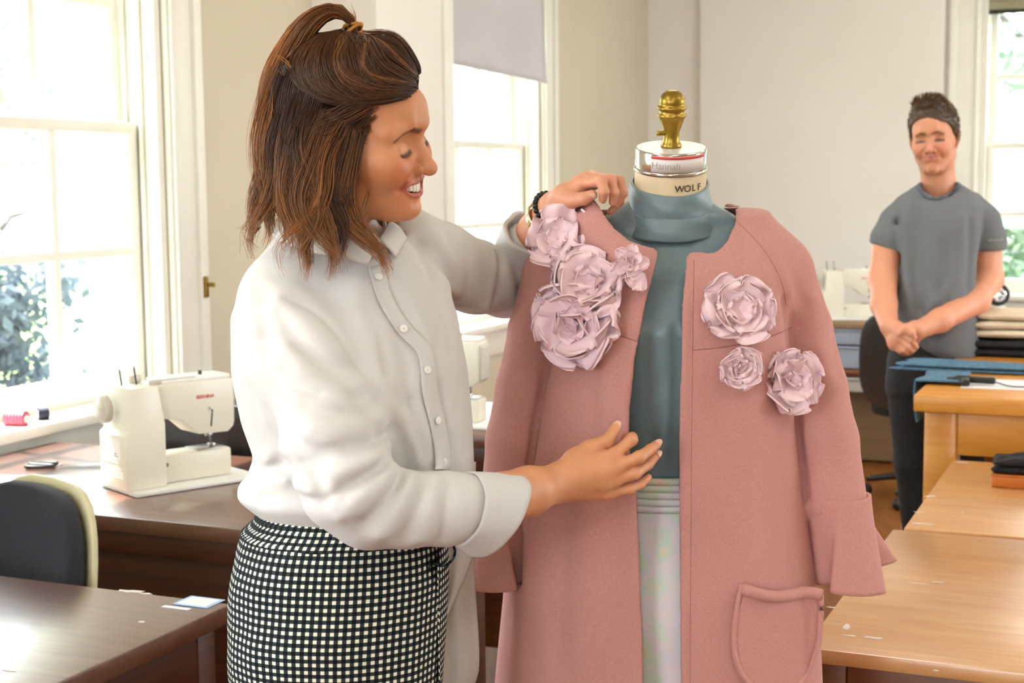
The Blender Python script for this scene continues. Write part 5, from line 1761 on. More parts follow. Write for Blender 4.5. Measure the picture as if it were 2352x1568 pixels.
def make_head(p, h=0.0017):
    """head in its own frame: x forward, y left, z up, origin between the ears. p = feature dict"""
    g = p.get
    v = Vox((-0.12, -0.105, -0.20), (0.145, 0.105, 0.165), h)
    jw = g('jaw_w', 0.046); fem = g('fem', True)
    v.put(ell((0.004, 0, g('cr_z', 0.055)), (0.0965, 0.0745, g('cr_r', 0.086))))
    v.put(ell((0.040, 0, -0.012), (0.058, 0.060, 0.070)), 0.03)
    # jaw, chin, cheeks
    for s in (-1, 1):
        v.put(cap((0.000, s * jw, -0.045), (0.062, s * g('chin_w', 0.017), g('chin_z', -0.080)), 0.019, 0.014), 0.025)
        v.put(ell((g('cheek_x', 0.070), s * 0.037, g('cheek_z', -0.030)), (0.028, 0.0265, 0.027)), 0.018)
        v.put(cap((0.015, s * 0.062, -0.006), (0.070, s * 0.046, -0.012), 0.013, 0.012), 0.02)
    v.put(ell((0.020, 0, -0.060), (0.055, 0.040, 0.025)), 0.02)
    cx, cz = g('pog', (0.0936, -0.0797))
    v.put(ell((cx - 0.0150, 0, cz), (0.0155, 0.019, 0.0150)), 0.014)
    # mouth mound and brow ridge
    v.put(ell((g('mouth_x', 0.071), 0, g('mouth_z', -0.054)), (0.0225, 0.034, 0.023)), 0.014)
    bx, bz = g('glab', (0.1105, 0.031))
    for s in (-1, 1):
        v.put(cap((bx - 0.0125, s * 0.006, bz - 0.004), (bx - 0.034, s * 0.046, bz - 0.010), 0.0115, 0.0115), 0.014)
    v.put(ell((bx - 0.0125, 0, bz + 0.010), (0.0105, 0.03, 0.022)), 0.012)
    # eye sockets
    ex, ey, ez = g('eye', (0.0845, 0.0315, -0.0075))
    for s in (-1, 1):
        v.put(ell((ex + 0.020, s * (ey - 0.002), ez + 0.006), (0.015, 0.0175, 0.012)), 0.012, 'sub')
        v.put(ell((ex - 0.0105, s * ey, ez), (0.0135, 0.0145, 0.0125)), 0.0035)
    # nose
    nx, nz = g('nasion', (0.1025, 0.008)); tx, tz = g('tip', (0.1184, -0.0315))
    v.put(cap((nx - 0.0085, 0, nz), (tx - 0.0105, 0, tz + 0.003), 0.0070, 0.0092), 0.009)
    v.put(ell((tx - 0.0090, 0, tz), (0.0092, 0.0092, 0.0082)), 0.006)
    ax_, ay_, az_ = g('ala', (0.0955, 0.0128, -0.0325))
    for s in (-1, 1):
        v.put(ell((ax_, s * ay_, az_), (0.0100, 0.0062, 0.0075)), 0.0045)
        v.put(ell((ax_ + 0.006, s * 0.0062, az_ - 0.0075), (0.0045, 0.0026, 0.0035)), 0.002, 'sub')
        # alar crease
        ridge(v, snapx(v, [(ax_ - 0.006, s * (ay_ + 0.006), az_ - 0.005), (ax_ - 0.006, s * (ay_ + 0.006), az_ + 0.004), (ax_ + 0.003, s * (ay_ + 0.002), az_ + 0.009)], 9), -0.0016, 0.0030)
    sx, sz = g('subn', (0.100, -0.0405))
    v.put(cap((sx - 0.008, 0, sz), (g('ulip')[0] - 0.008, 0, g('ulip')[1] + 0.003), 0.007, 0.0075), 0.006)
    # lips
    ux, uz = g('ulip'); lx, lz = g('llip'); mx, my, mz = g('mcorner')
    gap = g('gap', 0.0); lips = []
    for s in (-1, 1):
        up = resample([(ux - 0.0045, 0, uz), (ux - 0.010, s * my * 0.55, uz - 0.0005 + 0.30 * (mz - uz)), (mx, s * my, mz)], 8)
        lo = resample([(lx - 0.0050, 0, lz), (lx - 0.0095, s * my * 0.55, lz + 0.22 * (mz - lz)), (mx, s * my, mz)], 8)
        su, sl_ = snapx(v, up), snapx(v, lo)
        up[1:, 0] = su[1:, 0] - 0.0010; lo[1:, 0] = sl_[1:, 0] - 0.0014
        ru, rl = g('lip_r', (0.0036, 0.0046))
        tp = np.linspace(1, 0.25, 8)
        lips.append((up, lo, ru * tp, rl * tp, s))
    for up, lo, ru, rl, s in lips:
        mid = 0.5 * (up + lo)
        if gap:
            for i in range(5):
                ga, gb = [max(0.0006, 0.5 * np.linalg.norm(up[q] - lo[q]) - 0.16 * (ru[q] + rl[q])) for q in (i, i + 1)]
                for dx in (0.006, 0.0, -0.006, -0.011):
                    v.put(cap(mid[i] + np.array([dx, 0, 0]), mid[i + 1] + np.array([dx, 0, 0]), ga, gb), 0.0010, 'sub')
        chain(v, up, ru, 0.003)
        chain(v, lo, rl, 0.003)
        if gap:
            for i in range(5):
                ga, gb = [max(0.0012, 0.5 * np.linalg.norm(up[q] - lo[q]) - 0.56 * (ru[q] + rl[q])) for q in (i, i + 1)]
                for dx in (0.003, 0.0, -0.005):
                    v.put(cap(mid[i] + np.array([dx, 0, 0]), mid[i + 1] + np.array([dx, 0, 0]), ga, gb), 0.0008, 'sub')
        if not gap:
            ridge(v, snapx(v, mid), -0.0030, 0.0022)
    for s in (-1, 1):
        # smile folds
        ridge(v, snapx(v, [(ax_ - 0.004, s * (ay_ + 0.008), az_ + 0.002), ((ax_ + mx) / 2, s * (my + 0.004), (az_ + mz) / 2), (mx - 0.004, s * (my + 0.008), mz - 0.004)], 11), -0.0030, 0.0042)
        ridge(v, snapx(v, [(mx - 0.002, s * (my + 0.002), mz + 0.002), (mx - 0.004, s * (my + 0.003), mz - 0.006)], 7), -0.0026, 0.0036)
        # lid crease and lash line
        ridge(v, snapx(v, [(ex - 0.004, s * (ey - 0.013), ez + 0.003), (ex + 0.002, s * ey, ez + 0.0085), (ex - 0.006, s * (ey + 0.013), ez + 0.004)], 11), -0.0022, 0.0022)
        ridge(v, snapx(v, [(ex - 0.003, s * (ey - 0.013), ez - 0.003), (ex + 0.002, s * ey, ez - 0.0065), (ex - 0.008, s * (ey + 0.014), ez - 0.003)], 11), -0.0024, 0.0020)
    ridge(v, snapx(v, [(lx - 0.004, -0.012, lz - 0.009), (lx - 0.002, 0, lz - 0.0095), (lx - 0.004, 0.012, lz - 0.009)], 9), -0.0024, 0.0048)
    # ears
    for s in (-1, 1):
        Re = rot_to((-0.25, s * 0.25, 1), (1, s * 0.55, 0))
        v.put(ell((-0.008, s * 0.079, 0.000), (0.0175, 0.0065, 0.031), Re), 0.006)
        v.put(ell((-0.004, s * 0.086, 0.003), (0.0095, 0.006, 0.020), Re), 0.004, 'sub')
    # neck
    n0, n1 = np.array(g('neck0', (-0.025, 0, -0.045))), np.array(g('neck1', (-0.045, 0, -0.20)))
    v.put(cap(n0, n1, g('neck_r', 0.050), g('neck_r', 0.050) * 1.04), 0.03)
    return v

def hand_vox(v, wrist, mcps, fingers, thumb, rs=1.0, k=0.006):
    """wrist point; mcps 4 points; fingers list of 4 lists of joint points after the mcp; thumb 4 points"""
    wrist = np.asarray(wrist)
    fr = [(0.0088, 0.0080, 0.0070, 0.0060), (0.0090, 0.0082, 0.0072, 0.0062), (0.0086, 0.0078, 0.0069, 0.0058), (0.0078, 0.0068, 0.0060, 0.0052)]
    for i, m in enumerate(mcps):
        m = np.asarray(m)
        wo = wrist + (m - np.mean(mcps, 0)) * 0.45
        v.put(cap(wo, m, 0.0135 * rs, 0.0102 * rs), 0.012)
    for i in range(3):
        a, b = np.asarray(mcps[i]), np.asarray(mcps[i + 1])
        v.put(cap(a * 0.8 + wrist * 0.2, b * 0.8 + wrist * 0.2, 0.0105 * rs), 0.010)
    for i, (m, f) in enumerate(zip(mcps, fingers)):
        pts = [np.asarray(m)] + [np.asarray(q) for q in f]
        for j in range(len(pts) - 1):
            v.put(cap(pts[j], pts[j + 1], fr[i][j] * rs, fr[i][j + 1] * rs), k if j == 0 else 0.003)
        # knuckles
        v.put(ell(pts[1], fr[i][1] * 1.06 * rs), 0.003)
    t = [np.asarray(q) for q in thumb]
    tr = [0.0150, 0.0112, 0.0092, 0.0072]
    for j in range(3):
        v.put(cap(t[j], t[j + 1], tr[j] * rs, tr[j + 1] * rs), 0.012 if j == 0 else 0.004)
    v.put(cap(t[0], wrist, tr[0] * rs, 0.0145 * rs), 0.014)

def nail(v_name, tip, prev, outward, w=0.0052, l=0.0105, m=None):
    """a small curved nail plate on a fingertip"""
    tip = np.asarray(tip); prev = np.asarray(prev)
    d = tip - prev; d /= np.linalg.norm(d)
    o = np.asarray(outward, float); o = o - d * (o @ d); o /= np.linalg.norm(o)
    s = np.cross(d, o)
    R, C = 8, 9
    G = np.zeros((R, C, 3))
    for i in range(R):
        t = i / (R - 1)
        ww = w * (1 - 0.35 * max(0, t - 0.55) / 0.45) * (0.85 + 0.15 * math.sin(min(1, t * 3) * math.pi / 2))
        for j in range(C):
            a = (j / (C - 1) - 0.5) * 2
            G[i, j] = tip + d * (l * (t - 0.45)) + s * ww * a + o * (-0.5 * w * a * a * 0.7)
    return G, o

def strands(guides, seed=3, M=22, r0=0.00062, push=None):
    """guides: list of (pts (n,3), width list, count, colours [(r,g,b) root, tip], jitter)"""
    r = np.random.default_rng(seed)
    P_, R_, C_ = [], [], []
    tt = np.linspace(0, 1, M)
    for (pts, width, cnt, cols, jit) in guides:
        c = resample(pts, M)
        T = np.gradient(c, axis=0); T /= np.linalg.norm(T, axis=1, keepdims=True) + 1e-9
        ref = np.array([0, 1.0, 0])
        S = np.cross(T, ref); S /= np.linalg.norm(S, axis=1, keepdims=True) + 1e-9
        B = np.cross(T, S)
        wd = np.interp(tt, np.linspace(0, 1, len(width)), width)
        lph, lfr = r.uniform(0, 6.28), r.uniform(7, 11)
        curl = r.choice([-1, 1]) * r.uniform(0.02, 0.14) * min(1.0, jit / 0.004)
        for k in range(cnt):
            rho = math.sqrt(r.uniform()); a = r.uniform(0, 2 * math.pi)
            ca, sa = rho * math.cos(a), rho * math.sin(a) * 0.6
            end = r.uniform(0.66, 1.0) if cnt < 200 else r.uniform(0.8, 1.0)
            t2 = tt * end
            cc = np.stack([np.interp(t2, tt, c[:, i]) for i in range(3)], 1)
            Si = np.stack([np.interp(t2, tt, S[:, i]) for i in range(3)], 1); Bi = np.stack([np.interp(t2, tt, B[:, i]) for i in range(3)], 1)
            wi = np.interp(t2, tt, wd)
            ph = r.uniform(0, 6.28, 2); fr = r.uniform(4, 9)
            lw = jit * 1.6 * np.sin(lfr * t2 + lph)[:, None] * Si * np.clip(t2 * 1.6 - 0.2, 0, 1)[:, None]
            lw = lw + curl * (np.clip(t2 - 0.62, 0, 1) ** 2)[:, None] * Si * (0.7 + 0.6 * rho)
            wob = lw + jit * np.sin(fr * t2 + ph[0])[:, None] * Si * t2[:, None] + jit * 0.6 * np.sin(fr * 1.3 * t2 + ph[1])[:, None] * Bi * t2[:, None]
            p = cc + Si * (ca * wi)[:, None] + Bi * (sa * wi)[:, None] + wob
            if push is not None: p = push(p, tt, r)
            P_.append(p)
            rad = r0 * r.uniform(.7, 1.3) * (1 - 0.75 * tt ** 3) * np.clip(0.25 + tt / 0.14, 0, 1)
            R_.append(rad)
            shade = r.uniform(0.65, 1.35)
            mix = np.clip(tt + r.uniform(-.25, .25), 0, 1)[:, None]
            C_.append((np.array(cols[0]) * (1 - mix) + np.array(cols[1]) * mix) * shade)
    return np.array(P_), np.array(R_), np.array(C_)

def hair_mat(name):
    k = MB_(name)
    at = k.n('ShaderNodeVertexColor'); at.layer_name = 'Col'
    k.l(at.outputs['Color'], k.b.inputs['Base Color'])
    setp(k.b, Roughness=0.38, Specular_IOR_Level=0.45, Anisotropic=0.5)
    return k.m

def apply_frame(V, origin, Rm):
    return V @ np.asarray(Rm).T + np.asarray(origin)
# ------------------------------------------------------------------ the woman
M_skin = vcol_mat('skin', 0.48, 0.06, 0.12, 260.0, bdist=0.0006, var=0.05)
M_hair = hair_mat('brown_hair')
W_O = P(793, 333, 1.868)
yaw = math.radians(17)
_rl = math.radians(12)
W_R = np.array([[math.cos(yaw), math.sin(yaw), 0], [-math.sin(yaw), math.cos(yaw), 0], [0, 0, 1.0]]) @ np.array([[1, 0, 0], [0, math.cos(_rl), -math.sin(_rl)], [0, math.sin(_rl), math.cos(_rl)]])   # local (fwd,left,up) -> world
woman = thing('person', 'smiling woman in white shirt and gingham skirt adjusting the pink coat', 'person', (float(P(790, 900, 1.93)[0]), 1.93, 0))
feat = dict(ulip=(0.0962, -0.0455), llip=(0.0922, -0.0640), mcorner=(0.0690, 0.0335, -0.0462), pog=(0.0918, -0.0797), ala=(0.0955, 0.0128, -0.0305), mouth_x=0.0685, subn=(0.0985, -0.0405), gap=0.0058, lip_r=(0.0030, 0.0040), cr_z=0.052, cr_r=0.0775, neck0=(-0.02, 0, -0.045), neck1=(-0.052, -0.005, -0.185), neck_r=0.047,
            cheek_x=0.0705, cheek_z=-0.0225, jaw_w=0.044, eye=(0.0845, 0.0315, -0.0020))
hv = make_head(feat, 0.0015)
skin_c = srgb(208, 140, 98)
def head_col_w(V):
    e = feat['eye']
    sp = []
    for s in (-1, 1):
        sp += [([(0.075, s * 0.042, -0.026)], 0.022, srgb(198, 108, 66), 0.6),
               ([(0.1035, s * 0.012, 0.0173), (0.0985, s * 0.025, 0.0212)], 0.0029, srgb(84, 48, 28), 0.85),
               ([(0.0985, s * 0.025, 0.0212), (0.09, s * 0.038, 0.0180), (0.083, s * 0.050, 0.0116)], 0.0024, srgb(96, 56, 34), 0.75),
               ([(e[0] - 0.001, s * (e[1] - 0.012), e[2] - 0.0035), (e[0] + 0.004, s * (e[1] - 0.004), e[2] - 0.0058), (e[0] + 0.004, s * (e[1] + 0.006), e[2] - 0.0062), (e[0] - 0.006, s * (e[1] + 0.015), e[2] - 0.0046)], 0.0027, srgb(48, 28, 20), 0.92),
               ([(e[0], s * (e[1] - 0.006), e[2] + 0.001), (e[0], s * (e[1] + 0.006), e[2] + 0.0008)], 0.0042, srgb(230, 172, 134), 0.6)]
        up = [(0.0985, 0, -0.0455), (0.092, s * 0.0184, -0.0462), (0.0755, s * 0.033, -0.0462)]
        lo = [(0.0945, 0, -0.0645), (0.089, s * 0.0184, -0.0606), (0.0755, s * 0.033, -0.0466)]
        sp += [(up, 0.0036, srgb(178, 92, 76), 0.8), (lo, 0.0046, srgb(186, 96, 82), 0.85)]
    inn = (V[:, 0] < 0.084 - 0.55 * np.abs(V[:, 1])) & (np.abs(V[:, 2] + 0.0545) < 0.0090) & (np.abs(V[:, 1]) < 0.027) & (V[:, 0] > 0.05)
    sp += [
           ([(0.118, 0, -0.032)], 0.010, srgb(212, 132, 100), 0.5)]
    c = blob_col(V, skin_c, sp, True)
    c[inn] = srgb(96, 40, 34)
    return c
hVl, hF = nets(hv.d, hv.lo, hv.h)
hVl = lap(hVl, hF, 0.4)
hcol = head_col_w(hVl)
hV = apply_frame(hVl, W_O, W_R)
# scalp under the hair is part of the skin; hands and arms
def LW(x, y, z): return apply_frame(np.array([[x, y, z]]), W_O, W_R)[0]

# right (near) hand
rh = Vox(P(1130, 1230, 1.78) - np.array([0.02, 0.0, 0.01]), P(1530, 950, 2.03) + np.array([0.02, 0.02, 0.02]), 0.0016)
Q = lambda a, b, c: np.array(P(a, b, c))
wr = Q(1283, 1108, 1.905)
mc = [Q(1410, 1046, 1.930), Q(1414, 1073, 1.922), Q(1410, 1102, 1.926), Q(1398, 1130, 1.938)]
fg = [[Q(1450, 1010, 1.938), Q(1452, 1004, 1.962), Q(1436, 1004, 1.985)],
      [Q(1468, 1050, 1.920), Q(1494, 1032, 1.938), Q(1509, 1020, 1.953)],
      [Q(1460, 1086, 1.925), Q(1489, 1066, 1.945), Q(1508, 1045, 1.964)],
      [Q(1446, 1122, 1.938), Q(1472, 1112, 1.950), Q(1489, 1096, 1.962)]]
th = [Q(1322, 1060, 1.925), Q(1352, 1030, 1.938), Q(1396, 1012, 1.945), Q(1416, 978, 1.956)]
rh.put(cap(Q(1120, 1150, 1.815), Q(1215, 1128, 1.865), 0.034, 0.0305, (0, 1, 0), 0.86), 0.0)
rh.put(cap(Q(1215, 1128, 1.865), wr, 0.0305, 0.0245, (-0.3, 1, 0), 0.80), 0.012)
hand_vox(rh, wr, mc, fg, th)
rV, rF = nets(rh.d, rh.lo, rh.h); rV = lap(rV, rF, 0.45)
rcol = blob_col(rV, srgb(216, 150, 108), [([q], 0.010, srgb(206, 130, 92), 0.5) for q in mc] + [([f[-1]], 0.009, srgb(222, 148, 118), 0.6) for f in fg])
# left (far) hand
lh = Vox(P(1180, 720, 2.0) - np.array([0.02, 0.0, 0.01]), P(1450, 370, 2.27) + np.array([0.01, 0.02, 0.01]), 0.0016)
wl = Q(1272, 478, 2.125)
ml = [Q(1338, 420, 2.088), Q(1350, 409, 2.104), Q(1360, 408, 2.120), Q(1364, 416, 2.134)]
fl_ = [[Q(1381, 416, 2.060), Q(1388, 440, 2.052), Q(1385, 458, 2.062)],
       [Q(1402, 414, 2.076), Q(1411, 442, 2.068), Q(1408, 464, 2.074)],
       [Q(1421, 416, 2.094), Q(1430, 444, 2.088), Q(1414, 470, 2.088)],
       [Q(1426, 432, 2.110), Q(1424, 464, 2.104), Q(1402, 486, 2.100)]]
tl = [Q(1296, 452, 2.100), Q(1315, 460, 2.078), Q(1341, 456, 2.062), Q(1360, 447, 2.058)]
lh.put(cap(Q(1188, 600, 2.215), Q(1238, 530, 2.165), 0.032, 0.0290), 0.0)
lh.put(cap(Q(1238, 530, 2.165), wl, 0.0290, 0.0240, (0.5, 1, 0), 0.85), 0.012)
hand_vox(lh, wl, ml, fl_, tl, 0.98)
lV, lF = nets(lh.d, lh.lo, lh.h); lV = lap(lV, lF, 0.45)
lcol = blob_col(lV, srgb(218, 152, 120), [([q], 0.012, srgb(212, 132, 104), 0.5) for q in ml])
# hidden torso, hips, legs and feet
tb = Vox((-0.75, 1.55, -0.01), (0.25, 2.35, 1.36), 0.012)
hipc = Q(790, 1330, 1.93)
tb.put(cap(Q(780, 790, 1.93), Q(790, 1000, 1.93), 0.095, 0.09, (0.4, 1, 0), 0.8))
tb.put(cap(Q(775, 560, 1.925), Q(780, 760, 1.93), 0.042, 0.05), 0.03)
tb.put(cap(Q(790, 1000, 1.93), hipc, 0.10, 0.115, (0.3, 1, 0), 0.85), 0.05)
tb.put(cap(Q(700, 730, 1.89), Q(890, 670, 1.98), 0.04, 0.04), 0.04)
for s, dx, dy in ((-1, -0.045, -0.05), (1, 0.045, 0.05)):
    hp = hipc + np.array([dx, dy, -0.02])
    tb.put(cap(hp, (hp[0] + .01, hp[1], 0.50), 0.075, 0.052), 0.03)
    tb.put(cap((hp[0] + .01, hp[1], 0.50), (hp[0] - .01, hp[1], 0.09), 0.052, 0.036), 0.02)
    tb.put(cap((hp[0] - .02, hp[1], 0.045), (hp[0] + 0.15, hp[1] - 0.03, 0.03), 0.036, 0.028), 0.02)
chain(tb, [Q(690, 700, 1.89), Q(760, 960, 1.785), Q(812, 1130, 1.75)], [0.040, 0.034, 0.030], 0.02)
chain(tb, [Q(812, 1130, 1.75), Q(960, 1165, 1.778), Q(1130, 1148, 1.82)], [0.030, 0.029, 0.029], 0.01)
chain(tb, [Q(930, 600, 2.02), Q(1060, 630, 2.125), Q(1162, 650, 2.218), Q(1200, 590, 2.20)], [0.038, 0.033, 0.030, 0.028], 0.02)
tV, tF = nets(tb.d, tb.lo, tb.h)
tcol = np.tile(np.array(skin_c), (len(tV), 1))
def join_np(*lst):
    Vs, Fs, Cs, o = [], [], [], 0
    for V, F, C in lst:
        Vs.append(V); Fs.append(F + o); Cs.append(C); o += len(V)
    return np.concatenate(Vs), np.concatenate(Fs), np.concatenate(Cs)
V_, F_, C_ = join_np((hV, hF, hcol), (rV, rF, rcol), (lV, lF, lcol), (tV, tF, tcol))
wp = [obj('body', mesh_np('body', V_, F_, True, col=C_), M_skin)]
# nails
M_nail = mat('nail', srgb(232, 184, 164), 0.25, srgb(226, 174, 154), 40.0)
for (tip, prev, out, w_) in [(th[3], th[2], (-0.1, -1, 0.1), 0.0058), (tl[3], tl[2], (-0.3, -0.6, -0.6), 0.0055), (fg[1][2], fg[1][1], (0.6, -0.2, 0.7), 0.0046), (fg[2][2], fg[2][1], (0.6, -0.2, 0.5), 0.0044)]:
    G, o_ = nail('nail', tip, prev, out, w_)
    rr = 0.0066
    wp.append(sheet('fingernail', G + o_ * rr, M_nail, None, thick=0.0007))
# teeth
M_teeth = mat('teeth', srgb(240, 232, 220), 0.25, srgb(234, 226, 212), 60.0)
bm = bmesh.new()
for i in range(-5, 5):
    a = (i + 0.5) * 0.19
    cx_, cy_ = 0.0535 + 0.0375 * math.cos(a), 0.0310 * math.sin(a)
    hgt = 0.0125 - 0.0009 * abs(i + 0.5)
    box_bm(bm, cx_, cy_, -0.0545 + 0.0012 * abs(i + .5), 0.004, 0.0064, hgt, Matrix.Rotation(a, 3, 'Z'), 0.0012, 2)
for v_ in bm.verts:
    v_.co = Vector(LW(*v_.co))
wp.append(obj('teeth', bm, M_teeth, None, smooth=50))
# lashes
la = []
e_ = feat['eye']
for s in (-1, 1):
    for i in range(26):
        t = 0.12 + 0.88 * i / 25
        yy_ = s * (e_[1] + (t - 0.5) * 0.027)
        x0 = e_[0] + 0.0045 - 0.011 * ((t - 0.45) * 1.6) ** 2 - (0.004 * t)
        z0_ = e_[2] - 0.0062 + 0.0025 * ((t - 0.5) * 2) ** 2
        p0 = np.array([x0, yy_, z0_])
        la.append([LW(*p0), LW(*(p0 + np.array([0.0030, s * (0.0015 + 0.002 * t), -0.0030]))), LW(*(p0 + np.array([0.0062, s * (0.003 + 0.004 * t), -0.0046])))])
la = np.array([resample(q, 6) for q in la])
M_lash = mat('lash', srgb(34, 22, 18), 0.6, srgb(40, 26, 20), 10.0)
wp.append(obj('eyelashes', tubes('eyelashes', la, np.tile(np.linspace(0.0008, 0.0003, 6), (len(la), 1)), 4), M_lash))

# ---------------- shirt
def linen_mat(name, c1, c2):
    k = MB_(name)
    tc = k.n('ShaderNodeTexCoord')
    n1 = k.n('ShaderNodeTexNoise'); n1.inputs['Scale'].default_value = 7.0; n1.inputs['Detail'].default_value = 3.0; n1.inputs['Roughness'].default_value = 0.5
    n1.inputs['Distortion'].default_value = 0.6
    n1.noise_type = 'RIDGED_MULTIFRACTAL'
    mp = k.n('ShaderNodeMapping'); mp.inputs['Rotation'].default_value = (0.3, 0.4, 0.5); mp.inputs['Scale'].default_value = (1.6, 1.0, 0.7)
    k.l(tc.outputs['Object'], mp.inputs['Vector']); k.l(mp.outputs[0], n1.inputs['Vector'])
    n2 = k.n('ShaderNodeTexNoise'); n2.inputs['Scale'].default_value = 600.0; n2.inputs['Detail'].default_value = 2.0
    k.l(tc.outputs['Object'], n2.inputs['Vector'])
    b1 = k.n('ShaderNodeBump'); b1.inputs['Strength'].default_value = 0.35; b1.inputs['Distance'].default_value = 0.006
    b2 = k.n('ShaderNodeBump'); b2.inputs['Strength'].default_value = 0.12; b2.inputs['Distance'].default_value = 0.0006
    k.l(n1.outputs['Fac'], b1.inputs['Height']); k.l(n2.outputs['Fac'], b2.inputs['Height'])
    k.l(b1.outputs['Normal'], b2.inputs['Normal']); k.l(b2.outputs['Normal'], k.b.inputs['Normal'])
    k.b.inputs['Base Color'].default_value = c1 + (1,)
    setp(k.b, Roughness=0.85, Specular_IOR_Level=0.2, Sheen_Weight=0.1)
    return k.m
M_shirt = linen_mat('white_linen', srgb(210, 206, 203), srgb(228, 222, 216))
sv = Vox((-0.78, 1.62, 0.93), (0.10, 2.30, 1.475), 0.0034)
srow = []
for (py, xl, xr, y0, y1) in [(512, 740, 850, 1.90, 1.955), (530, 700, 890, 1.872, 1.98), (575, 620, 965, 1.845, 2.02), (640, 565, 1018, 1.815, 2.055), (720, 534, 1048, 1.79, 2.075), (850, 538, 1074, 1.78, 2.07),
                            (960, 560, 1085, 1.79, 2.06), (1040, 588, 1088, 1.80, 2.05), (1085, 572, 1090, 1.795, 2.05), (1125, 550, 1092, 1.79, 2.055), (1160, 585, 1090, 1.805, 2.045), (1178, 610, 1085, 1.815, 2.04)]:
    srow.append((Z_(800, py, 1.93), X_(xl, py, 1.93), X_(xr, py, 1.93), y0, y1))
sv.put(zloft(srow, 2.2))
chain(sv, [Q(672, 690, 1.868), Q(712, 830, 1.812), Q(765, 985, 1.765), Q(802, 1112, 1.738)], [0.068, 0.062, 0.058, 0.057], 0.022)
chain(sv, [Q(802, 1112, 1.738), Q(850, 1160, 1.745), Q(930, 1170, 1.765), Q(1020, 1168, 1.79), Q(1090, 1162, 1.812)], [0.057, 0.050, 0.044, 0.043, 0.041], 0.016)
chain(sv, [Q(930, 575, 2.01), Q(1010, 605, 2.075), Q(1090, 635, 2.15), Q(1160, 655, 2.215)], [0.060, 0.054, 0.050, 0.047], 0.02)
chain(sv, [Q(1160, 655, 2.215), Q(1190, 610, 2.205), Q(1204, 570, 2.19)], [0.047, 0.041, 0.038], 0.012)
sv.put(ell(Q(745, 560, 1.92), (0.062, 0.06, 0.03)), 0.04)
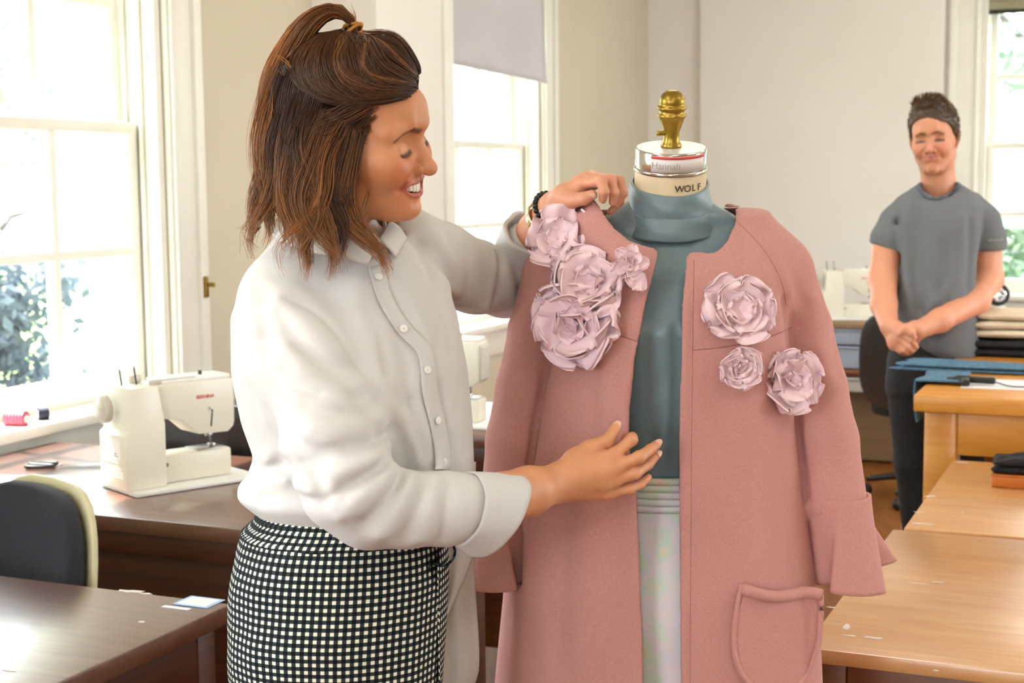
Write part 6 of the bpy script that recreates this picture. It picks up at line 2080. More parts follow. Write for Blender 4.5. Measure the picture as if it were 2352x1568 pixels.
W_ = [  # pixel polyline, amplitude, width
    # armhole seam and near sleeve
    ([(650, 690), (720, 715), (780, 780), (815, 850)], -0.0022, 0.004), ([(600, 690), (650, 684), (700, 690)], -0.0016, 0.004),
    ([(640, 700), (760, 800), (815, 880)], 0.005, 0.012), ([(660, 760), (760, 860), (840, 905)], -0.004, 0.010),
    ([(690, 860), (780, 890), (850, 885)], 0.004, 0.010), ([(700, 930), (790, 950), (870, 930)], -0.004, 0.009), ([(720, 985), (800, 985), (885, 950)], 0.0045, 0.010),
    ([(740, 1040), (820, 1030), (890, 990)], -0.0045, 0.009), ([(760, 1085), (840, 1060), (893, 1025)], 0.005, 0.008), ([(790, 1130), (850, 1090), (895, 1050)], -0.006, 0.008),
    ([(815, 1170), (870, 1120), (905, 1070)], 0.006, 0.008), ([(840, 1205), (890, 1150), (925, 1085)], -0.006, 0.008), ([(880, 1225), (915, 1165), (950, 1095)], 0.0055, 0.009),
    ([(925, 1232), (950, 1170), (975, 1100)], -0.005, 0.009), ([(965, 1236), (985, 1170), (1000, 1100)], 0.004, 0.010), ([(1010, 1236), (1020, 1170), (1035, 1105)], -0.003, 0.009),
    ([(600, 780), (625, 900), (680, 1020), (730, 1100)], -0.012, 0.012), ([(560, 760), (580, 870), (610, 960)], 0.004, 0.014), ([(575, 900), (600, 980), (640, 1050)], -0.004, 0.012),
    # back blouse over the waist
    ([(560, 1120), (640, 1100), (720, 1120)], 0.007, 0.012), ([(585, 1090), (660, 1070), (730, 1085)], -0.006, 0.010), ([(600, 1145), (680, 1140), (740, 1150)], -0.005, 0.008), ([(610, 1060), (650, 1030), (700, 1040)], 0.004, 0.010),
    # front panels
    ([(820, 660), (850, 760), (880, 880), (900, 990)], 0.005, 0.022), ([(900, 700), (935, 820), (945, 920)], -0.004, 0.018), ([(1000, 640), (1035, 780), (1050, 920), (1058, 1060)], 0.004, 0.018),
    ([(960, 560), (990, 640), (1010, 720), (1030, 800)], -0.005, 0.010), ([(1015, 900), (1030, 1000), (1040, 1070)], -0.004, 0.012), ([(800, 850), (850, 950), (905, 1040)], -0.010, 0.010),
    ([(700, 640), (760, 690), (800, 740)], -0.002, 0.014), ([(930, 960), (960, 1040), (980, 1075)], 0.005, 0.012), ([(905, 960), (930, 1030), (940, 1075)], -0.004, 0.010),
    # far sleeve
    ([(1000, 560), (1045, 600), (1090, 680)], 0.005, 0.014), ([(1040, 560), (1075, 610), (1060, 690)], -0.006, 0.012), ([(1110, 570), (1135, 620), (1115, 700)], 0.006, 0.012), ([(1150, 580), (1150, 640), (1135, 700)], -0.007, 0.009),
    ([(640, 720), (700, 790), (770, 840)], -0.003, 0.006), ([(655, 800), (720, 850), (800, 870)], 0.003, 0.006), ([(650, 860), (720, 905), (820, 915)], -0.003, 0.006), ([(660, 900), (740, 930), (830, 930)], 0.003, 0.006),
    ([(690, 1010), (760, 1010), (850, 985)], 0.003, 0.006), ([(700, 1060), (780, 1050), (860, 1020)], -0.003, 0.006), ([(720, 1110), (800, 1080), (870, 1050)], 0.003, 0.006), ([(745, 1150), (810, 1110), (880, 1070)], -0.0035, 0.006), ([(780, 1190), (830, 1140), (885, 1090)], 0.003, 0.006),
    ([(620, 820), (660, 920), (700, 1000)], 0.004, 0.007), ([(575, 650), (590, 760), (620, 860)], 0.003, 0.008), ([(600, 640), (640, 660), (690, 660)], 0.002, 0.008),
    ([(920, 640), (960, 720), (985, 790)], 0.003, 0.008), ([(960, 620), (990, 700), (1010, 780)], 0.003, 0.007), ([(1005, 820), (1020, 900), (1030, 980)], 0.003, 0.007), ([(1060, 880), (1066, 980), (1070, 1060)], -0.003, 0.008),
    ([(850, 800), (890, 900), (930, 1000)], 0.003, 0.008), ([(840, 700), (875, 780), (890, 860)], -0.003, 0.008), ([(950, 880), (962, 950), (985, 1010)], 0.003, 0.006), ([(940, 920), (955, 990), (975, 1050)], -0.003, 0.006),
    ([(1160, 620), (1170, 660), (1180, 690)], 0.005, 0.008), ([(1000, 640), (1060, 680), (1120, 705)], 0.004, 0.012)]
for pl, am, wd in W_:
    fold(sv, pl, am * 1.9, wd, None, 0.7)
sh, sV, sF = sv.mesh('shirt', 1)
shirt_bvh = bvh_of(sV, sF)
wp.append(obj('shirt', sh, M_shirt))
shirt_o = wp[-1]
sub = []     # sub-parts of the shirt
def strip_on(bvh, pix, width, name, m, lift=0.002, th=0.0018, n=40, side=None):
    c = resample(np.array(pix, float), n)
    tg = np.gradient(c, axis=0); tg /= np.linalg.norm(tg, axis=1, keepdims=True)
    nr = np.stack([-tg[:, 1], tg[:, 0]], 1)
    cols = np.linspace(-0.5, 0.5, 7)
    G = np.zeros((n, 7, 3)); last = None
    for i in range(n):
        for j, a in enumerate(cols):
            p, nn = on_surface(bvh, *(c[i] + nr[i] * a * width), lift)
            if p is None: p = G[i, j - 1] if j else (G[i - 1, j] if i else PV(c[i][0], c[i][1], 1.9))
            G[i, j] = p
    for _ in range(2):
        G[1:-1] = 0.5 * G[1:-1] + 0.25 * (G[2:] + G[:-2])
    return sheet(name, G, m, None, thick=th)
pl_ = [(862, 612), (885, 690), (930, 760), (972, 800), (982, 850), (985, 900), (1000, 960), (1012, 1020), (1016, 1080)]
sub.append(strip_on(shirt_bvh, pl_, 34, 'placket', M_shirt))
M_btn = mat('shirt_button', srgb(244, 240, 234), 0.3, srgb(236, 230, 224), 30.0)
for q in [(868, 640), (925, 755), (978, 850), (1000, 965), (1014, 1060)]:
    p, n = on_surface(shirt_bvh, *q, 0.0042)
    if p is None: continue
    b_ = obj('button', lathe_mesh('button', [(0.0008, 0.0), (0.0042, 0.0), (0.0052, 0.0008), (0.0048, 0.0016), (0.003, 0.0012), (0.0008, 0.0012)], 18), M_btn)
    b_.matrix_world = Matrix.Translation(p) @ n.to_track_quat('Z', 'Y').to_matrix().to_4x4()
    sub.append(b_)
# collar: stand and two leaves
def quad_sheet(name, top, bot, m, rows=10, n=26, th=0.0022, belly=0.004, bdir=(0, -1, 0)):
    t_ = resample(np.array([P(*q) for q in top]), n); b_ = resample(np.array([P(*q) for q in bot]), n)
    G = np.zeros((rows, n, 3))
    for i in range(rows):
        s = i / (rows - 1)
        G[i] = t_ * (1 - s) + b_ * s + np.array(bdir) * belly * math.sin(math.pi * s)
    return sheet(name, G, m, None, thick=th)
sub.append(quad_sheet('collar_leaf', [(690, 500, 1.845), (745, 512, 1.815), (805, 522, 1.802), (852, 535, 1.825), (872, 552, 1.845)], [(655, 560, 1.835), (720, 580, 1.800), (780, 590, 1.788), (835, 606, 1.795), (846, 602, 1.800)], M_shirt, belly=0.010))
A_, B_, C_2, D_ = [np.array(P(*q)) for q in ((866, 556, 1.842), (894, 508, 1.905), (934, 548, 1.900), (908, 592, 1.848))]
Gq = np.array([[(A_ * (1 - u) + B_ * u) * (1 - v) + (D_ * (1 - u) + C_2 * u) * v + np.array([0.3, -0.5, 0.6]) * 0.006 * math.sin(math.pi * v) for u in np.linspace(0, 1, 14)] for v in np.linspace(0, 1, 12)])
sub.append(sheet('collar_leaf', Gq, M_shirt, None, thick=0.0022))
sub.append(quad_sheet('collar_leaf', [(692, 500, 1.845), (668, 496, 1.895), (680, 490, 1.965), (745, 486, 2.01), (830, 488, 2.005), (888, 496, 1.955)], [(652, 560, 1.832), (630, 545, 1.895), (640, 532, 1.985), (735, 525, 2.045), (850, 528, 2.04), (930, 540, 1.965)], M_shirt, belly=0.004, bdir=(-0.3, 0.4, 0.6)))
sub.append(quad_sheet('collar_stand', [(690, 498, 1.85), (760, 512, 1.82), (820, 524, 1.815), (868, 548, 1.848), (886, 520, 1.90), (880, 495, 1.95)], [(690, 545, 1.855), (760, 560, 1.825), (820, 572, 1.82), (864, 590, 1.845), (885, 560, 1.895), (880, 530, 1.95)], M_shirt, belly=0.0))
# cuffs: wide turned-back cuff near, rolled cuff far
def cuff_ring(name, c0, c1, d0, d1, m, squ=1.0, n=48, rows=12, wav=0.0, th=0.003, seed=0):
    """c0,c1 centres; d0,d1 = (half height along 'up', half width across)"""
    c0 = np.asarray(c0); c1 = np.asarray(c1)
    ax_ = c1 - c0; L = np.linalg.norm(ax_); ax_ /= L
    up = np.array([0, 0, 1.0]); up -= ax_ * (up @ ax_); up /= np.linalg.norm(up)
    sd = np.cross(ax_, up)
    a = np.linspace(0, 2 * np.pi, n, endpoint=False)
    G = np.zeros((rows, n, 3))
    for i in range(rows):
        t = i / (rows - 1)
        hh = d0[0] + (d1[0] - d0[0]) * t; ww = d0[1] + (d1[1] - d0[1]) * t
        w2 = 1 + wav * t * np.sin(3 * a + seed) + wav * 0.6 * np.sin(7 * a + 2 * seed + 3 * t)
        G[i] = c0 + ax_ * L * t + np.outer(np.cos(a) * hh * w2, up) + np.outer(np.sin(a) * ww * w2, sd)
    return G
G = cuff_ring('cuff', Q(1062, 1166, 1.800), Q(1140, 1184, 1.832), (0.0450, 0.044), (0.0520, 0.050), M_shirt, wav=0.02)
for i in range(G.shape[0]):
    t = i / (G.shape[0] - 1)
    h_ = np.clip((G[i][:, 2] - G[i][:, 2].mean()) / 0.05, -1, 1)
    G[i][:, 0] += h_ * 0.017 * t            # the slit edge falls back below
sub.append(sheet('cuff', G, M_shirt, None, thick=0.003, close_u=True))
G = cuff_ring('cuff', Q(1196, 590, 2.197), Q(1222, 536, 2.168), (0.040, 0.040), (0.042, 0.042), M_shirt, wav=0.05, seed=2)
sub.append(sheet('cuff', G, M_shirt, None, thick=0.006, close_u=True))
# shirt tail hanging in front
def tail(pts_l, pts_r, Yl, Yr, name, n=30, c=14, amp=0.006, ph=0.0):
    L_ = resample(np.array([P(x, y, Yl) for x, y in pts_l]), n); R_2 = resample(np.array([P(x, y, Yr) for x, y in pts_r]), n)
    G = np.zeros((n, c, 3))
    for j in range(c):
        s = j / (c - 1)
        G[:, j] = L_ * (1 - s) + R_2 * s
        G[:, j, 1] += amp * math.sin(2.2 * math.pi * s + ph) + 0.004 * np.sin(np.linspace(0, 7, n) + 5 * s)
    return sheet(name, G, M_shirt, None, thick=0.002)
sub.append(tail([(985, 1060), (1000, 1240), (1012, 1330), (1016, 1425)], [(1092, 1060), (1088, 1230), (1078, 1300), (1020, 1428)], 1.96, 2.00, 'shirt_tail', amp=0.008))
sub.append(tail([(990, 1150), (1012, 1330), (1014, 1450), (1016, 1600)], [(1092, 1150), (1090, 1330), (1099, 1540), (1055, 1610)], 2.00, 2.03, 'shirt_tail', amp=0.007, ph=1.0))

# ---------------- gingham skirt
def gingham():
    k = MB_('gingham')
    uv = k.n('ShaderNodeUVMap'); uv.uv_map = 'UVMap'
    sp = k.n('ShaderNodeSeparateXYZ'); k.l(uv.outputs[0], sp.inputs[0])
    def stripe(o):
        f = k.n('ShaderNodeMath'); f.operation = 'FRACT'; k.l(o, f.inputs[0])
        s = k.n('ShaderNodeMapRange'); s.inputs[1].default_value = 0.46; s.inputs[2].default_value = 0.54; k.l(f.outputs[0], s.inputs[0])
        g_ = k.n('ShaderNodeMapRange'); g_.inputs[1].default_value = 0.94; g_.inputs[2].default_value = 1.0; g_.inputs[3].default_value = 1.0; g_.inputs[4].default_value = 0.0; k.l(f.outputs[0], g_.inputs[0])
        m_2 = k.n('ShaderNodeMath'); m_2.operation = 'MULTIPLY'; k.l(s.outputs[0], m_2.inputs[0]); k.l(g_.outputs[0], m_2.inputs[1])
        return m_2.outputs[0]
    a, b_ = stripe(sp.outputs[0]), stripe(sp.outputs[1])
    mul = k.n('ShaderNodeMath'); mul.operation = 'MULTIPLY'; k.l(a, mul.inputs[0]); k.l(b_, mul.inputs[1])
    add = k.n('ShaderNodeMath'); add.operation = 'MAXIMUM'; k.l(a, add.inputs[0]); k.l(b_, add.inputs[1])
    mx1 = k.n('ShaderNodeMix'); mx1.data_type = 'RGBA'
    mx1.inputs[6].default_value = srgb(14, 18, 20) + (1,); mx1.inputs[7].default_value = srgb(46, 56, 58) + (1,)
    k.l(add.outputs[0], mx1.inputs[0])
    mx2 = k.n('ShaderNodeMix'); mx2.data_type = 'RGBA'
    mx2.inputs[7].default_value = srgb(238, 234, 212) + (1,)
    k.l(mul.outputs[0], mx2.inputs[0]); k.l(mx1.outputs[2], mx2.inputs[6])
    k.l(mx2.outputs[2], k.b.inputs['Base Color'])
    setp(k.b, Roughness=0.85, Specular_IOR_Level=0.2)
    return k.m
M_ging = gingham()
PER = 0.0098
def skirt_ring(rows, n=200, seed=0, fold_a=0.0):
    a = np.linspace(-math.pi, math.pi, n)
    zz = np.linspace(rows[0][0], rows[-1][0], 70)
    r_ = np.array(rows)[::-1]
    G, UV = [], []
    for i, z in enumerate(zz):
        x0, x1, y0, y1 = [np.interp(z, r_[:, 0], r_[:, q]) for q in range(1, 5)]
        s, c = np.sin(a), -np.cos(a)
        e = 2 / 2.3
        t = i / 69
        amp = fold_a * (0.4 + 0.6 * t)
        fr = 1 + amp * (np.sin(9 * a + 2.0 * t) + 0.7 * np.sin(17 * a + 1 - 3 * t) + 0.5 * np.sin(5 * a + 6 * t))
        fr = fr + 0.010 * np.sin(38 * t + 3 * a) * np.exp(-((a + 1.0) / 0.8) ** 2)
        x = (x0 + x1) / 2 + (x1 - x0) / 2 * np.sign(s) * np.abs(s) ** e * fr
        y = (y0 + y1) / 2 + (y1 - y0) / 2 * np.sign(c) * np.abs(c) ** e * fr
        g_ = np.stack([x, y, np.full(n, z)], -1)
        G.append(g_)
    G = np.array(G)
    seg = np.linalg.norm(np.diff(G, axis=1), axis=2).mean(0)
    u = np.concatenate([[0], np.cumsum(seg)])
    vlen = np.concatenate([[0], np.cumsum(np.linalg.norm(np.diff(G, axis=0), axis=2).mean(1))])
    UV = np.zeros(G.shape[:2] + (2,))
    UV[..., 0] = u[None, :] / PER; UV[..., 1] = vlen[:, None] / PER
    return G, UV
def row_px(py, xl, xr, y0, y1): return (Z_(780, py, 1.93), X_(xl, py, 1.93), X_(xr, py, 1.93), y0, y1)
G, UV = skirt_ring([row_px(1205, 566, 1020, 1.80, 2.05), row_px(1240, 553, 1026, 1.79, 2.055), row_px(1300, 541, 1030, 1.785, 2.06), row_px(1420, 533, 1024, 1.78, 2.06), row_px(1568, 541, 1014, 1.785, 2.055), row_px(1900, 560, 1000, 1.79, 2.05), row_px(2150, 575, 990, 1.80, 2.05)], fold_a=0.008)
wp.append(sheet('skirt', G, M_ging, None, thick=0.002, uv=UV)); skirt_o = wp[-1]
G, UV = skirt_ring([row_px(1140, 622, 1005, 1.82, 2.035), row_px(1165, 600, 1008, 1.812, 2.04), row_px(1190, 585, 1012, 1.806, 2.044), row_px(1213, 560, 1022, 1.796, 2.052)], fold_a=0.004)
UV = UV[..., ::1]
wb = sheet('waistband', G, M_ging, None, thick=0.003, uv=UV)
# wrap tie at the front
kc = Q(1008, 1268, 1.86)
an = np.linspace(0, 2 * np.pi, 26)
loop = np.array([kc + np.array([0.020 * math.cos(t), 0.006 * math.sin(2 * t), 0.016 * math.sin(t)]) for t in an])
def ribbon(name, pts, w, m, n=40):
    c = resample(pts, n)
    T = np.gradient(c, axis=0); T /= np.linalg.norm(T, axis=1, keepdims=True)
    sd = np.tile(np.array([0.1, -1.0, 0.2]), (n, 1)); sd -= T * (sd * T).sum(1, keepdims=True); sd /= np.linalg.norm(sd, axis=1, keepdims=True)
    G = np.stack([c + sd * w * a for a in np.linspace(-0.5, 0.5, 6)], 1)
    u = np.linspace(-.5, .5, 6) * w / PER; v_ = np.linspace(0, np.linalg.norm(np.diff(c, axis=0), axis=1).sum(), n) / PER
    uv = np.stack(np.broadcast_arrays(u[None, :], v_[:, None]), -1).copy()
    return sheet(name, G, m, None, thick=0.002, uv=uv)
t1 = ribbon('tie_loop', loop, 0.026, M_ging)
t2 = ribbon('tie_end', np.array([Q(1006, 1280, 1.855), Q(1004, 1360, 1.87), Q(1006, 1450, 1.875), Q(1008, 1560, 1.88)]), 0.030, M_ging)
t3 = ribbon('tie_end', np.array([Q(990, 1275, 1.85), Q(978, 1350, 1.862), Q(980, 1450, 1.866), Q(975, 1600, 1.87)]), 0.026, M_ging)

# ---------------- bracelet and watch
def ring_pts(c, axis, r, n, flat=1.0):
    ax_ = np.asarray(axis) / np.linalg.norm(axis)
    R = rot_to(ax_, (0, 0, 1))
    a = np.linspace(0, 2 * np.pi, n, endpoint=False)
    return np.array([np.asarray(c) + R[0] * r * math.cos(t) + R[1] * r * flat * math.sin(t) for t in a]), R
axl = wl - Q(1238, 530, 2.165)
bc = wl - axl * 0.10
bp_, Rb = ring_pts(bc, axl, 0.0305, 24, 0.86)
br = bpy.data.objects.new('bracelet', None); br.location = tuple(bc); link(br, None)
M_bead = mat('black_bead', srgb(22, 26, 22), 0.18, srgb(30, 34, 30), 20.0)
bead = lathe_mesh('bead', [(0.0001, -0.0042)] + [(0.0042 * math.sin(t), -0.0042 * math.cos(t)) for t in np.linspace(0.25, 2.9, 9)] + [(0.0001, 0.0042)], 12)
beads = []
for q in bp_:
    b_ = obj('bead', bead, M_bead); b_.location = tuple(q - bc); beads.append(b_)
for b_ in beads: b_.parent = br
wc = wl - axl * 0.52
wt = bpy.data.objects.new('wristwatch', None); wt.location = tuple(wc); link(wt, None)
M_gold2 = mat('watch_gold', srgb(222, 196, 130), 0.22, srgb(236, 226, 200), 120.0, metal=0.9)
wpts, Rw = ring_pts(wc, axl, 0.0315, 26, 0.90)
lk = bmesh.new(); box_bm(lk, 0, 0, 0, 0.0080, 0.012, 0.003, None, 0.001)
lme = bpy.data.meshes.new('link'); lk.to_mesh(lme); lk.free(); setm(lme, M_gold2)
axn = axl / np.linalg.norm(axl)
for i, q in enumerate(wpts):
    rad = q - wc; rad /= np.linalg.norm(rad); tg = np.cross(axn, rad)
    o = bpy.data.objects.new('link', lme); link(o, wt)
    M3 = Matrix(((tg[0], axn[0], rad[0]), (tg[1], axn[1], rad[1]), (tg[2], axn[2], rad[2])))
    o.matrix_basis = Matrix.Translation(Vector(q - wc)) @ M3.to_4x4()
adopt_m(woman, wp)
inv = Matrix.Translation(woman.location).inverted()
for o in (br, wt):
    o.parent = woman; o.matrix_parent_inverse = inv
for o in sub:
    o.parent = shirt_o
for o in (wb, t1, t2, t3):
    o.parent = skirt_o

# ---------------- hair
DK, MD, LT, BZ = srgb(54, 31, 20), srgb(94, 56, 32), srgb(166, 108, 60), srgb(184, 118, 56)
hb = Vox((-0.16, -0.12, -0.10), (0.13, 0.12, 0.19), 0.003)
hb.put(ell((0.002, 0, 0.053), (0.0990, 0.0780, 0.0800)))
hb.put(ell((-0.030, 0, 0.000), (0.066, 0.077, 0.070)), 0.02)
hb.put(cap((-0.045, 0, 0.03), (-0.062, 0, -0.06), 0.062, 0.046), 0.03)
# face and neck opening
hb.put((lambda x, y, z: -( (0.044 + 0.42 * (z - 0.02) * (z > 0.02)) - x ) + 0 * y + 0 * z, np.array([-0.16, -0.12, -0.10]), np.array([0.14, 0.12, 0.072])), 0.0, 'sub') if False else None
xs, ys, zs_ = np.meshgrid(*hb.ax, indexing='ij', sparse=True)
line = np.where(zs_ > 0.075, 1.0, 0.020 + 0.0 * zs_)
line = np.interp(zs_, [-0.10, -0.03, 0.02, 0.05, 0.066, 0.080, 0.09], [-0.006, 0.000, 0.010, 0.034, 0.062, 0.094, 0.3])
hb.d = np.maximum(hb.d, (xs - line).astype(np.float32))
bV2, bF2 = nets(hb.d, hb.lo, hb.h)
for _ in range(3): bV2 = lap(bV2, bF2)
hair_base = mesh_np('hair_base', apply_frame(bV2, W_O, W_R), bF2, True, col=np.tile(np.array(srgb(40, 23, 15)), (len(bV2), 1)))
M_hairb = vcol_mat('hair_underlayer', 0.9, spec=0.1)
hair = obj('hair', hair_base, M_hairb)
gd = []
def gl(pix, width, cnt, cols, jit=0.002):
    gd.append((np.array([P(*q) for q in pix]), width, cnt, cols, jit))
TIE = (812, 76, 1.868)
# swept back top: strands leave the forehead and run back to the tie
def mirr(q): return [(x, y, 1.868 + (1.868 - Y)) for x, y, Y in q]
tops = [[(964, 190, 1.866), (950, 148, 1.866), (915, 106, 1.866), (866, 88, 1.866)],
        [(964, 192, 1.858), (942, 154, 1.852), (898, 114, 1.852), (852, 94, 1.860)],
        [(962, 194, 1.850), (934, 166, 1.840), (890, 122, 1.838), (845, 98, 1.856)],
        [(962, 196, 1.842), (928, 176, 1.828), (876, 142, 1.822), (836, 108, 1.850)],
        [(958, 199, 1.836), (916, 190, 1.818), (862, 165, 1.808), (826, 122, 1.842)],
        [(952, 203, 1.830), (902, 202, 1.810), (846, 188, 1.796), (812, 140, 1.830)],
        [(945, 207, 1.824), (890, 212, 1.804), (830, 206, 1.790), (796, 160, 1.816), (804, 112, 1.85)],
        [(936, 211, 1.820), (876, 220, 1.800), (816, 218, 1.786), (776, 178, 1.806), (796, 116, 1.85)],
        [(925, 215, 1.814), (862, 226, 1.796), (800, 226, 1.784), (752, 190, 1.800), (786, 118, 1.85)],
        [(860, 228, 1.794), (800, 232, 1.784), (740, 208, 1.788), (740, 150, 1.815), (788, 106, 1.852)],
        [(800, 236, 1.784), (745, 222, 1.785), (708, 178, 1.797), (735, 130, 1.825), (788, 100, 1.856)],
        [(740, 226, 1.787), (698, 190, 1.796), (692, 148, 1.815), (735, 116, 1.838), (788, 96, 1.860)],
        [(690, 190, 1.805), (672, 160, 1.825), (695, 128, 1.84), (740, 106, 1.852), (788, 92, 1.864)],
        [(668, 150, 1.850), (690, 118, 1.86), (735, 100, 1.862), (786, 90, 1.866)]]
for i, q in enumerate(tops):
    gl(q + [TIE], [0.004, 0.008, 0.011, 0.011, 0.005], 170, (DK, MD), 0.002)
    if i in (1, 3, 4, 6, 8, 9, 11, 13): gl(mirr(q) + [TIE], [0.004, 0.008, 0.012, 0.012, 0.005], 110, (DK, MD), 0.002)
for q in ([(950, 200, 1.826), (880, 196, 1.803), (822, 172, 1.798), (815, 118, 1.845)], [(940, 206, 1.818), (860, 214, 1.794), (792, 190, 1.79), (798, 120, 1.845)], [(960, 196, 1.838), (900, 160, 1.822), (850, 125, 1.835)], [(900, 216, 1.804), (830, 200, 1.788), (780, 165, 1.802), (800, 112, 1.85)]):
    gl(q + [TIE], [0.002, 0.004, 0.005, 0.003], 40, (MD, LT), 0.003)
# temple hair running back
for q in ([(842, 232, 1.795), (815, 252, 1.786), (780, 270, 1.781), (735, 300, 1.778), (705, 360, 1.776)], [(836, 250, 1.796), (810, 277, 1.786), (775, 300, 1.780), (735, 345, 1.776), (712, 420, 1.772)],
          [(830, 275, 1.796), (806, 302, 1.787), (778, 335, 1.781), (748, 390, 1.776), (735, 460, 1.772)], [(824, 303, 1.796), (803, 332, 1.788), (780, 370, 1.782), (762, 430, 1.777), (758, 500, 1.773)],
          [(818, 332, 1.796), (802, 362, 1.788), (788, 400, 1.783), (780, 460, 1.780), (786, 530, 1.776)]):
    gl(q, [0.009, 0.013, 0.014, 0.012, 0.008], 110, (DK, MD), 0.003)
    gl([(q[0][0] + 14, q[0][1] - 2, q[0][2] + 0.004)] + q[1:], [0.010, 0.012, 0.013, 0.011, 0.008], 34, (MD, MD), 0.004)
# strand bundles round the tie, then the ponytail arching back and down
for k in range(9):
    dy = (k - 4) * 0.010; dx = rng.uniform(-14, 14)
    gl([(812, 74, 1.868), (806, 46, 1.868 + dy * .3), (775, 24 + dx * .3, 1.868 + dy * .5), (735, 34 + dx * .5, 1.868 + dy * .7), (690, 78 + dx, 1.868 + dy), (655 + dx, 150, 1.868 + dy), (632 + dx * 1.2, 240, 1.868 + dy * 1.2), (620 + dx * 1.5, 330, 1.868 + dy * 1.3), (624 + dx * 1.6, 410, 1.868 + dy * 1.3), (640 + dx * 1.8, 480, 1.865 + dy * 1.3)], [0.005, 0.008, 0.014, 0.017, 0.016, 0.013, 0.008], 120, (BZ if k % 2 else MD, LT), 0.003)
# near side hanging hair, from the parting above the ear
near = [
    ([(828, 262, 1.792), (816, 320, 1.786), (800, 380, 1.781), (794, 430, 1.782), (812, 500, 1.786), (846, 560, 1.786), (858, 648, 1.782)], 110, (DK, LT)),
    ([(812, 250, 1.788), (796, 320, 1.781), (782, 390, 1.778), (780, 450, 1.779), (800, 530, 1.781), (838, 590, 1.780), (860, 640, 1.778)], 110, (DK, LT)),
    ([(795, 240, 1.785), (775, 320, 1.778), (765, 400, 1.775), (772, 480, 1.775), (792, 550, 1.775), (812, 600, 1.772)], 100, (DK, MD)),
    ([(772, 238, 1.785), (745, 310, 1.776), (728, 390, 1.772), (728, 470, 1.771), (745, 550, 1.768), (758, 610, 1.765), (748, 645, 1.763)], 110, (DK, LT)),
    ([(750, 232, 1.786), (718, 310, 1.777), (696, 390, 1.773), (694, 470, 1.772), (712, 545, 1.768), (735, 600, 1.764), (738, 648, 1.762)], 110, (DK, LT)),
    ([(728, 222, 1.790), (695, 300, 1.782), (672, 380, 1.778), (666, 460, 1.776), (684, 540, 1.773), (712, 600, 1.768), (700, 628, 1.766)], 100, (DK, LT)),
    ([(706, 205, 1.798), (672, 290, 1.792), (652, 370, 1.790), (644, 450, 1.790), (655, 520, 1.790), (672, 565, 1.788), (650, 585, 1.788)], 90, (DK, LT)),
    ([(690, 190, 1.812), (655, 290, 1.806), (634, 370, 1.806), (622, 450, 1.808), (612, 510, 1.812), (596, 555, 1.815), (612, 578, 1.815)], 80, (DK, LT)),
    ([(680, 200, 1.830), (642, 300, 1.828), (620, 390, 1.830), (606, 470, 1.832), (590, 530, 1.838), (576, 560, 1.840), (590, 575, 1.84)], 80, (DK, LT)),
    ([(672, 220, 1.850), (630, 310, 1.850), (610, 390, 1.855), (600, 460, 1.86), (590, 520, 1.862), (574, 548, 1.865)], 70, (MD, LT)),
    ([(668, 240, 1.870), (628, 320, 1.872), (608, 400, 1.878), (604, 470, 1.884), (600, 530, 1.888), (585, 560, 1.89)], 70, (DK, LT)),
    ([(670, 250, 1.895), (635, 330, 1.898), (616, 410, 1.904), (618, 490, 1.908), (628, 550, 1.91)], 60, (DK, MD)),
    ([(700, 250, 1.78), (690, 350, 1.772), (720, 450, 1.768), (730, 530, 1.764), (700, 600, 1.762), (672, 600, 1.765)], 50, (DK, LT)),
    ([(760, 250, 1.782), (720, 360, 1.770), (700, 460, 1.766), (740, 560, 1.761), (770, 600, 1.760), (762, 625, 1.76)], 60, (MD, LT)),
    ([(800, 260, 1.781), (755, 350, 1.770), (735, 440, 1.767), (690, 520, 1.766), (665, 575, 1.768), (690, 605, 1.768)], 40, (MD, BZ)),
    # back of the head under the ponytail
    ([(735, 160, 1.80), (690, 230, 1.790), (660, 320, 1.788), (645, 410, 1.788), (640, 490, 1.79)], 90, (DK, MD)),
    ([(715, 140, 1.815), (672, 220, 1.805), (645, 310, 1.802), (630, 400, 1.804), (626, 490, 1.806)], 90, (DK, MD)),
    ([(700, 130, 1.83), (655, 210, 1.824), (630, 300, 1.824), (618, 390, 1.828), (610, 480, 1.832)], 90, (DK, MD)),
    ([(690, 125, 1.85), (648, 205, 1.846), (622, 300, 1.848), (610, 390, 1.852), (604, 470, 1.856)], 80, (DK, LT)),
    ([(750, 180, 1.79), (712, 250, 1.781), (685, 330, 1.777), (672, 420, 1.775), (680, 500, 1.773)], 90, (DK, MD)),
    ([(690, 130, 1.88), (650, 205, 1.885), (626, 300, 1.89), (614, 390, 1.892), (612, 470, 1.894)], 80, (DK, MD)),
    # far side ends seen below the chin
    ([(850, 330, 1.945), (872, 420, 1.950), (892, 480, 1.945), (912, 530, 1.935), (922, 572, 1.925)], 90, (MD, LT)),
    ([(850, 330, 1.950), (862, 430, 1.955), (880, 500, 1.950), (898, 545, 1.94), (905, 560, 1.93)], 70, (MD, LT)),
    # behind the neck
    ([(700, 330, 1.80), (690, 430, 1.81), (700, 500, 1.83), (730, 560, 1.84)], 90, (DK, MD)),
    ([(760, 330, 1.79), (760, 430, 1.80), (780, 500, 1.81), (800, 555, 1.815)], 90, (DK, MD)),
]
for pix, cnt, cols in near:
    gl(pix, [0.010, 0.012, 0.012, 0.011, 0.008, 0.003], int(cnt * 1.7), cols, 0.004)
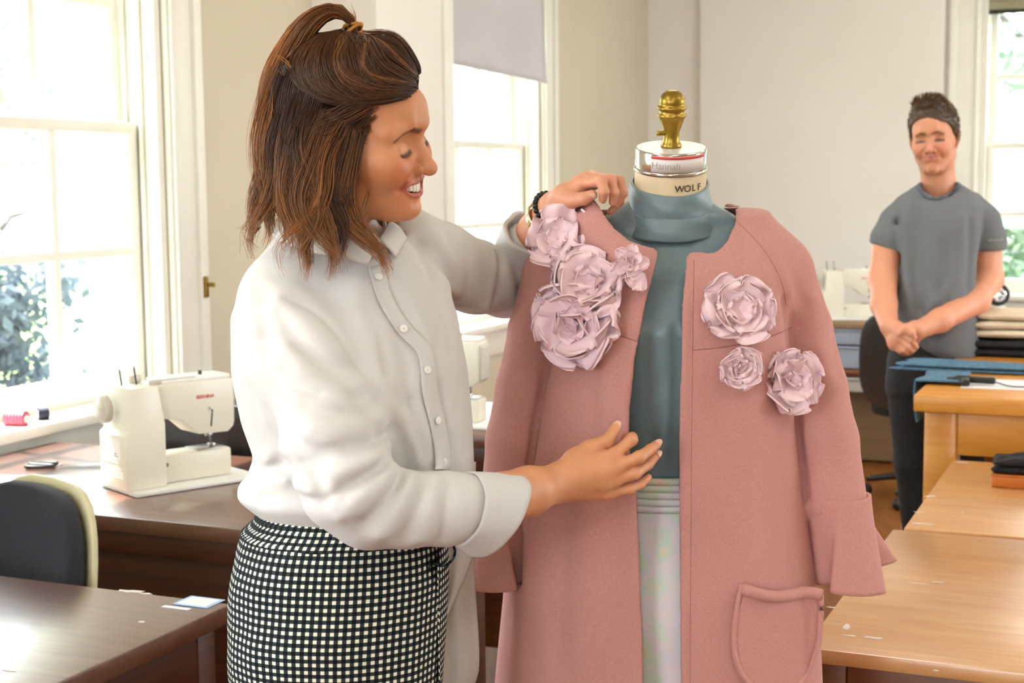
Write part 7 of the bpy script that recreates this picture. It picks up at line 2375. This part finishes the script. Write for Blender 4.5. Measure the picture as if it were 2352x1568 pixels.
# loose wisps
for pix in [[(820, 80, 1.86), (812, 40, 1.86), (800, 0, 1.86)], [(700, 200, 1.80), (650, 135, 1.80), (620, 132, 1.80)], [(830, 470, 1.785), (850, 520, 1.783), (866, 560, 1.78)], [(600, 520, 1.84), (575, 545, 1.84), (548, 545, 1.84)], [(655, 500, 1.79), (645, 560, 1.785), (655, 590, 1.785)], [(790, 100, 1.86), (740, 85, 1.86), (722, 92, 1.86)]]:
    gl(pix, [0.002, 0.003, 0.002], 5, (MD, BZ), 0.002)
def skull_push(p, t, r):
    q = (p - W_O) @ W_R            # into head axes
    depth = r.uniform(0.0, 1.0) ** 1.5
    c1, r1 = np.array([0.002, 0, 0.053]), np.array([0.0995, 0.0795, 0.0815]) + 0.006 * depth
    rel = (q - c1) / r1
    k = np.linalg.norm(rel, axis=1)
    f = np.where((k < 1) & (k > 0.3), 1 / np.maximum(k, 1e-6), 1.0)
    lim = np.clip(t / 0.10, 0, 1) * 0.06 + 0.94 if True else 1
    tgt = np.where(k < 1, 1.0, k)
    # the first centimetres rise out of the scalp
    start = np.where(np.arange(len(t)) == 0, 0.955, np.where(np.arange(len(t)) == 1, 0.99, 1.0))
    newk = np.where(k < 1.03, np.maximum(np.minimum(tgt, 1.03), 1.0) * start, k)
    q = c1 + rel / np.maximum(k, 1e-6)[:, None] * newk[:, None] * r1
    for i, off in ((0, -0.003), (1, 0.0), (2, 0.0025)):
        ii = np.clip(np.round((q[i] - hv.lo) / hv.h).astype(int), 1, hv.n - 2)
        dv = hv.d[tuple(ii)]
        if dv < 0.03:
            gr = np.array([hv.d[ii[0] + 1, ii[1], ii[2]] - hv.d[ii[0] - 1, ii[1], ii[2]], hv.d[ii[0], ii[1] + 1, ii[2]] - hv.d[ii[0], ii[1] - 1, ii[2]], hv.d[ii[0], ii[1], ii[2] + 1] - hv.d[ii[0], ii[1], ii[2] - 1]])
            gr = gr / (np.linalg.norm(gr) + 1e-9)
            if dv > off: q[i] = q[i] - gr * (dv - off)
    return q @ W_R.T + W_O
sp_, sr_, sc_ = strands(gd, 5, 20, 0.00046, push=skull_push)
st_o = obj('hair_strands', tubes('hair_strands', sp_, sr_, 3, False, col=sc_), M_hair)
M_elastic = mat('elastic_band', srgb(196, 134, 60), 0.6, srgb(180, 116, 46), 60.0, 0.3, 200.0)
ec = P(811, 70, 1.868)
band = []
for k in range(3):
    tl_ = 0.25 * (k - 1)
    q_ = [ec + np.array([0.0105 * math.cos(a), 0.0105 * math.sin(a), 0.005 * (k - 1) + 0.004 * math.sin(a + k * 2) + 0.004 * math.cos(a)]) for a in np.linspace(0, 2 * np.pi, 24)]
    band.append(resample(q_, 36))
el = obj('hair_tie', tubes('hair_tie', np.array(band), np.full((3, 36), 0.0024), 8), M_elastic)
adopt_m(woman, [hair])
st_o.parent = hair; el.parent = hair
st_o['kind'] = 'stuff'
# ------------------------------------------------------------------ the man
MY = 4.85
M_O = P(2146, 322, MY)
myaw = math.radians(-114)      # faces the camera, turned a little to his right
man = thing('person', 'smiling man in striped grey t-shirt standing behind the yellow table, hands clasped', 'person', (float(P(2160, 800, MY)[0]), MY, 0))
c_, s_ = math.cos(myaw), math.sin(myaw)
roll_ = Matrix.Rotation(math.radians(-3), 3, 'Y')
M_R = np.array([[c_, -s_, 0], [s_, c_, 0], [0, 0, 1.0]])
tilt_ = np.array(Matrix.Rotation(math.radians(4), 3, 'X'))
M_R = np.array(Matrix.Rotation(math.radians(-5.0), 3, 'Y')) @ M_R
MS = np.array([1.04, 0.91, 1.05])
mfeat = dict(ulip=(0.1000, -0.0490), llip=(0.0975, -0.0575), mcorner=(0.0780, 0.0275, -0.0500), gap=0.0, neck0=(-0.02, 0, -0.045), neck1=(-0.035, 0, -0.20), neck_r=0.060, cheek_x=0.069, cheek_z=-0.026,
             jaw_w=0.051, chin_w=0.022, chin_z=-0.086, pog=(0.0965, -0.088), eye=(0.0840, 0.0320, 0.0010), glab=(0.1060, 0.030), nasion=(0.0980, 0.012), tip=(0.1200, -0.0285), subn=(0.100, -0.0395), ala=(0.0960, 0.0145, -0.0320), lip_r=(0.0030, 0.0040), fem=False, cr_z=0.047, cr_r=0.0745)
mv = make_head(mfeat, 0.0022)
m_skin = srgb(208, 142, 108)
mVl, mF = nets(mv.d, mv.lo, mv.h); mVl = lap(mVl, mF, 0.4)
e = mfeat['eye']; sp = []
for s in (-1, 1):
    sp += [([(0.1, s * 0.014, 0.0205), (0.095, s * 0.028, 0.0235), (0.085, s * 0.046, 0.017)], 0.0048, srgb(96, 66, 44), 0.75),
           ([(0.09, s * (e[1] - 0.012), e[2] - 0.002), (0.09, s * e[1], e[2] - 0.0015), (0.09, s * (e[1] + 0.013), e[2] - 0.003)], 0.0054, srgb(70, 48, 40), 0.85),
           ([(0.09, s * e[1], e[2] + 0.010)], 0.010, srgb(196, 130, 104), 0.6), ([(0.09, s * e[1], e[2] - 0.012)], 0.010, srgb(204, 136, 112), 0.5),
           ([(0.07, s * 0.042, -0.030)], 0.020, srgb(214, 134, 108), 0.6),
           ([(0.1, 0, -0.0475), (0.09, s * 0.014, -0.0475), (0.08, s * 0.026, -0.050)], 0.0036, srgb(178, 104, 92), 0.8), ([(0.1, 0, -0.0575), (0.09, s * 0.014, -0.0562), (0.08, s * 0.026, -0.051)], 0.0044, srgb(192, 116, 102), 0.7),
           ([(0.06, s * 0.045, -0.062), (0.085, s * 0.02, -0.088)], 0.024, srgb(188, 122, 92), 0.5)]
for s in (-1, 1):
    sp += [([(0.09, s * e[1], e[2] - 0.001)], 0.0055, srgb(46, 32, 28), 0.85)]
sp += [([(0.09, -0.02, -0.040), (0.1, 0, -0.0405), (0.09, 0.02, -0.040)], 0.005, srgb(190, 122, 94), 0.5), ([(0.09, 0, -0.085)], 0.016, srgb(176, 112, 82), 0.6), ([(0.12, 0, -0.02)], 0.012, srgb(222, 140, 116), 0.6)]
mcol = blob_col(mVl, m_skin, sp, True)
mV = apply_frame(mVl * MS, M_O, M_R)
# arms and clasped hands
ah = Vox(P(1990, 860, 4.50) - np.array([0.02, 0, 0.02]), P(2330, 520, 5.10) + np.array([0.02, 0, 0.02]), 0.0032)
# his right arm (picture left): hangs, wrist over the other hand
RA = [Q(2038, 560, 4.86), Q(2028, 640, 4.82), Q(2030, 700, 4.74), Q(2042, 748, 4.65)]
chain(ah, RA, [0.050, 0.046, 0.040, 0.030], 0.02)
# his left arm (picture right): elbow out at (2275, 660), forearm crosses to the hands
LA = [Q(2262, 560, 4.90), Q(2268, 640, 4.88), Q(2240, 690, 4.78), Q(2160, 735, 4.66), Q(2108, 758, 4.62)]
chain(ah, LA, [0.054, 0.050, 0.045, 0.036, 0.029], 0.02)
# right hand
wrist = Q(2044, 752, 4.645)
mcR = [Q(2066, 765, 4.600), Q(2062, 778, 4.604), Q(2056, 788, 4.612), Q(2050, 795, 4.622)]
fR = [[Q(2092, 782, 4.585), Q(2104, 796, 4.595), Q(2100, 803, 4.61)], [Q(2084, 796, 4.588), Q(2094, 806, 4.60), Q(2088, 810, 4.612)], [Q(2076, 804, 4.594), Q(2084, 810, 4.606), Q(2078, 812, 4.618)], [Q(2068, 806, 4.602), Q(2074, 810, 4.614), Q(2070, 811, 4.622)]]
tR = [Q(2060, 752, 4.62), Q(2080, 756, 4.590), Q(2094, 766, 4.580), Q(2100, 776, 4.582)]
hand_vox(ah, wrist, mcR, fR, tR, 1.25)
wristL = Q(2106, 760, 4.62)
mcL = [Q(2082, 760, 4.612), Q(2086, 772, 4.618), Q(2090, 782, 4.626), Q(2096, 790, 4.636)]
fL = [[Q(2066, 776, 4.612), Q(2064, 790, 4.622), Q(2070, 796, 4.63)], [Q(2070, 786, 4.618), Q(2070, 798, 4.628), Q(2076, 800, 4.635)], [Q(2076, 794, 4.626), Q(2078, 803, 4.634), Q(2082, 803, 4.64)], [Q(2084, 798, 4.636), Q(2086, 804, 4.642), Q(2088, 803, 4.645)]]
tL = [Q(2100, 752, 4.61), Q(2086, 752, 4.598), Q(2074, 758, 4.592), Q(2066, 766, 4.592)]
hand_vox(ah, wristL, mcL, fL, tL, 1.25)
aV, aF = nets(ah.d, ah.lo, ah.h); aV = lap(aV, aF, 0.4)
acol = blob_col(aV, srgb(218, 150, 116), [([q], 0.02, srgb(214, 138, 108), 0.5) for q in mcR + mcL])
tm = Vox((1.0, 4.60, -0.01), (1.85, 5.15, 1.66), 0.014)
MX = float(man.location.x)
shZ = float(P(2160, 480, MY)[2])
tm.put(cap(P(2160, 520, MY), P(2150, 780, MY), 0.11, 0.10, (0, 1, 0), 0.72))
tm.put(cap(P(2090, 500, MY), P(2225, 495, MY), 0.035, 0.035), 0.03)
hipm = P(2145, 830, MY)
for s in (-1, 1):
    x = hipm[0] + (0.085 if s > 0 else -0.050)
    tm.put(cap((x, MY, hipm[2] - 0.06), (x, MY, 0.50), 0.062, 0.046), 0.03)
    tm.put(cap((x, MY, 0.50), (x + s * 0.01, MY + 0.02, 0.09), 0.046, 0.036), 0.02)
    tm.put(cap((x + s * 0.01, MY + 0.02, 0.045), (x + s * 0.04, MY - 0.15, 0.035), 0.042, 0.036), 0.02)
tmV, tmF = nets(tm.d, tm.lo, tm.h)
V_, F_, C_ = join_np((mV, mF, mcol), (aV, aF, acol), (tmV, tmF, np.tile(np.array(m_skin), (len(tmV), 1))))
mp_ = [obj('body', mesh_np('body', V_, F_, True, col=C_), M_skin)]

# t-shirt
def stripe_mat():
    k = MB_('striped_jersey')
    tc = k.n('ShaderNodeTexCoord')
    wv = k.n('ShaderNodeTexWave'); wv.bands_direction = 'Z'; wv.inputs['Scale'].default_value = 52.0; wv.inputs['Distortion'].default_value = 1.2; wv.inputs['Detail'].default_value = 2.0; wv.inputs['Detail Scale'].default_value = 0.25
    k.l(tc.outputs['Object'], wv.inputs['Vector'])
    cr = k.n('ShaderNodeValToRGB')
    cr.color_ramp.elements[0].position = 0.40; cr.color_ramp.elements[1].position = 0.60
    cr.color_ramp.elements[0].color = srgb(80, 84, 92) + (1,); cr.color_ramp.elements[1].color = srgb(138, 140, 140) + (1,)
    k.l(wv.outputs['Fac'], cr.inputs['Fac']); k.l(cr.outputs['Color'], k.b.inputs['Base Color'])
    setp(k.b, Roughness=0.9, Specular_IOR_Level=0.2)
    return k.m
M_jersey = stripe_mat()
sv2 = Vox((P(1985, 400, MY)[0], 4.55, 0.84), (P(2340, 400, MY)[0], 5.15, 1.52), 0.0055)
rows = []
for (py, xl, xr, y0, y1) in [(418, 2118, 2200, 4.82, 4.90), (440, 2082, 2232, 4.77, 4.93), (470, 2062, 2252, 4.745, 4.955), (520, 2060, 2248, 4.722, 4.975), (600, 2056, 2236, 4.712, 4.98), (680, 2052, 2232, 4.705, 4.98), (740, 2054, 2238, 4.70, 4.985), (800, 2085, 2240, 4.70, 4.99), (812, 2120, 2232, 4.705, 4.99)]:
    rows.append((Z_(2150, py, MY), X_(xl, py, MY), X_(xr, py, MY), y0, y1))
sv2.put(zloft(rows, 2.3))
chain(sv2, [Q(2078, 478, 4.86), Q(2056, 508, 4.86), Q(2038, 548, 4.855), Q(2032, 600, 4.85)], [0.040, 0.046, 0.050, 0.052], 0.025)
chain(sv2, [Q(2232, 474, 4.87), Q(2258, 508, 4.88), Q(2268, 550, 4.885), Q(2272, 602, 4.89)], [0.046, 0.052, 0.056, 0.058], 0.025)
for (cc_, nn_) in ((Q(2030, 568, 4.852), (-0.35, 0, -1.0)), (Q(2272, 575, 4.888), (0.06, 0, -1.0))):
    nn_ = np.array(nn_) / np.linalg.norm(nn_)
    sv2.put((lambda x, y, z, c=cc_, n=nn_: np.maximum(-((x - c[0]) * n[0] + (y - c[1]) * n[1] + (z - c[2]) * n[2]), np.sqrt((x - c[0]) ** 2 + (y - c[1]) ** 2 + (z - c[2]) ** 2) - 0.088), cc_ - 0.088, cc_ + 0.088), 0.002, 'sub')
for pl, am, wd in [([(2074, 500), (2080, 620), (2095, 740)], 0.010, 0.018), ([(2100, 520), (2105, 640), (2118, 720)], -0.008, 0.016), ([(2130, 560), (2128, 660), (2140, 740)], 0.007, 0.016), ([(2210, 500), (2205, 600), (2180, 680)], 0.009, 0.018), ([(2230, 510), (2228, 600), (2225, 660)], -0.012, 0.014), ([(2062, 500), (2060, 580), (2058, 640)], -0.010, 0.012), ([(2170, 560), (2160, 660), (2150, 720)], -0.006, 0.016), ([(2200, 640), (2150, 690), (2110, 735)], 0.010, 0.014), ([(2230, 700), (2180, 740), (2140, 780)], -0.008, 0.014)]:
    pts = [hit(sv2, *q, 4.3, 5.3) for q in pl]
    pts = [q for q in pts if q is not None]
    if len(pts) > 1: ridge(sv2, resample(np.array(pts), 9), am * 1.7, wd * 0.8, 0.8)
# neck hole
nb0 = P(2160, 440, 4.80)
sv2.put(ell(nb0 + np.array([0, -0.01, 0.03]), (0.066, 0.10, 0.050)), 0.004, 'sub')
for e_ in (Q(2030, 600, 4.855), Q(2275, 602, 4.89)):
    sv2.put((lambda x, y, z, e_=e_: np.maximum(np.maximum(np.abs(x - e_[0]) - 0.075, np.abs(y - e_[1]) - 0.08), np.abs(z - e_[2]) - 0.032) + 0 * x, e_ - np.array([.075, .08, .032]), e_ + np.array([.075, .08, .032])), 0.003, 'sub') if False else None
m2, tsV, tsF = sv2.mesh('t_shirt', 1)
ts = obj('t_shirt', m2, M_jersey)
mp_.append(ts)
ts_bvh = bvh_of(tsV, tsF)
# neckband
M_neckb = mat('neckband', srgb(82, 88, 98), 0.9, srgb(96, 102, 110), 60.0)
nbp = []
for px, py in [(2112, 428), (2115, 440), (2125, 451), (2145, 457), (2166, 454), (2187, 445), (2203, 431)]:
    p, n = on_surface(ts_bvh, px, py, 0.002)
    nbp.append(p if p is not None else PV(px, py, 4.79))
nb = tube('neckband', [tuple(q) for q in nbp], 0.006, M_neckb, None, 40, 8)
M_print = mat('pale_print', srgb(168, 168, 166), 0.9, srgb(150, 150, 150), 80.0)
prs = []
for i in range(7):
    p, n = on_surface(ts_bvh, 2272 + i * 5, 552 - i * 0.4, 0.001)
    if p is None: continue
    o = box('sleeve_print', (0, 0, 0), (0.004, 0.001, 0.006 if i % 3 else 0.008), M_print, None, 0)
    o.matrix_world = Matrix.Translation(p) @ n.to_track_quat('-Y', 'Z').to_matrix().to_4x4()
    prs.append(o)
# trousers
M_trous = mat('black_denim', srgb(22, 21, 24), 0.85, srgb(30, 29, 32), 60.0, 0.2, 400.0)
tv2 = Vox((P(2020, 800, MY)[0], 4.60, 0.03), (P(2290, 800, MY)[0], 5.12, 1.05), 0.008)
hip = []
for (py, xl, xr, y0, y1) in [(770, 2056, 2236, 4.735, 4.975), (830, 2042, 2240, 4.73, 4.985), (900, 2042, 2240, 4.735, 4.98)]:
    hip.append((Z_(2150, py, MY), X_(xl, py, MY), X_(xr, py, MY), y0, y1))
tv2.put(zloft(hip, 2.4))
for s, xs_ in ((-1, (2098, 2106, 2118)), (1, (2202, 2206, 2212))):
    pts = [P(xs_[0], 880, MY), P(xs_[1], 1060, MY), P(xs_[2], 1240, MY)]
    pts.append(np.array([pts[-1][0], MY + 0.02, 0.07]))
    chain(tv2, pts, [0.088, 0.072, 0.062, 0.058], 0.02)
m3, _, _ = tv2.mesh('trousers', 1)
mp_.append(obj('trousers', m3, M_trous))
M_shoe = mat('black_shoe', srgb(28, 26, 26), 0.5, srgb(36, 34, 34), 20.0)
for s in (-1, 1):
    x = hipm[0] + (0.095 if s > 0 else -0.050)
    sh_ = Vox((x - 0.08, MY - 0.25, -0.005), (x + 0.08, MY + 0.12, 0.13), 0.006)
    sh_.put(cap((x, MY + 0.02, 0.046), (x + s * 0.03, MY - 0.15, 0.040), 0.046, 0.040, (0, 0, 1), 0.92))
    m4, _, _ = sh_.mesh('shoe', 1)
    mp_.append(obj('shoe', m4, M_shoe))
# hair: short, brushed up at the front
hm = Vox((-0.13, -0.11, -0.06), (0.13, 0.11, 0.19), 0.003)
hm.put(ell((-0.004, 0, 0.052), (0.104, 0.085, 0.080)))
hm.put(ell((0.050, -0.004, 0.110), (0.045, 0.055, 0.024)), 0.02)
hm.put(ell((-0.03, 0, 0.01), (0.075, 0.080, 0.065)), 0.02)
xs, ys, zs_ = np.meshgrid(*hm.ax, indexing='ij', sparse=True)
line = np.interp(zs_, [-0.06, -0.02, 0.0, 0.02, 0.050, 0.072, 0.080, 0.10], [-0.05, -0.03, -0.004, 0.026, 0.060, 0.110, 0.3, 0.3])
line = line + 0.03 * np.sin(40 * ys) * 0.3 + 0.0 * ys
hm.d = np.maximum(hm.d, (xs - line).astype(np.float32))
hm.d = np.maximum(hm.d, (-(zs_ + 0.045) + 0 * xs + 0 * ys).astype(np.float32))
r5 = np.random.default_rng(9)
qV, qF = nets(hm.d, hm.lo, hm.h)
for _ in range(2): qV = lap(qV, qF)
hc = np.tile(np.array(srgb(72, 52, 36)), (len(qV), 1))
hair_m = obj('hair', mesh_np('hair', apply_frame(qV * MS, M_O, M_R), qF, True, col=hc), M_hair)
mp_.append(hair_m)
# short tufts grown from the cap
idx = r5.choice(len(qV), 2600)
base_ = qV[idx]; nrm = base_ - np.array([-0.004, 0, 0.05]); nrm /= np.linalg.norm(nrm, axis=1, keepdims=True)
front = np.clip((base_[:, 0] - 0.0) / 0.09, 0, 1) * np.clip((base_[:, 2] - 0.07) / 0.05, 0, 1)
ln = 0.008 + 0.014 * front
dr = nrm * 0.35 + np.array([-0.2, 0.15, 0.15]) + r5.normal(size=base_.shape) * 0.25 + front[:, None] * np.array([0.1, 0.3, 0.7]) - (1 - front)[:, None] * np.array([0.4, 0, 0.5])
dr /= np.linalg.norm(dr, axis=1, keepdims=True)
p0 = base_ - nrm * 0.002; p1 = base_ + (nrm * 0.4 + dr * 0.6) * ln[:, None] * 0.6; p2 = p1 + dr * ln[:, None] * 0.5
tp = np.stack([p0, p1, p2], 1)
tp = apply_frame(tp.reshape(-1, 3) * MS, M_O, M_R).reshape(-1, 3, 3)
tc_ = np.tile(np.array(srgb(92, 66, 44)), (len(idx), 3, 1)) * r5.uniform(0.6, 1.5, (len(idx), 1, 1))
tf = obj('hair_tufts', tubes('hair_tufts', tp, np.tile(np.array([0.0016, 0.0014, 0.0003]), (len(idx), 1)), 3, False, col=tc_), M_hair)
tf['kind'] = 'stuff'
adopt_m(man, mp_)
tf.parent = hair_m
nb.parent = ts
for o in prs: o.parent = ts
